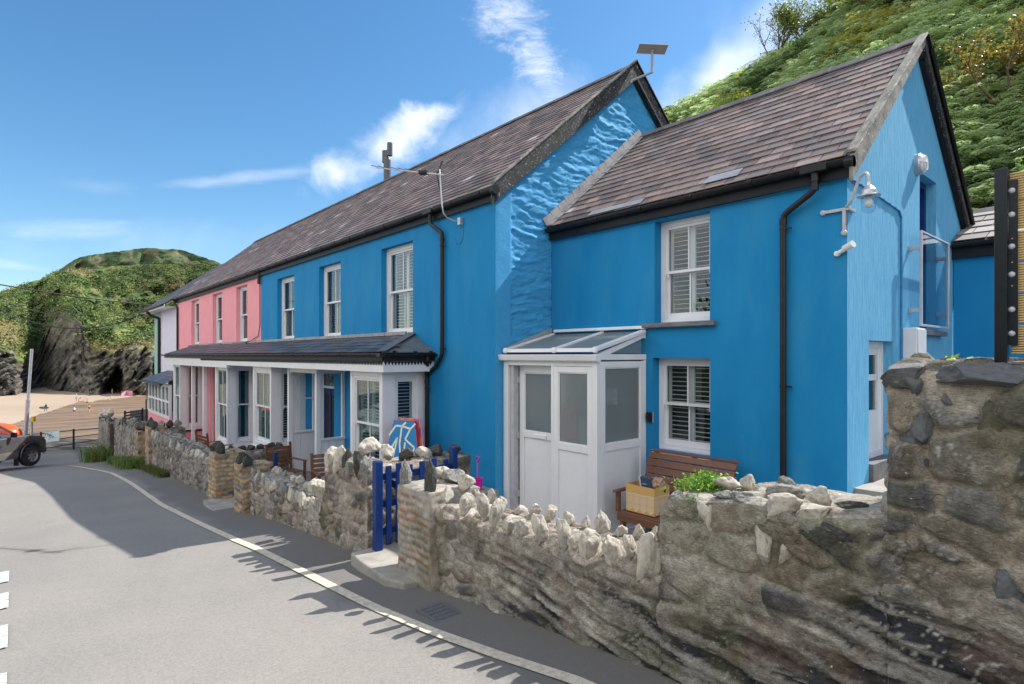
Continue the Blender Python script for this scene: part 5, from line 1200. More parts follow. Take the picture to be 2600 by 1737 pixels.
def wall_tall():
    T = thing('tall_stone_wall', 'tall wall of large dark rounded stones and mortar at the right edge carrying the timber fence', 'wall', (.4, 3.2, -1.9))
    tp = lambda x: -.075 + .01 * math.sin(x * 5)
    rubble('masonry', -.86, 2.4, rz, tp, 2.958, 3.62, T, zf=(-.74, -99), res=.012, cell=(.25, .16), pal=[(.19, .18, .165), (.23, .20, .155), (.125, .125, .125), (.21, .19, .155), (.26, .225, .175), (.15, .148, .145)], mortar=(.46, .41, .335), mcover=.34, seed=17, relief=.055, mj=.13, rough=.04,
           strata=ROCKM, ends=(True, False))
    # cap slabs along the top
    b = [(-.80, .20, .10), (-.52, .40, .085), (-.10, .42, .09), (.32, .40, .085)]
    for x, w, h in b: stone('cap_stone', T, (x, 3.02, -.085), (w, .34, h * 1.35), 'rocky_dark' if x > -.2 else 'cap', 'slab', rot=(0, _rk.uniform(-.04, .04), _rk.uniform(-.08, .08)))
    for x in (-.72, -.35, .1): stone('cap_stone', T, (x, 3.38, -.055), (.42, .36, .06), 'cap', 'slab', rot=(0, 0, _rk.uniform(-.2, .2)))
    for px_, py_, w, h, m in ((2335, 1090, .17, .16, 'cap'), (2322, 985, .10, .12, 'cap'), (2318, 1185, .24, .15, 'dk'), (2470, 1300, .20, .15, 'cap'), (2500, 1055, .40, .22, 'ol'), (2305, 1115, .12, .10, 'cap'), (2575, 1490, .2, .2, 'cap'), (2400, 1010, .07, .12, 'cap')):
        p = onY(px_, py_, 2.95); stone('face_stone', T, (p.x, 3.0, p.z), (w, .16, h), m, 'slab', rot=(0, _rk.uniform(-.1, .1), 0))
M['cap'] = mat('blue_grey_stone', (.135, .14, .145), .8, (.085, .088, .092), 6, .4, .65, col3=(.45, .44, .40), scale3=60, lo3=.68, hi3=.74, bump=.5, bscale=20, bdist=.01, objrand=True)
M['dk'] = mat('dark_boulder', (.065, .068, .075), .75, (.10, .10, .105), 6, .4, .65, col3=(.5, .49, .46), scale3=70, lo3=.68, hi3=.74, bump=.4, bscale=20, bdist=.01, objrand=True)
M['ol'] = mat('olive_stone', (.115, .108, .075), .8, (.15, .13, .09), 4, .4, .65, col3=(.30, .27, .19), scale3=5, lo3=.62, hi3=.70, bump=.7, bscale=9, bdist=.02, objrand=True)
wall_tall()
# ---- brick piers
def pier(label, x0, x1, y0, y1, zt, pal, caps, seed, brick=(.215, .073), mortar=(.27, .25, .22), mc=.2, res=.013):
    T = thing('brick_pier', label, 'pier', ((x0 + x1) / 2, (y0 + y1) / 2, rz((x0 + x1) / 2)), group='brick gate piers')
    rubble('brickwork', x0, x1, rz, lambda x: zt, y0, y1, T, res=res, brick=brick, pal=pal, mortar=mortar, mcover=mc, seed=seed, relief=.014, rough=.012)
    for (dx, dy, w, h, m) in caps: stone('cap_stone', T, (x0 + dx * (x1 - x0), y0 + dy * (y1 - y0), zt + h * .30), (w, w * .9, h), m, 'point' if h > w else 'round')
    return T
pier('weathered pink brick and stone pier on the right of the open blue gate', -5.10, -4.50, 2.90, 3.46, -1.28, PAL_RB, [(.08, .1, .15, .34, 'rocky_grey'), (.85, .1, .15, .42, 'rocky_dark'), (.1, .9, .22, .16, 'rocky'), (.5, .9, .32, .17, 'rocky_grey'), (.95, .75, .22, .20, 'rocky')], 5, mc=.42, mortar=(.33, .31, .27))
xb0, xb1 = onY(594.6, 1200, 2.86).x, onY(614.6, 1200, 2.86).x; xc0, xc1 = onY(529.3, 1200, 2.86).x, onY(547, 1200, 2.86).x
pier('yellow and dark brick pier with a dark lichened cap stone, right of the second gate', xb0, xb1, 2.86, 3.36, onY(604, 1180, 2.86).z, PAL_YB, [(.25, .2, .24, .26, 'rocky_dark'), (.95, .15, .22, .26, 'rocky_dark')], 6, brick=(.23, .085), mc=.12, res=.02)
pier('yellow brick pier with two dark cap stones, left of the second gate', xc0, xc1, 2.86, 3.40, onY(538, 1149, 2.86).z, PAL_YB, [(.2, .2, .26, .26, 'rocky_dark'), (.95, .2, .24, .30, 'rocky_dark')], 7, brick=(.23, .085), mc=.12, res=.02)
xd0, xd1 = onY(368.5, 1200, 2.9).x, onY(377, 1200, 2.9).x; xe0, xe1 = onY(341.5, 1200, 2.86).x, onY(350, 1200, 2.86).x
pier('narrow yellow brick pier right of the third, overgrown gateway', xd0, xd1, 2.9, 3.3, -2.05, PAL_YB, [(.3, .3, .3, .34, 'rocky_dark'), (.9, .3, .26, .30, 'rocky_dark')], 8, brick=(.23, .1), mc=.1, res=.03)
pier('yellow brick pier left of the third, overgrown gateway', xe0, xe1, 2.86, 3.6, -2.32, PAL_YB, [(.2, .2, .4, .30, 'rocky_dark'), (.9, .3, .4, .34, 'rocky_dark')], 9, brick=(.23, .1), mc=.1, res=.03)
# ---- wall left of the blue gate
def wall_mid():
    T = thing('stone_wall', 'stepped rubble wall between the blue gate and the second brick-pier gateway', 'wall', (-8, 3.2, -2.4))
    tp = interp([(-10.4, -1.99), (-8, -2.02), (-7.2, -1.98), (-7.06, -1.62), (-7.0, -1.34), (-5.9, -1.28)])
    rubble('masonry', xb1 - .04, -5.96, rz, tp, 3.0, 3.46, T, res=.02, cell=(.20, .15), pal=PAL_B, mortar=(.40, .36, .315), mcover=.42, seed=21, relief=.035, rough=.045)
    f = lambda x: tp(x)
    coping(T, steps(-10.15, -7.2, .135), 3.02, f, (.13, .15, .26), ('rocky', 'rocky', 'rocky_grey'), 'slab', emb=.45)
    coping(T, steps(-10.0, -7.3, .20), 3.40, f, (.19, .17, .17), ('rocky', 'rocky_grey'), 'round', emb=.25)
    for x, w, h, m in ((-7.25, .16, .30, 'rocky'), (-7.45, .2, .26, 'rocky')): stone('coping_stone', T, (x, 3.02, -1.72), (w, .22, h), m, 'slab')
    for x, w, h, m in ((-6.93, .24, .40, 'rocky'), (-6.70, .22, .38, 'rocky'), (-6.50, .09, .44, 'rocky_dark'), (-6.34, .18, .26, 'rocky_grey'), (-6.16, .11, .42, 'rocky_dark'), (-6.02, .13, .36, 'rocky_grey')):
        stone('coping_stone', T, (x, 3.03, -1.28), (w, .20, h), m, 'slab', rot=(0, 0, 0))
    stone('coping_stone', T, (-6.55, 3.36, -1.13), (.42, .34, .24), 'rocky', 'round'); stone('coping_stone', T, (-6.12, 3.36, -1.15), (.22, .2, .22), 'rocky', 'round')
    # return wall into the garden
    rubble('return_wall', -6.62, -6.10, yard_z, lambda x: -1.32, 3.44, 4.55, T, res=.03, cell=(.2, .15), pal=PAL_B, seed=23)
    for y, m in ((3.7, 'rocky_dark'), (3.95, 'rocky'), (4.15, 'rocky_dark'), (4.42, 'rocky_dark')): stone('coping_stone', T, (-6.28, y, -1.235), (.26, .20, .18), m, 'round')
wall_mid()
def wall_pink():
    T = thing('stone_wall', 'grey rubble wall with a close row of upright edging stones in front of the pink house', 'wall', (-16, 3.2, -3))
    tp = interp([(-20.2, -2.24), (-16, -2.22), (-12.8, -2.16)])
    rubble('masonry', xd1 - .03, xc0 + .03, rz, tp, 3.0, 3.44, T, res=.032, cell=(.17, .14), pal=PAL_C, mortar=(.34, .32, .30), mcover=.36, seed=31, relief=.04, rough=.05)
    coping(T, steps(xd1 + .05, xc0 - .05, .155), 3.02, tp, (.13, .16, .30), ('rocky_grey', 'rocky', 'rocky_grey'), 'slab', emb=.42)
    coping(T, steps(xd1 + .1, xc0 - .1, .30), 3.38, tp, (.26, .2, .18), ('rocky_grey',), 'round', emb=.25)
    rubble('return_wall', -13.5, -13.1, yard_z, lambda x: -2.08, 3.44, 4.7, T, res=.05, cell=(.2, .15), pal=PAL_C, seed=33)
    for k in range(6): stone('coping_stone', T, (-13.3, 3.55 + k * .2, -2.02), (.26, .20, .17), 'rocky_dark', 'round')
wall_pink()
def wall_far():
    T = thing('stone_wall', 'short grey rubble wall left of the third gateway, above the weeds', 'wall', (-25, 3.2, -4))
    xa = onY(292, 1100, 3).x; tp = interp([(-29, -2.78), (-27, -2.62), (-22.4, -2.24)])
    rubble('masonry', xa, xe0 + .05, rz, tp, 3.0, 3.44, T, res=.05, cell=(.18, .15), pal=PAL_C, mortar=(.34, .32, .30), seed=41, relief=.045, rough=.05)
    coping(T, steps(xa + .1, xe0 - .05, .19), 3.03, tp, (.17, .2, .36), ('rocky_grey', 'rocky_dark', 'rocky_grey'), 'slab', emb=.40)
    rubble('return_wall', -22.9, -22.4, yard_z, lambda x: -2.5, 3.5, 4.5, T, res=.08, pal=PAL_C, seed=43)
    for k in range(4): stone('coping_stone', T, (-22.6, 3.6 + k * .24, -2.36), (.4, .3, .3), ('rocky_dark', 'rocky_grey')[k % 2], 'round')
    E = thing('stone_wall', 'last stretch of rubble wall at the seaward end with pale lumps on top', 'wall', (-31, 3.2, -4.6))
    x1 = onY(275, 1100, 3).x; x0 = onY(251, 1100, 3).x; tp = interp([(x0, -3.05), (x1, -2.78)])
    rubble('masonry', x0, x1, rz, tp, 3.0, 3.9, E, res=.06, cell=(.18, .15), pal=PAL_C, seed=45, relief=.05, rough=.05)
    coping(E, steps(x0 + .1, x1, .26), 3.1, tp, (.24, .26, .36), ('rocky_grey', 'rocky_dark'), 'slab', emb=.35)
    for k, px_ in enumerate((262, 270, 276, 282)): p = onY(px_, 1052 - 4 * (k % 2), 3.7); stone('coping_stone', E, p, (.5, .4, .42), 'rocky', 'round')
    G = B(); G.box(x1 + .02, x1 + .14, 3.05, 3.85, rz(x1), -2.85); 
    G.build('gate_jamb', mat('dark_red_brick', (.10, .055, .045), .9, (.05, .045, .04), 12, bump=.6, bscale=20), E)
wall_far()
# ---- steps at the gates
def slab(label, x0, x1, y0, y1, z, h, seed):
    xs = np.linspace(x0, x1, 40); ys = np.linspace(y0, y1, 30)
    b = B(); pts = [(x0 + .02, y0 + .05), (x0 + .3, y0 + .01), (x1 - .28, y0 - .02), (x1 - .05, y0 + .06), (x1, y0 + .25), (x1, y1), (x0, y1)]
    b.prism([(x, y, z - h) for x, y in pts], (0, 0, h)); b.build('step', M['concrete'], None, bevel=.018, label=label, cat='step')
slab('worn concrete step in front of the open blue gate', -5.86, -4.68, 2.70, 3.60, -2.12, .22, 1)
slab('rounded concrete step at the second gateway', xc1 - .1, xb0 + .15, 2.62, 3.6, -2.68, .25, 2)
b = B(); b.quad((-5.75, 3.6, -2.13), (-4.7, 3.6, -2.13), (-4.7, 4.6, -2.35), (-5.75, 4.6, -2.35)); b.build('garden_path', M['tile'], kind='structure')
# ---- gates
def gate(label, x, y0, pk, z0, zt, postm=None):
    y1 = pk[-1]; T = thing('garden_gate', label, 'gate', (x, (y0 + y1) / 2, z0), group='navy picket gates')
    b = B(); b.box(x - .05, x + .05, y0 - .085, y0, z0 - .05, zt + .05); b.build('gate_post', postm or M['navy'], T, bevel=.012)
    for z in (z0 + .18, z0 + .48, zt - .14):
        b = B(); b.box(x - .045, x - .012, y0 + .02, y1, z - .035, z + .035); b.build('rail', M['navy'], T, bevel=.004)
    for k, y in enumerate(pk[:-1]):
        b = B(); b.box(x - .010, x + .012, y - .034, y + .034, z0 + .03, zt - .02 + .02 * math.sin(k * 2.1)); b.build('picket', M['navy'], T, bevel=.006)
    b = B(); b.box(x - .06, x + .03, y1, y1 + .07, z0, zt + .10); b.build('end_post', M['navy'], T, bevel=.006)
    b = B(); b.beam((x - .05, y0 + .08, zt - .18), (x - .05, y1 - .05, z0 + .22), .02, .07); b.build('brace', M['navy'], T)
gate('navy blue picket gate standing open into the garden beside the concrete step', -5.72, 3.05, [3.14, 3.265, 3.41, 3.57, 3.735, 3.90, 3.985], -2.12, -1.20)
gate('navy blue picket gate at the second gateway beside a bare timber post', -12.05, 3.42, [3.5, 3.63, 3.76, 3.89, 4.02], -2.75, -2.08, postm=M['fence'])
# ---- timber fence on the tall wall
def fence():
    T = thing('timber_fence', 'slatted pale timber fence on black steel posts standing on the tall stone wall', 'fence', (-.3, 3.3, -.03))
    yb = 3.22; x0 = onY(2524, 600, yb).x; x1 = onY(2557, 600, yb).x; x2 = onY(2582, 600, yb).x; zt = onY(2540, 428, yb).z; zf = onY(2570, 455, yb).z; zfb = onY(2570, 876, yb).z
    b = B(); b.box(x0, x1, yb, yb + .055, -.045, zt); b.build('post', M['steel_black'], T, bevel=.002)
    b = B(); b.box(x1 + .001, x2, yb + .02, yb + .028, zfb, zf); f = b.build('flange', M['steel_black'], T)
    for py_ in (484, 545, 626, 697, 786, 847):
        p = onY(2568.5, py_, yb + .02); b = B(); b.lathe((p.x, yb + .02, p.z), [(.0, -.008), (.006, -.0075), (.0115, -.004), (.0125, 0)], 14, 'y'); b.build('bolt', M['silver'], f, smooth=True)
    for py_ in (606, 666, 726):
        p = onY(2570, py_, yb + .02); b = B(); b.lathe((p.x, yb + .019, p.z), [(.0, -.001), (.003, -.001), (.003, .0)], 8, 'y'); b.build('bolt_hole', M['fence'], f)
    ye = [435, 508, 584, 664, 745, 823, 902]
    for k in range(6):
        zu = onY(2575, ye[k] + 3, yb + .03).z; zl = onY(2575, ye[k + 1] - 3, yb + .03).z
        b = B(); b.box(x1 + .004 + .004 * (k % 2), 2.6, yb + .030, yb + .052, zl, zu)
        n = 9; b.build('board', M['fence_grooved'], T, bevel=.003)
    for xx in (1.1,):
        b = B(); b.box(xx, xx + .055, yb - .03, yb + .028, -.045, zt); b.build('post', M['steel_black'], T)
M['fence_grooved'] = M['fence']
def groove():
    m = mat('grooved_pine', (.66, .48, .23), .7, (.50, .34, .14), 4, .35, .65, stretch=(.3, 1, 8)); t = m.node_tree; p = [n for n in t.nodes if n.type == 'BSDF_PRINCIPLED'][0]
    tc = N(t, 'ShaderNodeTexCoord'); sp = N(t, 'ShaderNodeSeparateXYZ'); lk(t, tc.outputs['Object'], sp.inputs[0])
    s = mth(t, 'SINE', mth(t, 'MULTIPLY', sp.outputs[2], 2 * math.pi / .0105)); bn = N(t, 'ShaderNodeBump'); bn.inputs['Strength'].default_value = 1; bn.inputs['Distance'].default_value = .003
    lk(t, s, bn.inputs['Height']); lk(t, bn.outputs[0], p.inputs['Normal']); return m
M['fence_grooved'] = groove()
fence()
# ================================================================== GLAZED PORCH
def porch():
    T = thing('glazed_porch', 'white glazed porch with sloping glass roof in the corner between the two blue houses', 'porch', (-6.3, 6.6, FL))
    x0, x1, y0, y1 = -7.28, -5.27, 6.10, CY - .004; zf = -2.66; zt = -.07; ze = -.02; zb = .36
    mx = onY(1402, 1000, y0).x
    U = M['upvc']
    def leaf(par, axis, pos, a, c, z0, z1, zr, gm=M['frost'], st=.085, d0=.0, d1=.06, box=False, name='panel', top=None):
        b = B(); frame_rect(b, axis, pos, a, c, z0, z1, st, d0, d1, wb=.10); bar(b, axis, pos, a + st, c - st, zr, zr + .10, d0, d1)
        g = .018; frame_rect(b, axis, pos, a + st, c - st, zr + .10, z1 - st, g, d0 + .010, d1 - .01)
        o = b.build(name, U, par, bevel=.004)
        b = B(); bar(b, axis, pos, a + st, c - st, z0 + .10, zr, d0 + .022, d1 - .02); b.build('lower_panel', U, o)
        b = B(); bar(b, axis, pos, a + st + g, c - st - g, zr + .10 + g, z1 - st - g, d0 + .026, d0 + .034); b.build('pane', gm, o); return o
    # corner posts
    for n_, (a, c, e, f) in enumerate(((x0, x0 + .11, y0, y0 + .07), (x1 - .09, x1, y0, y0 + .09), (x1 - .065, x1, y1 - .05, y1), (mx - .03, mx + .03, y0 + .0, y0 + .07))):
        b = B(); b.box(a, c, e, f, zf, zt); b.build('post', U, T, bevel=.008)
    b = B(); b.box(x0 + .11, x1 - .09, y0 + .004, y0 + .07, zt - .09, zt); b.build('head_rail', U, T, bevel=.004)
    # open door behind the left opening, fixed light, side light
    zr = onY(1500, 1155, y0).z; zr2 = onY(1340, 1122, y0 + .18).z
    d = leaf(T, 'Y', y0 + .16, x0 + .22, mx + .12, zf + .03, zt - .10, -1.32, st=.11, name='door')
    b = B(); b.box(x0 + .55, x0 + .85, y0 + .145, y0 + .16, -1.31, -1.245); b.build('letter_plate', U, d, bevel=.004)
    b = B(); b.box(x0 + .12, x0 + .20, y0 + .05, y0 + .16, zf, zt - .09); [b.box(x0 + .20, x0 + .225, y0 + .12, y0 + .155, z, z + .10) for z in (-.45, -1.35, -2.3)]; b.build('door_jamb', M['silver'], T)
    leaf(T, 'Y', y0 + .004, mx + .031, x1 - .091, zf + .03, zt - .095, zr)
    leaf(T, 'X', x1 - .0, y0 + .091, y1 - .051, zf + .03, zt - .02, onX(1585, 1143, x1).z + .02)
    b = B(); b.box(x0, x1 + .02, y0 - .03, y0 + .09, zf - .08, zf - .003); b.box(x1 - .08, x1 + .02, y0 + .09, y1, zf - .08, zf - .003); b.build('sill', U, T)
    # gutter and eaves
    b = B(); b.prism([(x0 - .05, y0 - .075, ze - .06), (x0 - .05, y0 - .10, ze + .03), (x0 - .05, y0 + .02, ze + .03), (x0 - .05, y0 + .02, ze - .075), (x0 - .05, y0 - .04, ze - .075)], (x1 - x0 + .10, 0, 0)); b.build('gutter', U, T, bevel=.01)
    b = B(); b.box(x1 - .09, x1 + .003, y0 + .02, y1, zt + .003, zt + .085); b.build('head_rail', U, T, bevel=.004)
    # roof: three glazing bars, two frosted panes, wall plate
    ya, yc = y0 + .03, y1 - .02; za, zc = ze + .10, zb
    for i, x in enumerate((x0 + .06, mx + .04, x1 - .03)):
        b = B(); b.beam((x, ya - .03, za), (x, yc, zc), .07 if i < 2 else .09, .055); b.lathe((x, ya - .045, za - .005), [(0, -.03), (.035, -.024), (.045, 0), (.045, .03)], 14, 'y'); b.build('glazing_bar', U, T, bevel=.006)
    xs = [x0 + .06, mx + .04, x1 - .03]
    for i in range(2):
        b = B(); a, c = xs[i] + .036, xs[i + 1] - .036; b.hexa([(a, ya, za - .006), (c, ya, za - .006), (c, yc, zc - .006), (a, yc, zc - .006), (a, ya, za + .004), (c, ya, za + .004), (c, yc, zc + .004), (a, yc, zc + .004)]); b.build('roof_pane', M['frost'], T)
        b = B(); b.box(a, c, ya - .028, ya - .004, za - .035, za + .022); b.build('eaves_trim', U, T, bevel=.004)
    b = B(); b.box(x0 + .1, x1 + .02, y1 - .07, y1, zb + .035, zb + .085); b.build('wall_plate', U, T, bevel=.008)
    b = B(); b.box(x0 + .02, x0 + .05, y0 + .1, y1, ze - .02, ze + .04); b.prism([(x0 + .003, ya, za - .02), (x0 + .003, yc, zc + .02), (x0 + .003, yc, zc + .12), (x0 + .003, ya, za + .05)], (.012, 0, 0)); b.build('side_flashing', M['lead'], T)
    # triangular side light
    b = B(); X = x1 - .045
    b.prism([(X, y0 + .30, zt + .10), (X, y1 - .08, zt + .10), (X, y1 - .08, zb - .09)], (.012, 0, 0)); b.build('pane', M['frost'], T)
    b = B(); b.prism([(x1 - .06, y0 + .03, zt + .087), (x1 - .06, y0 + .29, zt + .087), (x1 - .06, y1 - .07, zb - .105), (x1 - .06, y1, zb - .105), (x1 - .06, y1, zb + .03), (x1 - .06, yc, zc - .03)], (.05, 0, 0)); b.build('gable_rail', U, T)
    b = B(); b.box(x0 + .01, x1 - .1, y1 - .02, y1 - .004, zf, zt); b.build('room_lining', mat('porch_inside', (.26, .28, .27), .9, (.16, .19, .14), 1.2), T)
    b = B(); b.box(x0 + .02, x1 - .02, y0 + .1, y1, zf - .06, zf); b.build('floor', mat('porch_floor', (.25, .16, .10), .8), T)
    # towels and coats hanging inside, seen blurred through the frosted panes
    for nm, lb, x, y, w, h, z, mm in (('towel', 'pink towel hanging inside the porch, blurred by the frosted pane', -5.98, 6.24, .30, .55, -1.25, 'pinkfoam'), ('coat', 'pale coat hanging at the right inside the porch behind frosted glass', -5.66, 6.24, .14, .95, -1.45, 'lilac'), ('shelf_box', 'pale box on a shelf inside the porch behind the side pane', -5.52, 6.62, .26, .24, -.72, 'upvc')):
        b = B(); n = 7
        for k in range(n): 
            x_ = x - w / 2 + w * k / n; b.hexa([(x_, y + .03 * (k % 2), z), (x_ + w / n, y + .03 * ((k + 1) % 2), z), (x_ + w / n, y + .08, z), (x_, y + .08, z), (x_ + .01, y + .03 * (k % 2), z + h), (x_ + w / n - .01, y + .03 * ((k + 1) % 2), z + h), (x_ + w / n - .01, y + .07, z + h), (x_ + .01, y + .07, z + h)])
        b.build(nm, M[mm], None, label=lb, cat=nm.replace('_', ' '))
porch()
def keysafe():
    p = onY(1653, 1059, CY); T = thing('key_safe', 'small black key safe on the blue wall beside the porch', 'key safe', (p.x, CY, p.z - .08))
    b = B(); b.box(p.x - .045, p.x + .045, CY - .05, CY - .002, p.z - .075, p.z + .07); b.build('cover', M['black'], T, bevel=.012)
    b = B(); b.box(p.x - .05, p.x + .05, CY - .06, CY - .051, p.z - .02, p.z + .075); b.build('flap', M['black'], T, bevel=.006)
    b = B(); b.tube([(p.x + .055, CY - .03, p.z - .07), (p.x + .055, CY - .03, p.z + .08)], .006, n=6); b.build('edge_trim', M['silver'], T)
keysafe()
# ================================================================== BENCH WITH BOX
def bench():
    x0, x1 = -5.0, -3.68; yb = 7.02; fl = FL; zs = -2.10; ztop = -1.36
    T = thing('garden_bench', 'reddish-brown slatted timber garden bench against the blue wall under the lower window', 'bench', ((x0 + x1) / 2, 6.75, fl))
    prof = [(yb - .02, ztop - .005), (yb - .075, ztop + .0)]
    # curved back: slats follow an arc
    pts = [(yb + .02, ztop), (yb - .06, ztop - .025), (yb - .115, ztop - .11), (yb - .15, ztop - .21), (yb - .18, ztop - .31), (yb - .21, ztop - .41), (yb - .24, ztop - .51), (yb - .27, ztop - .61), (yb - .30, ztop - .70)]
    for i in range(8):
        (ya, za), (yc, zc) = pts[i], pts[i + 1]; d = Vector((0, yc - ya, zc - za)); u = d.normalized(); n = Vector((0, -u.z, u.y)) * .011
        if n.y > 0: n = -n
        s = u * .006; A = Vector((0, ya, za)) + s; C = Vector((0, yc, zc)) - s; b = B()
        b.hexa([(x0, A.y, A.z), (x1, A.y, A.z), (x1, C.y, C.z), (x0, C.y, C.z), (x0, A.y + n.y, A.z + n.z), (x1, A.y + n.y, A.z + n.z), (x1, C.y + n.y, C.z + n.z), (x0, C.y + n.y, C.z + n.z)])
        b.build('back_slat', M['timber'], T, bevel=.003)
    for i in range(5):
        y = yb - .33 - i * .095; z = zs - .004 * i; b = B(); b.box(x0, x1, y - .088, y, z - .022, z); b.build('seat_slat', M['timber'], T, bevel=.004)
    b = B(); b.box(x0, x1, yb - .828, yb - .806, zs - .13, zs - .03); b.build('apron', M['timber'], T, bevel=.004)
    for x in (x0 + .05, x1 - .09, (x0 + x1) / 2):
        b = B(); b.prism([(x, yb - .80, zs - .03), (x, yb - .72, zs - .03), (x, yb - .80, fl), (x, yb - .87, fl)], (.045, 0, 0)); b.build('leg', M['timber'], T, bevel=.004)
        b = B(); b.prism([(x, yb - .28, zs - .03), (x, yb - .2, zs - .03), (x, yb - .02, fl), (x, yb - .10, fl)], (.045, 0, 0)); b.build('leg', M['timber'], T, bevel=.004)
        b = B(); b.box(x, x + .045, yb - .80, yb - .25, zs - .10, zs - .0235); b.build('seat_rail', M['timber'], T)
        b = B(); b.prism([(x, q[0] + .004, q[1]) for q in pts] + [(x, pts[-1][0] + .05, pts[-1][1]), (x, yb - .09, ztop - .30), (x, yb + .02, ztop - .06)], (.045, 0, 0)); b.build('back_frame', M['timber'], T)
    for x in (x0 - .05, x1 + .0):
        b = B(); b.box(x, x + .07, yb - .86, yb - .20, zs + .24, zs + .275); b.build('arm_rest', M['timber'], T, bevel=.01)
        b = B(); b.box(x + .01, x + .055, yb - .80, yb - .74, zs - .0235 + .0, zs + .24); b.build('arm_post', M['timber'], T)
    # gift box
    bx0, by0 = -4.93, 6.30; w, dp, h = .46, .34, .36; z0 = zs + .002
    K = thing('gift_box', 'open tan cardboard box with white diamond pattern standing on the left end of the bench', 'box', (bx0 + w / 2, by0 + dp / 2, z0), rz=0)
    tan = mat('tan_card', (.60, .36, .12), .75); wh = mat('white_print', (.78, .72, .60), .8)
    b = B(); t = .006
    b.box(bx0, bx0 + w, by0, by0 + t, z0, z0 + h); b.box(bx0, bx0 + w, by0 + dp - t, by0 + dp, z0, z0 + h); b.box(bx0, bx0 + t, by0 + t, by0 + dp - t, z0, z0 + h); b.box(bx0 + w - t, bx0 + w, by0 + t, by0 + dp - t, z0, z0 + h); b.box(bx0 + t, bx0 + w - t, by0 + t, by0 + dp - t, z0, z0 + .01)
    b.build('carton', tan, K)
    b = B()
    def dia(cx, cz, rx, rz_, th, face):
        for (a, c) in (((-rx, 0), (0, rz_)), ((0, rz_), (rx, 0)), ((rx, 0), (0, -rz_)), ((0, -rz_), (-rx, 0))):
            k = 1 - th / rx; q = [(cx + a[0], cz + a[1]), (cx + c[0], cz + c[1]), (cx + c[0] * k, cz + c[1] * k), (cx + a[0] * k, cz + a[1] * k)]
            q = [(u, min(max(v, 0.012), .252)) for u, v in q]
            if face == 'f': b.quad(*[(bx0 + min(max(u, .004), w - .004), by0 - .002, z0 + v) for u, v in q])
            else: b.quad(*[(bx0 + w + .002, by0 + min(max(u, .004), dp - .004), z0 + v) for u, v in q])
    for fc, W in (('f', w), ('s', dp)):
        st = W / 4 if fc == 'f' else W / 3
        for i in range(-1, 6):
            for j in range(3):
                cx = (i + .5) * st + (j % 2) * 0; cz = .06 + j * .105
                if 0 < cx < W:
                    dia(cx, cz, st * .46, .048, .012, fc); dia(cx, cz, st * .24, .025, .010, fc)
        for i in range(0, 6):
            for j in range(2):
                cx = i * st; cz = .1125 + j * .105
                if 0 <= cx <= W: dia(cx, cz, st * .34, .035, .010, fc)
    b.build('printed_pattern', wh, K)
    b = B(); b.box(bx0 + w + .0025, bx0 + w + .004, by0 + dp * .62, by0 + dp * .62 + .04, z0 + .285, z0 + .325); b.build('handle_hole', M['dark'], K)
    b = B(); b.obox((bx0 + .24, by0 + .16, z0 + .33), (.20, .05, .27), (R(12), 0, R(-8))); o = b.build('book', mat('navy_book_cover', (.05, .085, .16), .5), None, label='navy blue book with white lettering sticking out of the patterned box', cat='book')
    b = B(); 
    for k, (wd, zz) in enumerate(((.10, .40), (.14, .37), (.08, .43))): b.obox((bx0 + .24, by0 + .127, z0 + zz), (wd, .003, .008), (R(12), R(-6), R(-8)))
    bk = b.build('cover_lettering', M['white'], o)
    b = B(); b.obox((bx0 + .145, by0 + .155, z0 + .33), (.012, .052, .272), (R(12), 0, R(-8))); b.build('page_edge', M['white'], o)
    V, F = ico(3); W = V * (1 + (fbm(V[:, 0] * 3, V[:, 1] * 3, V[:, 2] * 3, seed=4) - .5)[:, None] * 1.4) * np.array((.10, .08, .08)) + np.array((bx0 + .38, by0 + .2, z0 + .39))
    npmesh('tissue_paper', W, F, mat('brown_tissue', (.38, .24, .17), .7), smooth=False, label='crumpled brown tissue paper at the back corner of the patterned box', category=None) if False else props(npmesh('tissue_paper', W, F, mat('brown_tissue', (.38, .24, .17), .7), smooth=False), 'crumpled brown tissue paper sticking up at the right of the patterned box', 'paper')
bench()
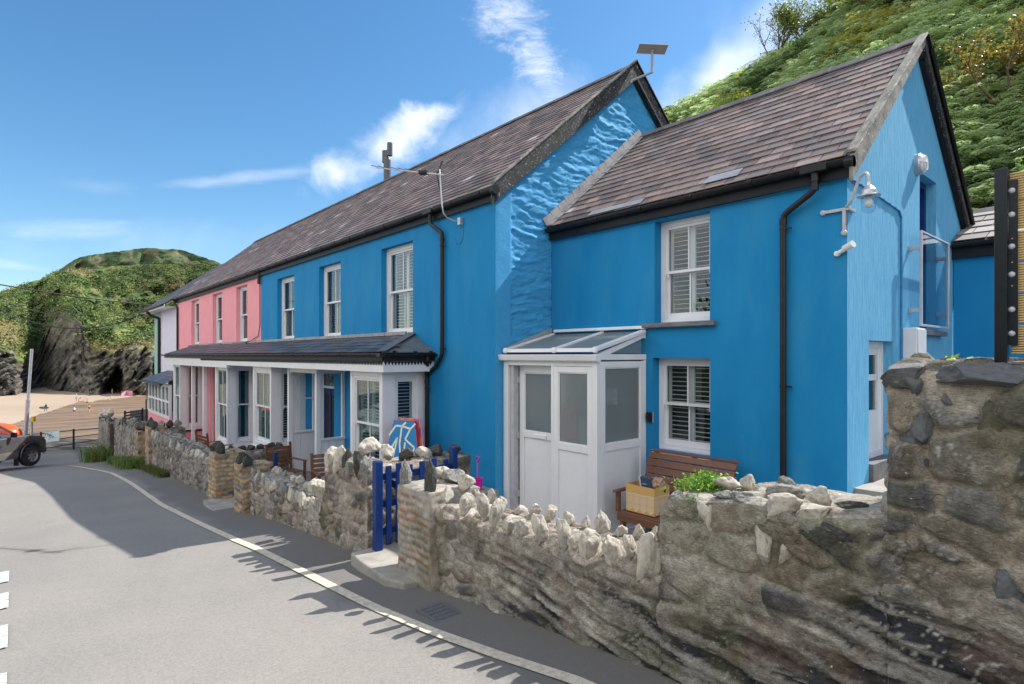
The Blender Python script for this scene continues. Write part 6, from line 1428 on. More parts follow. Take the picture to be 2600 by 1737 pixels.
# ================================================================== THINGS ON THE GABLE AND ROOFS
def gable_things():
    c = onX(2148, 530, GX); x, y, z = GX, CY, c.z
    T = thing('swan_neck_lamp', 'galvanised swan-neck wall lamp with clear glass dome on the corner of the cottage', 'wall lamp', (x, y, z - .3))
    b = B(); b.beam((x - .25, y - .02, z), (x + .03, y - .02, z), .035, .035); b.beam((x - .02, y - .03, z), (x - .02, y - .03, z - .27), .035, .035, up=(0, 1, 0)); b.beam((x + .02, y - .03, z), (x + .02, y + .17, z), .03, .035)
    for q in ((x - .25, y - .02, z), (x - .02, y - .03, z - .27)): b.lathe((q[0], q[1] - .0, q[2]), [(0, -.03), (.03, -.02), (.03, .02)], 12, 'y')
    b.build('corner_bracket', M['silver'], T, bevel=.004)
    h = Vector((.83, -.56, 0)).normalized() * .9; o = Vector((x, y - .03, z + .02))
    P = [o, o + h * .10 + Vector((0, 0, .06)), o + h * .20 + Vector((0, 0, .22)), o + h * .27 + Vector((0, 0, .285)), o + h * .34 + Vector((0, 0, .29)), o + h * .385 + Vector((0, 0, .24)), o + h * .39 + Vector((0, 0, .16))]
    Q = []
    for i in range(len(P) - 1):
        p0, p1, p2, p3 = P[max(i - 1, 0)], P[i], P[i + 1], P[min(i + 2, len(P) - 1)]
        for k in range(6):
            t = k / 6; Q.append(.5 * ((2 * p1) + (p2 - p0) * t + (2 * p0 - 5 * p1 + 4 * p2 - p3) * t * t + (3 * p1 - p0 - 3 * p2 + p3) * t ** 3))
    Q.append(P[-1]); b = B(); b.tube(Q, .017, n=10); b.build('arm', M['silver'], T, smooth=True)
    e = P[-1]; b = B(); b.lathe(e, [(.0, .02), (.026, .02), (.03, -.02), (.045, -.035), (.075, -.07), (.088, -.115), (.115, -.125), (.115, -.135), (.0, -.135)], 24); b.build('cap', M['zinc'], T, smooth=False)
    b = B(); b.lathe(e, [(.070, -.136), (.072, -.22), (.066, -.27), (.045, -.305), (.0, -.32)], 24); b.build('glass_dome', M['clear'], T, smooth=True)
    b = B(); b.lathe(e, [(.0, -.14), (.03, -.14), (.03, -.17), (.045, -.2), (.045, -.225), (.025, -.255), (0, -.26)], 16); b.build('bulb', M['white'], T, smooth=True)
    c = onX(2128, 640, GX); T = thing('motion_sensor', 'white plastic motion sensor on the cottage corner below the swan-neck lamp', 'sensor', (GX, CY, c.z - .08))
    z = onX(2148, 630, GX).z; b = B(); b.tube([(GX - .10, CY - .03, z - .05), (GX + .02, CY - .04, z - .0)], [.022, .026], n=12); b.lathe((GX - .10, CY - .02, z - .05), [(0, -.03), (.03, -.02), (.03, .02)], 12, 'y'); b.build('mount', M['upvc'], T, smooth=False)
    b = B(); b.tube([(GX - .01, CY - .07, z - .01), (GX + .10, CY - .11, z + .025)], [.035, .042], n=14); b.build('head', M['upvc'], T)
    # bulkhead light
    c = onX(2327, 419, GX); T = thing('bulkhead_light', 'round white caged bulkhead light high on the gable wall', 'wall light', tuple(c))
    b = B(); b.lathe(c, [(0, 0.0), (.15, 0.0), (.152, .055), (.135, .075), (0, .075)], 28, 'x'); b.build('base', M['zinc'], T, smooth=False)
    b = B(); b.lathe(c, [(.118, .076), (.11, .10), (.07, .118), (0, .124)], 24, 'x'); b.build('lens', M['upvc'], T, smooth=True)
    b = B()
    for a in (0, 90):
        ca, sa = math.cos(R(a)), math.sin(R(a)); b.tube([tuple(c + Vector((h, r * ca, r * sa))) for r, h in ((-.13, .08), (-.115, .11), (-.07, .130), (0, .136), (.07, .130), (.115, .11), (.13, .08))], .007, n=6)
    b.tube([tuple(c + Vector((.118, .10 * math.cos(t * math.pi / 8), .10 * math.sin(t * math.pi / 8)))) for t in range(17)], .006, n=6, cap=False); b.build('cage', M['upvc'], T)
    # glass guard in front of the tall door
    X = GX + .16; A = onX(2341, 584, X); Bq = onX(2411, 620, X); Cq = onX(2341, 828, X); y0, y1 = A.y, Bq.y; z1, z0 = A.z, Cq.z
    T = thing('glass_guard', 'white framed glass guard panel in front of the tall gable opening', 'guard', (X, (y0 + y1) / 2, z0))
    b = B(); frame_rect(b, 'X', X, y0, y1, z0, z1, .045, 0, .03, wt=.025, wb=.03); b.build('frame', M['silver'], T, bevel=.003)
    b = B(); b.box(X - .018, X - .012, y0 + .045, y1 - .045, z0 + .03, z1 - .025); b.build('pane', M['clear'], T)
    for y in (y0 + .02, y1 - .03):
        for z in (z0 + (z1 - z0) * .17, z0 + (z1 - z0) * .82):
            b = B(); b.box(GX + .0, X - .0, y - .12 if y < (y0 + y1) / 2 else y, y if y < (y0 + y1) / 2 else y + .12, z - .025, z + .025) if False else b.box(GX + .002, X - .031, y - .02, y + .02, z - .025, z + .025); b.build('bracket', M['silver'], T)
            b = B(); b.box(GX + .002, GX + .03, y - .03, y + .03, z - .04, z + .04); b.build('foot_plate', M['zinc'], T)
    # meter box and vent hood
    a = onX(2290, 831, GX); c = onX(2320, 838, GX)
    T = thing('meter_box', 'white meter box on the gable wall under the cable', 'meter box', (GX, a.y + .15, a.z - .9))
    b = B(); b.box(GX + .002, GX + .17, a.y + .02, a.y + .42, a.z - .95, a.z - .01); b.build('body', M['upvc'], T, bevel=.01)
    b = B(); b.box(GX + .171, GX + .185, a.y + .035, a.y + .405, a.z - .93, a.z - .03); b.build('door', M['upvc'], T, bevel=.005)
    q = onX(2330, 905, GX); b = B(); b.prism([(GX + .002, q.y, q.z - .06), (GX + .22, q.y, q.z - .11), (GX + .002, q.y, q.z + .13)], (0, .22, 0)); b.build('vent_hood', M['upvc'], None, label='small white triangular vent hood to the right of the meter box', cat='vent')
gable_things()
def dish():
    p0 = onX(1603, 205, JX + .18); p1 = onX(1655, 184, JX + .35); p2 = onX(1656, 131, JX + .35)
    T = thing('satellite_panel', 'flat grey rectangular satellite dish on a bent pole at the peak of the rough gable', 'satellite dish', tuple(p1))
    b = B(); b.tube([p0 - Vector((.0, 0, .05)), p0, p1, p2], .026, n=10); b.build('pole', M['grey'], T)
    c = p2 + Vector((0, 0, .05)); n = Vector((-.05, .10, 1)).normalized(); a = Vector((CA * 0 + .65, .757, 0)); a = (a - n * a.dot(n)).normalized(); d = n.cross(a)
    w, h = .29, .155; P = [c + a * sx * w + d * sy * h for sx, sy in ((-1, -1), (1, -1), (1, 1), (-1, 1))]
    b = B(); b.hexa([q - n * .008 for q in P] + [q + n * .012 for q in P]); b.build('panel', mat('pale_dish', (.42, .42, .45), .5), T, bevel=.006)
    b = B(); b.tube([p2 - Vector((0, 0, .02)), c - n * .008], .035, n=10); b.build('mount', M['grey'], T)
dish()
def aerial():
    q = lambda x, y, Y=5.62: onY(x, y, Y)
    T = thing('tv_aerial', 'pale TV aerial on a cranked mast in front of the left roof', 'aerial', tuple(q(1170, 563, 5.9)))
    b = B(); b.tube([q(1172, 563, 5.945), q(1150, 560, 5.86), q(1135, 553, 5.72), q(1126, 541, 5.62), q(1122, 520), q(1117, 450), q(1116, 430)], .013, n=8); b.build('mast', M['silver'], T, smooth=True)
    b = B(); b.box(q(1172, 563, 5.94).x - .04, q(1172, 563, 5.94).x + .04, 5.88, 5.945, q(1172, 563, 5.94).z - .06, q(1172, 563, 5.94).z + .06); b.build('wall_bracket', M['zinc'], T)
    # boom parallel to the picture's left-right, heading out over the road
    e0, e1 = q(1127, 444), q(1127, 444) + (q(957, 426, 5.25) - q(1127, 444))
    b = B(); b.beam(e0, e1, .022, .022); b.build('boom', M['silver'], T)
    u = (e1 - e0).normalized(); s = u.cross(Vector((0, 0, 1))).normalized()
    for k in range(8):
        p = e0.lerp(e1, .99 - k * .105); b = B(); b.beam(p - s * .15 + Vector((0, 0, .01)), p + s * .15 + Vector((0, 0, .02)), .010, .010); b.build('element', M['wire'], T)
    p = e0.lerp(e1, .28); b = B(); b.obox(p, (.16, .12, .06), (0, 0, .6)); b.build('dipole', M['black'], T, bevel=.01)
    p = e0.lerp(e1, .09)
    for sg in (-1, 1):
        b = B(); b.beam(p, p + Vector((0, 0, .26)) * sg + s * .1 - u * .03 * sg, .012, .03); b.beam(p + s * .06, p + s * .09 + Vector((0, 0, .2)) * sg, .012, .02); b.build('reflector', M['wire'], T)
    b = B(); b.tube([q(1176, 568, 5.94), q(1174, 605, 5.94), q(1168, 618, 5.94), q(1158, 618, 5.94), q(1154, 606, 5.94)], .006, n=6); b.build('cable', M['blue_soft'], T)
aerial()
# ================================================================== BEACH THINGS, CHAIRS AND BOARDS
def board(name, label, c, w, h, lean, yaw, top, edge, bottom, deco=None):
    T = thing(name, label, 'body board', tuple(c), rz=yaw)
    def out(k):   # outline
        P = []
        for i in range(25):
            t = i / 24; z = h * t; x = w / 2 * (1 - .34 * max(0, (t - .45) / .55) ** 2.0 - .06 * (1 - t) ** 2); P.append((x, z))
        return [(x * k, z) for x, z in P] + [(-x * k, z) for x, z in reversed(P)]
    ln = math.tan(lean); th = .065
    def mk(nm, k, y0, y1, m):
        b = B(); O = out(k); b.prism([(x, y0 + z * ln, z) for x, z in O], (0, y1 - y0, 0)); return b.build(nm, m, T, local=True, bevel=.006)
    mk('core', 1.0, 0, th, edge); d = mk('deck', .97, -.004, -.0005, top); mk('slick', .97, th + .0005, th + .004, bottom)
    if deco:
        b = B()
        for pl in deco:
            for (x0, z0), (x1, z1) in zip(pl[:-1], pl[1:]):
                b.beam((x0 * w / 2, -.006 + z0 * h * ln, z0 * h), (x1 * w / 2, -.006 + z1 * h * ln, z1 * h), .034, .004, up=(0, 1, 0)) if False else None
                dx, dz = (x1 - x0) * w / 2, (z1 - z0) * h; L = math.hypot(dx, dz); nx, nz = -dz / L * .016, dx / L * .016
                q = [(x0 * w / 2 + nx, z0 * h + nz), (x0 * w / 2 - nx, z0 * h - nz), (x1 * w / 2 - nx, z1 * h - nz), (x1 * w / 2 + nx, z1 * h + nz)]
                b.quad(*[(x, -.006 + z * ln, z) for x, z in q])
        b.build('stripe_pattern', mat('cream_print', (.80, .78, .66), .5), d, local=True)
        b = B(); b.lathe((0.02, .62 * h * ln - .012, .62 * h), [(0, -.006), (.022, -.004), (.022, .004)], 14, 'y'); b.build('leash_plug', M['black'], d, local=True)
    return T
def boards():
    bp = mat('blue_foam', (.02, .22, .50), .45)
    deco = [[(-.9, .80), (-.5, .93), (-.1, .93), (-.2, .70), (-.1, .52), (-.6, .50), (-.35, .78), (-.75, .62), (-.95, .60)], [(-.1, .93), (.45, .90), (.75, .97)], [(.45, .90), (.15, .76), (.75, .66), (.55, .50), (.1, .56), (.15, .72)], [(.55, .50), (.9, .46)], [(-.1, .52), (-.15, .40), (.3, .36), (.7, .38)], [(.15, .98), (-.1, .93)], [(-.6, .5), (-.75, .36)], [(.3, .36), (.2, .2), (-.4, .22), (-.5, .08)]]
    z1 = onY(1015, 1070, 5.05).z; p = onY(1016, 1180, 5.05)
    board('body_board', 'blue and white zigzag patterned body board with red edge leaning by the bay window', (p.x, 5.05, z1 - 1.32), .64, 1.32, R(5), R(26), bp, M['red'], M['red'], deco)
    p = onY(1030, 1180, 5.22)
    board('body_board', 'body board with thick pink edge behind the zigzag patterned one', (p.x + .05, 5.16, z1 - 1.30), .70, 1.33, R(5), R(26), mat('violet_print', (.26, .09, .28), .5, (.65, .35, .08), 9), M['pinkfoam'], M['pinkfoam'])
    b = B(); b.box(p.x - .5, p.x + .45, 4.95, 5.6, yard_z(-9), z1 - 1.335); b.build('plant_box', M['oak'], None, label='low timber chest under the two body boards behind the wall', cat='chest')
boards()
def spade():
    t = onY(1216, 1148, 5.72); base = Vector((t.x - .02, 5.72, onY(1214, 1243, 5.72).z)); b = B(); b.box(base.x - .25, base.x + .25, 5.5, 5.94, FL, base.z - .003); b.build('plinth', M['concrete'], None, label='low concrete plinth against the blue wall under the pink bucket', cat='plinth')
    T = thing('bucket', 'small magenta plastic seaside bucket on the plinth by the wall', 'bucket', tuple(base))
    zt = onY(1214, 1216, 5.72).z - base.z
    b = B(); b.lathe(base, [(.0, 0), (.055, 0), (.078, zt), (.088, zt), (.088, zt + .012), (.074, zt + .012), (.05, .01), (0, .01)], 20); b.build('tub', M['magenta'], T, smooth=False)
    S = thing('toy_spade', 'magenta toy spade with D-shaped handle standing in the bucket', 'spade', tuple(base + Vector((0, 0, .02))))
    a = base + Vector((-.02, 0, .02)); e = onY(1213, 1172, 5.80); h = t
    b = B(); b.tube([a, e], .011, n=8); b.build('shaft', M['magenta'], S)
    e2 = e; w = Vector((.045, .0, 0)); up = (h - e); up = up.normalized() * .12
    b = B(); P = [e2, e2 + w + up * .5, e2 + w + up, e2 - w + up, e2 - w + up * .5, e2]; b.tube(P, .010, n=8); b.build('handle', M['magenta'], S)
    b = B(); b.prism([a + Vector((-.05, 0, .10)), a + Vector((.05, 0, .10)), a + Vector((.04, 0, -.0)), a + Vector((-.04, 0, -.0))], (0, .008, 0)); b.build('blade', M['magenta'], S)
spade()
def chair(label, c, rz_, m, w=.56, h=.95, slat='v'):
    T = thing('garden_chair', label, 'chair', c, group='timber garden chairs', rz=rz_); L = dict(local=True); hw = w / 2
    for x in (-hw, hw - .045):
        b = B(); b.box(x, x + .045, -.28, -.235, 0, .64); b.build('leg', m, T, **L)
        b = B(); b.prism([(x, .22, 0), (x, .265, 0), (x, .36, h), (x, .32, h)], (.045, 0, 0)); b.build('leg', m, T, **L)
        b = B(); b.box(x - .008, x + .053, -.32, .27, .64, .665); b.build('arm_rest', m, T, bevel=.006, **L)
    b = B(); [b.box(-hw + .046, hw - .046, -.27 + k * .1, -.18 + k * .1, .42, .44) for k in range(5)]; b.build('seat', m, T, **L)
    b = B()
    for k in range(5): z = .52 + k * .085; b.hexa([(-hw + .046, .265 + z * .07, z), (hw - .046, .265 + z * .07, z), (hw - .046, .285 + z * .07, z), (-hw + .046, .285 + z * .07, z), (-hw + .046, .27 + z * .075, z + .06), (hw - .046, .27 + z * .075, z + .06), (hw - .046, .29 + z * .075, z + .06), (-hw + .046, .29 + z * .075, z + .06)])
    b.build('backrest', m, T, **L)
p = onY(715, 1150, 4.35); chair('brown timber armchair facing the road left of the white doorway screen', (p.x, 4.45, -2.92), R(100), M['oak'], w=.6, h=1.0)
p = onY(826, 1170, 4.2); chair('brown timber armchair mostly hidden behind the high part of the stone wall', (p.x, 4.3, yard_z(-9.5) - .05), R(80), M['oak'])
p = onY(560, 1108, 4.35); chair('slatted timber chair in front of the pink house, only its back showing', (p.x, 4.2, onY(560, 1094, 4.35).z - 1.0), R(185), M['oak'], w=.95, h=1.02)
def far_bench():
    p = onD(352, 1085, 29); T = thing('terrace_bench', 'black slatted metal bench on the terrace beyond the last brick pier', 'bench', (p.x, p.y, p.z - .3), rz=R(140)); L = dict(local=True); m = M['steel_black']; w = .72
    for k in range(4): b = B(); b.box(-w, w, .24, .27, .62 + k * .14, .70 + k * .14); b.build('back_slat', m, T, **L)
    b = B(); b.box(-w, w, -.25, .2, .44, .48); b.build('seat', m, T, **L)
    for x in (-w, w - .06):
        b = B(); b.box(x, x + .06, .2, .26, 0, 1.2); b.build('leg', m, T, **L); b = B(); b.box(x, x + .06, -.25, -.19, 0, .75); b.build('leg', m, T, **L); b = B(); b.box(x, x + .06, -.28, .2, .72, .76); b.build('arm_rest', m, T, **L)
far_bench()
# ================================================================== PICKUP
def car():
    body = mat('dusty_grey_car_paint', (.085, .088, .095), .38, (.17, .155, .135), 1.6, .45, .75, coat=.3, metal=.3)
    dust = mat('dusty_lower_paint', (.15, .135, .115), .6, (.08, .08, .085), 2.2, .4, .7)
    tyre = mat('tyre_rubber', (.022, .021, .020), .9, (.06, .055, .045), 9); rim = mat('steel_rim', (.52, .48, .45), .45, (.3, .27, .24), 8, metal=.5)
    wc = ray(88, 1158) * 22.6; gz = wc.z - .39
    T = thing('pickup_truck', 'dusty dark grey pickup truck entering from the left edge of the road', 'pickup', (wc.x, wc.y, gz)); L = dict(local=True)
    # local x: forward, y: left side of vehicle is +y ; near (camera) side is -y
    hd = Vector((-.70, .714, 0)); T.rotation_euler = (math.radians(-5.5) * 0, math.radians(6.5) * 0, math.atan2(hd.y, hd.x))
    W = 1.75; r = .39
    T.location = Vector((wc.x, wc.y, gz)) + Vector((-hd.y, hd.x, 0)) * .10
    # side outline: x from front axle (0): front 0.85, rear -4.2
    low = .42
    side = [(.50, low + .02), (.60, .56), (.64, .74), (.63, .92), (.56, 1.05), (.38, 1.14), (.0, 1.20), (-.42, 1.25), (-.55, 1.25), (-2.60, 1.22), (-4.15, 1.20), (-4.2, low + .1), (-3.55, low), (-3.5, low + .30), (-3.3, low + .48), (-3.0, low + .52), (-2.7, low + .48), (-2.5, low + .30), (-2.48, low), (-.55, low), (-.52, low + .22), (-.38, low + .42), (-.15, low + .51), (.12, low + .51), (.33, low + .42), (.46, low + .22)]
    b = B()
    def bump(x, z): return 0.0 if z > 1.1 else .05
    n = len(side); base = len(b.v)
    rings = [(-.02, .985), (.045, 1.0)]
    # body shell as layered prism with rounded shoulders
    lay = [(0.06, 0.0, .03), (0.0, .0, 0), (W, 0, 0), (W - .06, 0, .03)]
    b.prism([(x, .0, z) for x, z in side], (0, W, 0)); b.build('body', body, T, bevel=.05, **L)
    b = B(); b.box(-2.42, -.58, -.006, .02, low - .01, low + .26); b.build('sill_panel', dust, T, bevel=.02, **L)
    cab = [(-.50, 1.23), (-.62, 1.28), (-1.22, 1.72), (-1.45, 1.78), (-2.35, 1.78), (-2.58, 1.68), (-2.66, 1.21)]
    b = B(); 
    def cabf(y, s): return [(x, y, z) for x, z in cab]
    A = [(x, .06 + .10 * (z - 1.14) / .58, z) for x, z in cab]; C = [(x, W - .06 - .10 * (z - 1.14) / .58, z) for x, z in cab]
    k = len(cab)
    for i in range(k - 1): b.hexa([A[i], A[i + 1], C[i + 1], C[i], tuple(Vector(A[i]) + Vector((0, 0, .035))), tuple(Vector(A[i + 1]) + Vector((0, 0, .035))), tuple(Vector(C[i + 1]) + Vector((0, 0, .035))), tuple(Vector(C[i]) + Vector((0, 0, .035)))]) if i in (2, 3, 4) else None
    for Y_ in (A, C):
        for p_, q_, w_ in ((0, 2, .07), (2, 3, .06), (3, 4, .06), (4, 5, .08), (5, 6, .09)): b.beam(Y_[p_], Y_[q_], w_, .06)
        mid = [(-1.62, Y_[3][1], 1.76), (-1.58, Y_[0][1], 1.22)]; b.beam(mid[0], mid[1], .06, .06)
    b.build('cab_frame', body, T, **L)
    gl = glass('car_glass', (.75, .80, .80), 1.0, .08)
    for nm, P in (('windscreen', [A[0], A[2], C[2], C[0]]), ('side_window', [A[0], A[2], A[3], (-1.60, A[3][1], 1.76), (-1.58, A[0][1], 1.22)]), ('side_window', [(-1.58, A[0][1], 1.22), (-1.60, A[3][1], 1.76), A[4], A[5], A[6]]), ('side_window', [C[0], C[2], C[3], C[4], C[5], C[6]]), ('rear_window', [A[6], A[5], C[5], C[6]])):
        b = B(); b.quad(*P); b.build(nm, gl, T, **L)
    b = B(); b.box(-2.6, -.6, .1, W - .1, .7, 1.13); b.obox((-1.6, .5, 1.2), (.2, .45, .65), (0, R(-12), 0)); b.obox((-1.6, 1.25, 1.2), (.2, .45, .65), (0, R(-12), 0)); b.build('interior', M['dark'], T, **L)
    b = B(); P = [(-.95 + .04 * math.sin(t * math.pi / 8), .5 + .17 * math.cos(t * math.pi / 8), 1.12 + .17 * math.sin(t * math.pi / 8)) for t in range(17)]; b.tube(P, .014, n=6, cap=False); b.build('steering_wheel', M['black'], T, **L)
    for x in (0, -3.02):
        for y, s in ((-.01, -1), (W + .01, 1)):
            o0 = Vector((x, y, r)); b = B(); wy = .24
            pr = [(.22, -.02), (.30, -.005), (.355, 0), (.385, .02), (.39, .05), (.39, wy - .05), (.385, wy - .02), (.355, wy)]
            b.lathe(o0, [(a, c * (-s)) for a, c in pr], 32, 'y'); w_ = b.build('wheel', tyre, T, smooth=False, **L)
            for t in range(30): 
                pass
            b = B(); b.lathe(o0, [(.0, .03 * -s), (.05, .03 * -s), (.06, .05 * -s), (.12, .05 * -s), (.17, .03 * -s), (.20, .06 * -s), (.225, .0), (.235, -.01 * -s)], 28, 'y')
            ri = b.build('rim', rim, w_, smooth=False, **L)
            b = B()
            for t in range(6): a = t * math.pi / 3; b.lathe(o0 + Vector((math.cos(a) * .15, -.0 + .035 * -s * 0 - (-s) * -.0, math.sin(a) * .15)), [(0, .030 * -s), (.032, .030 * -s)], 10, 'y')
            b.build('rim_hole', M['black'], ri, **L)
    for x in (-.0, -3.02):
        b = B(); P = [(x + .49 * math.cos(R(a)), -.012, r + .05 + .49 * math.sin(R(a))) for a in range(-5, 186, 10)]; b.tube(P, .022, n=6, cap=False); b.build('wheel_arch', body, T, **L)
    b = B(); b.obox((-.88, -.12, 1.33), (.10, .20, .19)); b.beam((-.78, .05, 1.26), (-.86, -.06, 1.30), .04, .04); b.build('mirror', M['black'], T, bevel=.02, **L)
    b = B(); b.box(-1.45, -1.28, -.03, -.012, .93, .965); b.build('door_handle', M['black'], T, bevel=.008, **L)
    for x in (-.56, -1.58, -2.55): b = B(); b.box(x - .006, x + .006, -.004, .004, low + .03, 1.12); b.build('door_gap', M['dark'], T, **L)
    b = B(); b.box(-.40, -.32, -.014, .0, .88, .94); b.build('indicator', M['orange'], T, bevel=.005, **L)
    b = B(); b.obox((.54, .11, 1.0), (.18, .22, .14), (0, R(20), R(-20))); b.build('headlight', glass('headlamp', (.9, .95, .95), 1, .2), T, bevel=.03, **L)
    b = B(); b.box(.46, .68, .02, W - .02, .44, .66); b.build('bumper', body, T, bevel=.05, **L)
    b = B(); b.box(-.62, -.585, -.02, .16, .12, .48); b.build('mud_flap', M['black'], T, **L)
    # orange craft beyond
    c = ray(22, 1103) * 25.0; V, F = ico(4); W_ = np.sign(V) * abs(V) ** .8 * np.array((1.25, .55, .55))
    a = .7; rot = np.array([[math.cos(a), -math.sin(a), 0], [math.sin(a), math.cos(a), 0], [0, 0, 1]]); W_ = W_ @ rot.T + np.array(c) + np.array((-.35, -.5, -.05))
    props(npmesh('orange_float', W_, F, M['orange']), 'big rounded orange plastic float seen over and through the pickup cab', 'float')
    b = B(); 
car()
# ================================================================== ROAD END FURNITURE
def road_end():
    # railing
    D = 28.9; pts = [(40, 1104, 1165), (104, 1100, 1158), (187, 1092, 1141), (262, 1086, 1127)]
    T = thing('railing', 'low black three-rail railing along the road end above the shingle', 'railing', tuple(onD(187, 1141, D)))
    tops = [onD(x, a, D) for x, a, c in pts]; bots = [onD(x, c, D) for x, a, c in pts]
    for k in (1, 2): b = B(); b.tube([bots[k], tops[k] + Vector((0, 0, .06))], .045, n=8); b.build('post', M['steel_black'], T)
    for f in (0.02, .36, .70):
        b = B(); b.tube([t.lerp(o, f) for t, o in zip(tops, bots)], .026, n=6); b.build('rail', M['steel_black'], T)
    # map board
    P = [onD(x, y, D - .15) for x, y in ((115, 1098), (152, 1093), (151, 1119), (115, 1124))]; n = Vector((CA, -SA, 0)) * .02
    S = thing('map_sign', 'pale blue map board fixed to the railing', 'sign', tuple(P[3])); b = B(); b.hexa([P[3], P[2], P[1], P[0], P[3] + n, P[2] + n, P[1] + n, P[0] + n]); b.build('board', mat('pale_map', (.55, .75, .74), .5, (.66, .80, .74), 2), S)
    b = B(); rd = random.Random(2)
    for _ in range(46):
        u = min(max(rd.gauss(.38, .17), .05), .9); v = min(max(.75 - u * .55 + rd.gauss(.12, .14), .08), .9); q = P[0].lerp(P[1], u).lerp(P[3].lerp(P[2], u), 1 - v) + n * 1.2; ux = (P[1] - P[0]) * .022; vy = (P[3] - P[0]) * .035
        b.quad(q - ux - vy, q + ux - vy, q + ux + vy, q - ux + vy)
    b.build('map_print', mat('map_ink', (.10, .17, .40), .6, (.45, .12, .2), 6), S)
    # leaning pole and yellow-topped post
    t = onD(81, 886, 27.5); o = onD(61, 1150, 27.5); b = B(); b.tube([o, o.lerp(t, .5)], .085, n=12); b.tube([o.lerp(t, .5), t], .06, n=12)
    p = B(); T = thing('flag_pole', 'bare leaning galvanised pole behind the pickup', 'pole', tuple(o)); b.build('shaft', M['zinc'], T, smooth=False); b = B(); b.tube([o.lerp(t, .49), o.lerp(t, .51)], .095, n=12); b.build('collar', M['zinc'], T)
    o = onD(81, 1150, 28.2); t = onD(80, 1059, 28.2); T = thing('marker_post', 'short grey post with a yellow box on top beside the leaning pole', 'post', tuple(o)); b = B(); b.tube([o, t], .055, n=10); b.build('shaft', M['zinc'], T)
    c = onD(85, 1064, 28.1); b = B(); b.obox(c, (.12, .16, .24), (0, 0, R(50))); b.build('yellow_box', M['yellow'], T, bevel=.01)
    # overhead cables
    def cable(lbl, a, c, sag, r=.018):
        b = B(); a, c = Vector(a), Vector(c); b.tube([a.lerp(c, k / 24) - Vector((0, 0, sag * 4 * (k / 24) * (1 - k / 24))) for k in range(25)], r, n=5); b.build('overhead_cable', M['wire'], None, label=lbl, cat='cable', group='overhead cables over the beach road')
    h = onD(385, 775, 31); 
    cable('thick dark cable, uppermost of those coming in from the left edge', onD(-60, 712, 26), h, .1, .030)
    cable('thin cable reaching the white house just under the thick one', onD(-60, 735, 26), h + Vector((0, 0, -.1)), .9, .014)
    cable('cable sagging lowest in the middle before rising to the white house eaves', onD(-60, 752, 27), h + Vector((0, 0, -.18)), 1.3, .018)
    cable('second low cable just beside the lowest one near the white house', onD(-60, 757, 27), h + Vector((0, 0, -.30)), 1.15, .014)
    cable('pale cable crossing the dark gully down to the right', onD(95, 775, 33), onD(420, 880, 42), .5, .016)
    cable('long thin cable running down across the headland to the right', onD(-60, 765, 30), onD(420, 960, 44), .3, .014)
    cable('shorter thin cable above the long one over the headland', onD(150, 770, 33), onD(425, 850, 40), .4, .013)
road_end()
# ================================================================== PLANTS
def tuft(name, label, cx, cy, zf, n, spread, hgt, cols, seed, cat='weeds', up=1.2):
    rng = np.random.default_rng(seed); X = cx + rng.uniform(-1, 1, n) * spread[0]; Y = cy + rng.normal(0, 1, n) * spread[1]; Z = np.array([zf(x) for x in X]); V = []; 
    a = rng.uniform(0, 6.28, n); l = hgt * rng.uniform(.4, 1.1, n); w = l * .018 + .003; dx, dy = np.cos(a), np.sin(a); bend = rng.uniform(.2, .8, n) * l
    P0 = np.stack([X, Y, Z], 1); P1 = P0 + np.stack([dx * bend * .35, dy * bend * .35, l * .6], 1); P2 = P0 + np.stack([dx * bend, dy * bend, l * rng.uniform(.7, 1, n)], 1); S = np.stack([-dy * w, dx * w, 0 * w], 1)
    V = np.stack([P0 - S, P0 + S, P1 + S * .8, P1 - S * .8, P1 - S * .8, P1 + S * .8, P2 + S * .1, P2 - S * .1], 1).reshape(-1, 3)
    C = np.repeat(np.array(cols)[rng.integers(0, len(cols), n)] * rng.uniform(.6, 1.3, (n, 1)), 8, 0)
    return props(npmesh(name, V, np.arange(n * 8).reshape(-1, 4), M['leaf'], cols=C, smooth=False), label, cat)
GC = [(.10, .20, .03), (.06, .14, .02), (.16, .22, .05), (.20, .18, .07)]
tuft('wall_weeds', 'tall leafy weed at the foot of the far end of the stone walls', -29.5, 2.75, rz, 900, (1.3, .22), .75, GC, 1, 'weeds')
tuft('wall_weeds', 'green weeds sprouting at the foot of the wall left of the third gateway', -23.8, 2.8, rz, 1300, (1.5, .12), .34, GC, 2, 'weeds')
tuft('wall_weeds', 'patch of bright weeds in the third gateway between the yellow brick piers', -20.8, 2.75, rz, 900, (.8, .16), .42, GC, 3, 'weeds')
tuft('wall_weeds', 'low olive grass along the foot of the wall right of the third gateway', -18.0, 2.86, rz, 1900, (1.6, .07), .20, [(.10, .12, .03), (.13, .12, .05), (.08, .13, .02)], 4, 'weeds')
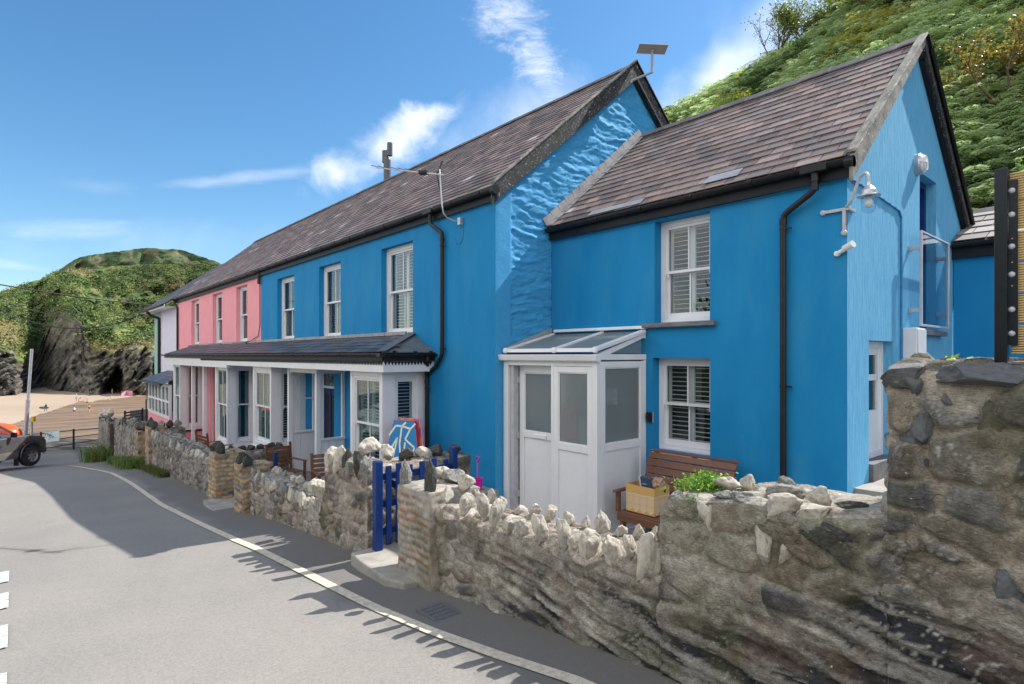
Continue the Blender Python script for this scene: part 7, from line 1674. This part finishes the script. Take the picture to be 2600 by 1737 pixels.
def trailing():
    rng = np.random.default_rng(8); c = onY(1800, 1222, 3.22); n = 420
    T = thing('trailing_plant', 'small bright green trailing ivy-leaved plant growing on top of the raised wall', 'plant', (c.x, 3.2, -.85))
    u = rng.normal(0, 1, (n, 3)) * np.array((.085, .07, .022)) + np.array((c.x, 3.20, -.765)); u[:, 2] -= (abs(u[:, 0] - c.x) * .25)
    C = np.array([(.16, .30, .03), (.10, .24, .03), (.22, .34, .06)])[rng.integers(0, 3, n)]; SZ = rng.uniform(.016, .032, n)
    k = 60; tt = rng.uniform(0, 1, k); e = onY(1830, 1300, 2.94); v = np.stack([c.x + .06 + .05 * tt + rng.normal(0, .012, k), 2.945 + 0 * tt, -.80 - .30 * tt], 1); C2 = np.array((.10, .2, .04)) * np.ones((k, 1))
    scatter_leaves('foliage', np.concatenate([u, v]), np.concatenate([C, C2]), np.concatenate([SZ, rng.uniform(.014, .026, k) * (1 - tt * .5)]), 3, rng, spread=.6, parent=T, kind='none')
    b = B(); b.tube([(c.x + .06, 3.0, -.80), (c.x + .07, 2.95, -.86), (c.x + .10, 2.945, -.98), (c.x + .10, 2.945, -1.12)], .003, n=5); b.build('stem', mat('red_stem', (.3, .12, .08), .7), T)
trailing()
props(scatter_leaves('small_weed', np.array([(onY(2425, 905, 3.2).x, 3.2, -.03)] * 5), np.array([(.3, .4, .05)] * 5), np.full(5, .05), 3, np.random.default_rng(1), spread=.5, kind='none'), 'tiny yellow-green weed on top of the tall stone wall', 'weed')
# ================================================================== PEOPLE ON THE BEACH
def person(label, px_, py_base, hpx, shirt=None, shorts=None, bodyc='skin', pose='walk', face=0., extra=None, long=False):
    foot = onZ(px_, py_base, SAND + .03); dep = -CA * foot.x + SA * foot.y; H = hpx * dep / 1468.
    T = thing('person', label, 'person', tuple(foot), group='people on the beach', rz=face); k = H / 1.75
    st = {'walk': .16, 'stand': .05, 'run': .26, 'bend': .10, 'sit': .1}[pose]
    lean = {'bend': .55, 'run': .12}.get(pose, .02); hip = .92
    J = {'pel': (0, 0, hip, .12), 'sp': (0, lean * .3, hip + .22, .115), 'ch': (0, lean * .7, hip + .40 - lean * .15, .13), 'nk': (0, lean, hip + .56 - lean * .35, .055), 'hd': (0, lean * 1.15, hip + .66 - lean * .4, .085), 'ht': (0, lean * 1.2, hip + .77 - lean * .4, .075)}
    for s, n in ((-1, 'L'), (1, 'R')):
        J['h' + n] = (s * .09, 0, hip - .06, .10); J['k' + n] = (s * .10, s * st * .5 + .03, .50, .065); J['a' + n] = (s * .10, s * st, .08, .04); J['t' + n] = (s * .11, s * st + .15, .03, .035)
        J['s' + n] = (s * .17, J['ch'][1], J['ch'][2] + .06, .055); J['e' + n] = (s * .25, J['ch'][1] - s * .08, J['ch'][2] - .22, .04); J['w' + n] = (s * .25, J['ch'][1] + .10 - s * .1, J['ch'][2] - .44, .03)
        J['f' + n] = (s * .25, J['ch'][1] + .13 - s * .1, J['ch'][2] - .53, .026)
    def skin(name, names, edges, m, g=0.):
        me = bpy.data.meshes.new(name); me.from_pydata([tuple(Vector(J[n][:3]) * k) for n in names], [(names.index(a), names.index(c)) for a, c in edges], []); me.materials.append(m)
        o = bpy.data.objects.new(name, me); COL.objects.link(o); o.parent = T
        bm = bmesh.new(); bm.from_mesh(me); ly = bm.verts.layers.skin.verify()
        for v, n in zip(bm.verts, names): v[ly].radius = ((J[n][3] + g) * k,) * 2; v[ly].use_root = (v.index == 0)
        bm.to_mesh(me); bm.free(); o.modifiers.new('skin', 'SKIN'); sd = o.modifiers.new('sub', 'SUBSURF'); sd.levels = 1; sd.render_levels = 1; WL[o.name] = Vector(foot); return o
    E = [('pel', 'sp'), ('sp', 'ch'), ('ch', 'nk'), ('nk', 'hd'), ('hd', 'ht')]
    for n in 'LR': E += [('pel', 'h' + n), ('h' + n, 'k' + n), ('k' + n, 'a' + n), ('a' + n, 't' + n), ('ch', 's' + n), ('s' + n, 'e' + n), ('e' + n, 'w' + n), ('w' + n, 'f' + n)]
    nm = ['pel', 'sp', 'ch', 'nk', 'hd', 'ht'] + [a + n for n in 'LR' for a in 'hkatsewf']
    skin('body', nm, E, M[bodyc] if isinstance(bodyc, str) else bodyc)
    if shirt: skin('shirt', ['sp', 'ch', 'sL', 'sR'] + ['pel'], [('pel', 'sp'), ('sp', 'ch'), ('ch', 'sL'), ('ch', 'sR')], mat('shirt_cloth', shirt, .8), .022)
    if shorts:
        J['kL'] = (J['kL'][0], J['kL'][1], J['kL'][2] + (0 if long else .12), .085); J['kR'] = (J['kR'][0], J['kR'][1], J['kR'][2] + (0 if long else .12), .085)
        skin('shorts', ['pel', 'hL', 'hR', 'kL', 'kR'], [('pel', 'hL'), ('pel', 'hR'), ('hL', 'kL'), ('hR', 'kR')], mat('shorts_cloth', shorts, .8), .02)
    V, F = ico(2); hd = Vector(J['ht'][:3]) * k; W = V * .095 * k * np.array((1, 1, .85)) + np.array(hd) + np.array((0, -.02 * k, .02 * k))
    me = bpy.data.meshes.new('hair'); me.from_pydata([tuple(q) for q in W], [], [tuple(int(i) for i in f) for f in F]); me.materials.append(M['hair'] if extra != 'hat' else M['white']); o = bpy.data.objects.new('hair' if extra != 'hat' else 'sun_hat', me); COL.objects.link(o); o.parent = T
    return T, foot, k
cs = lambda x: 0 + .1913 * x
cy_ = lambda y: 930 + .1913 * y
T_, f_, k_ = person('person in a dark wetsuit carrying a green board, alone on the left of the sand', cs(605), cy_(600), 20, bodyc='black', pose='run', face=R(60))
b = B(); b.obox(f_ + Vector((.1, -.3, .95 * k_)), (.5, .06, .0), (0, 0, 0)) if False else None
u_ = Vector((SA, CA, 0)); c_ = f_ + Vector((0, 0, .86 * k_)) + Vector((CA, -SA, 0)) * .35; P_ = []
b.prism([c_ + u_ * (1.0 * math.cos(a * math.pi / 10)) + Vector((0, 0, .24 * math.sin(a * math.pi / 10))) for a in range(20)], (.05, -.03, 0)); b.build('surf_board', mat('green_board', (.03, .16, .07), .4, (.01, .05, .05), 3), None, label='green board under the arm of the person in the wetsuit', cat='board')
person('person in white T-shirt and blue shorts walking away in the wet sand', cs(987), cy_(650), 24, (.75, .75, .75), (.03, .06, .25), face=R(140))
person('person in a black swimsuit striding towards the road, arms out', cs(1182), cy_(650), 28, (.01, .01, .012), None, face=R(-40), pose='walk')
person('person in a maroon top standing just behind the one in black', cs(1156), cy_(523), 17, (.16, .02, .03), (.05, .01, .02), pose='stand')
person('person in white hat and pale shirt standing in the group at the stream', cs(1012), cy_(470), 19, (.6, .65, .7), (.25, .3, .35), pose='stand', extra='hat')
person('person in white bending forward at the stream', cs(1045), cy_(488), 17, (.78, .78, .75), (.6, .6, .55), pose='bend', face=R(-60))
person('small child crouching beside the bending person in white', cs(1088), cy_(492), 10, (.6, .25, .1), None, pose='bend')
person('child in pink behind the group at the stream', cs(1128), cy_(440), 9.5, (.55, .2, .22), None, pose='stand')
person('child in a white dress walking alone on the wet sand', cs(1463), cy_(476), 15, (.72, .72, .78), (.72, .72, .78), pose='walk', face=R(30))
person('person in pale beige clothes standing near the cave', cs(1490), cy_(374), 15.5, (.48, .44, .38), (.38, .36, .30), pose='stand', long=True)
person('person in white hat sitting inside the pink windbreak', cs(1677), cy_(345), 10, (.5, .5, .5), None, pose='stand', extra='hat')
person('person in dark clothes resting in front of the pink windbreak', cs(1655), cy_(402), 9, (.05, .06, .10), (.04, .04, .05), pose='bend')
person('person beside the bags at the right of the windbreak', cs(1762), cy_(392), 8, (.10, .10, .14), (.03, .03, .04), pose='bend')
def windbreak():
    a, c, e = onZ(cs(1610), cy_(392), SAND), onZ(cs(1680), cy_(385), SAND), onZ(cs(1760), cy_(388), SAND)
    T = thing('windbreak', 'pink striped windbreak on the sand by the cliff foot', 'windbreak', tuple(c)); up = Vector((0, 0, 1.25))
    for p, q in ((a, c), (c, e)):
        b = B(); n = 6
        for k in range(n):
            b.col((.72, .22, .32) if k % 2 == 0 else (.55, .30, .40)); s, t = p.lerp(q, k / n), p.lerp(q, (k + 1) / n); b.hexa([s, t, t + Vector((.02, .02, 0)), s + Vector((.02, .02, 0)), s + up, t + up, t + up + Vector((.02, .02, 0)), s + up + Vector((.02, .02, 0))])
        b.build('cloth', mat('windbreak_cloth', vcol=True, rough=.8), T)
    for p in (a, c, e): b = B(); b.tube([p, p + up * 1.12], .03, n=6); b.build('pole', M['oak'], T)
    p = onZ(cs(1790), cy_(375), SAND); b = B(); n = 10
    V, F = ico(3); W = V * np.array((1.2, 1.2, 1.1)); W = W[:, :] + np.array((p.x, p.y, p.z + .2)); props(npmesh('beach_tent', W, F, mat('lime_cloth', (.35, .42, .06), .7)), 'small lime green beach tent to the right of the pink windbreak', 'tent')
windbreak()
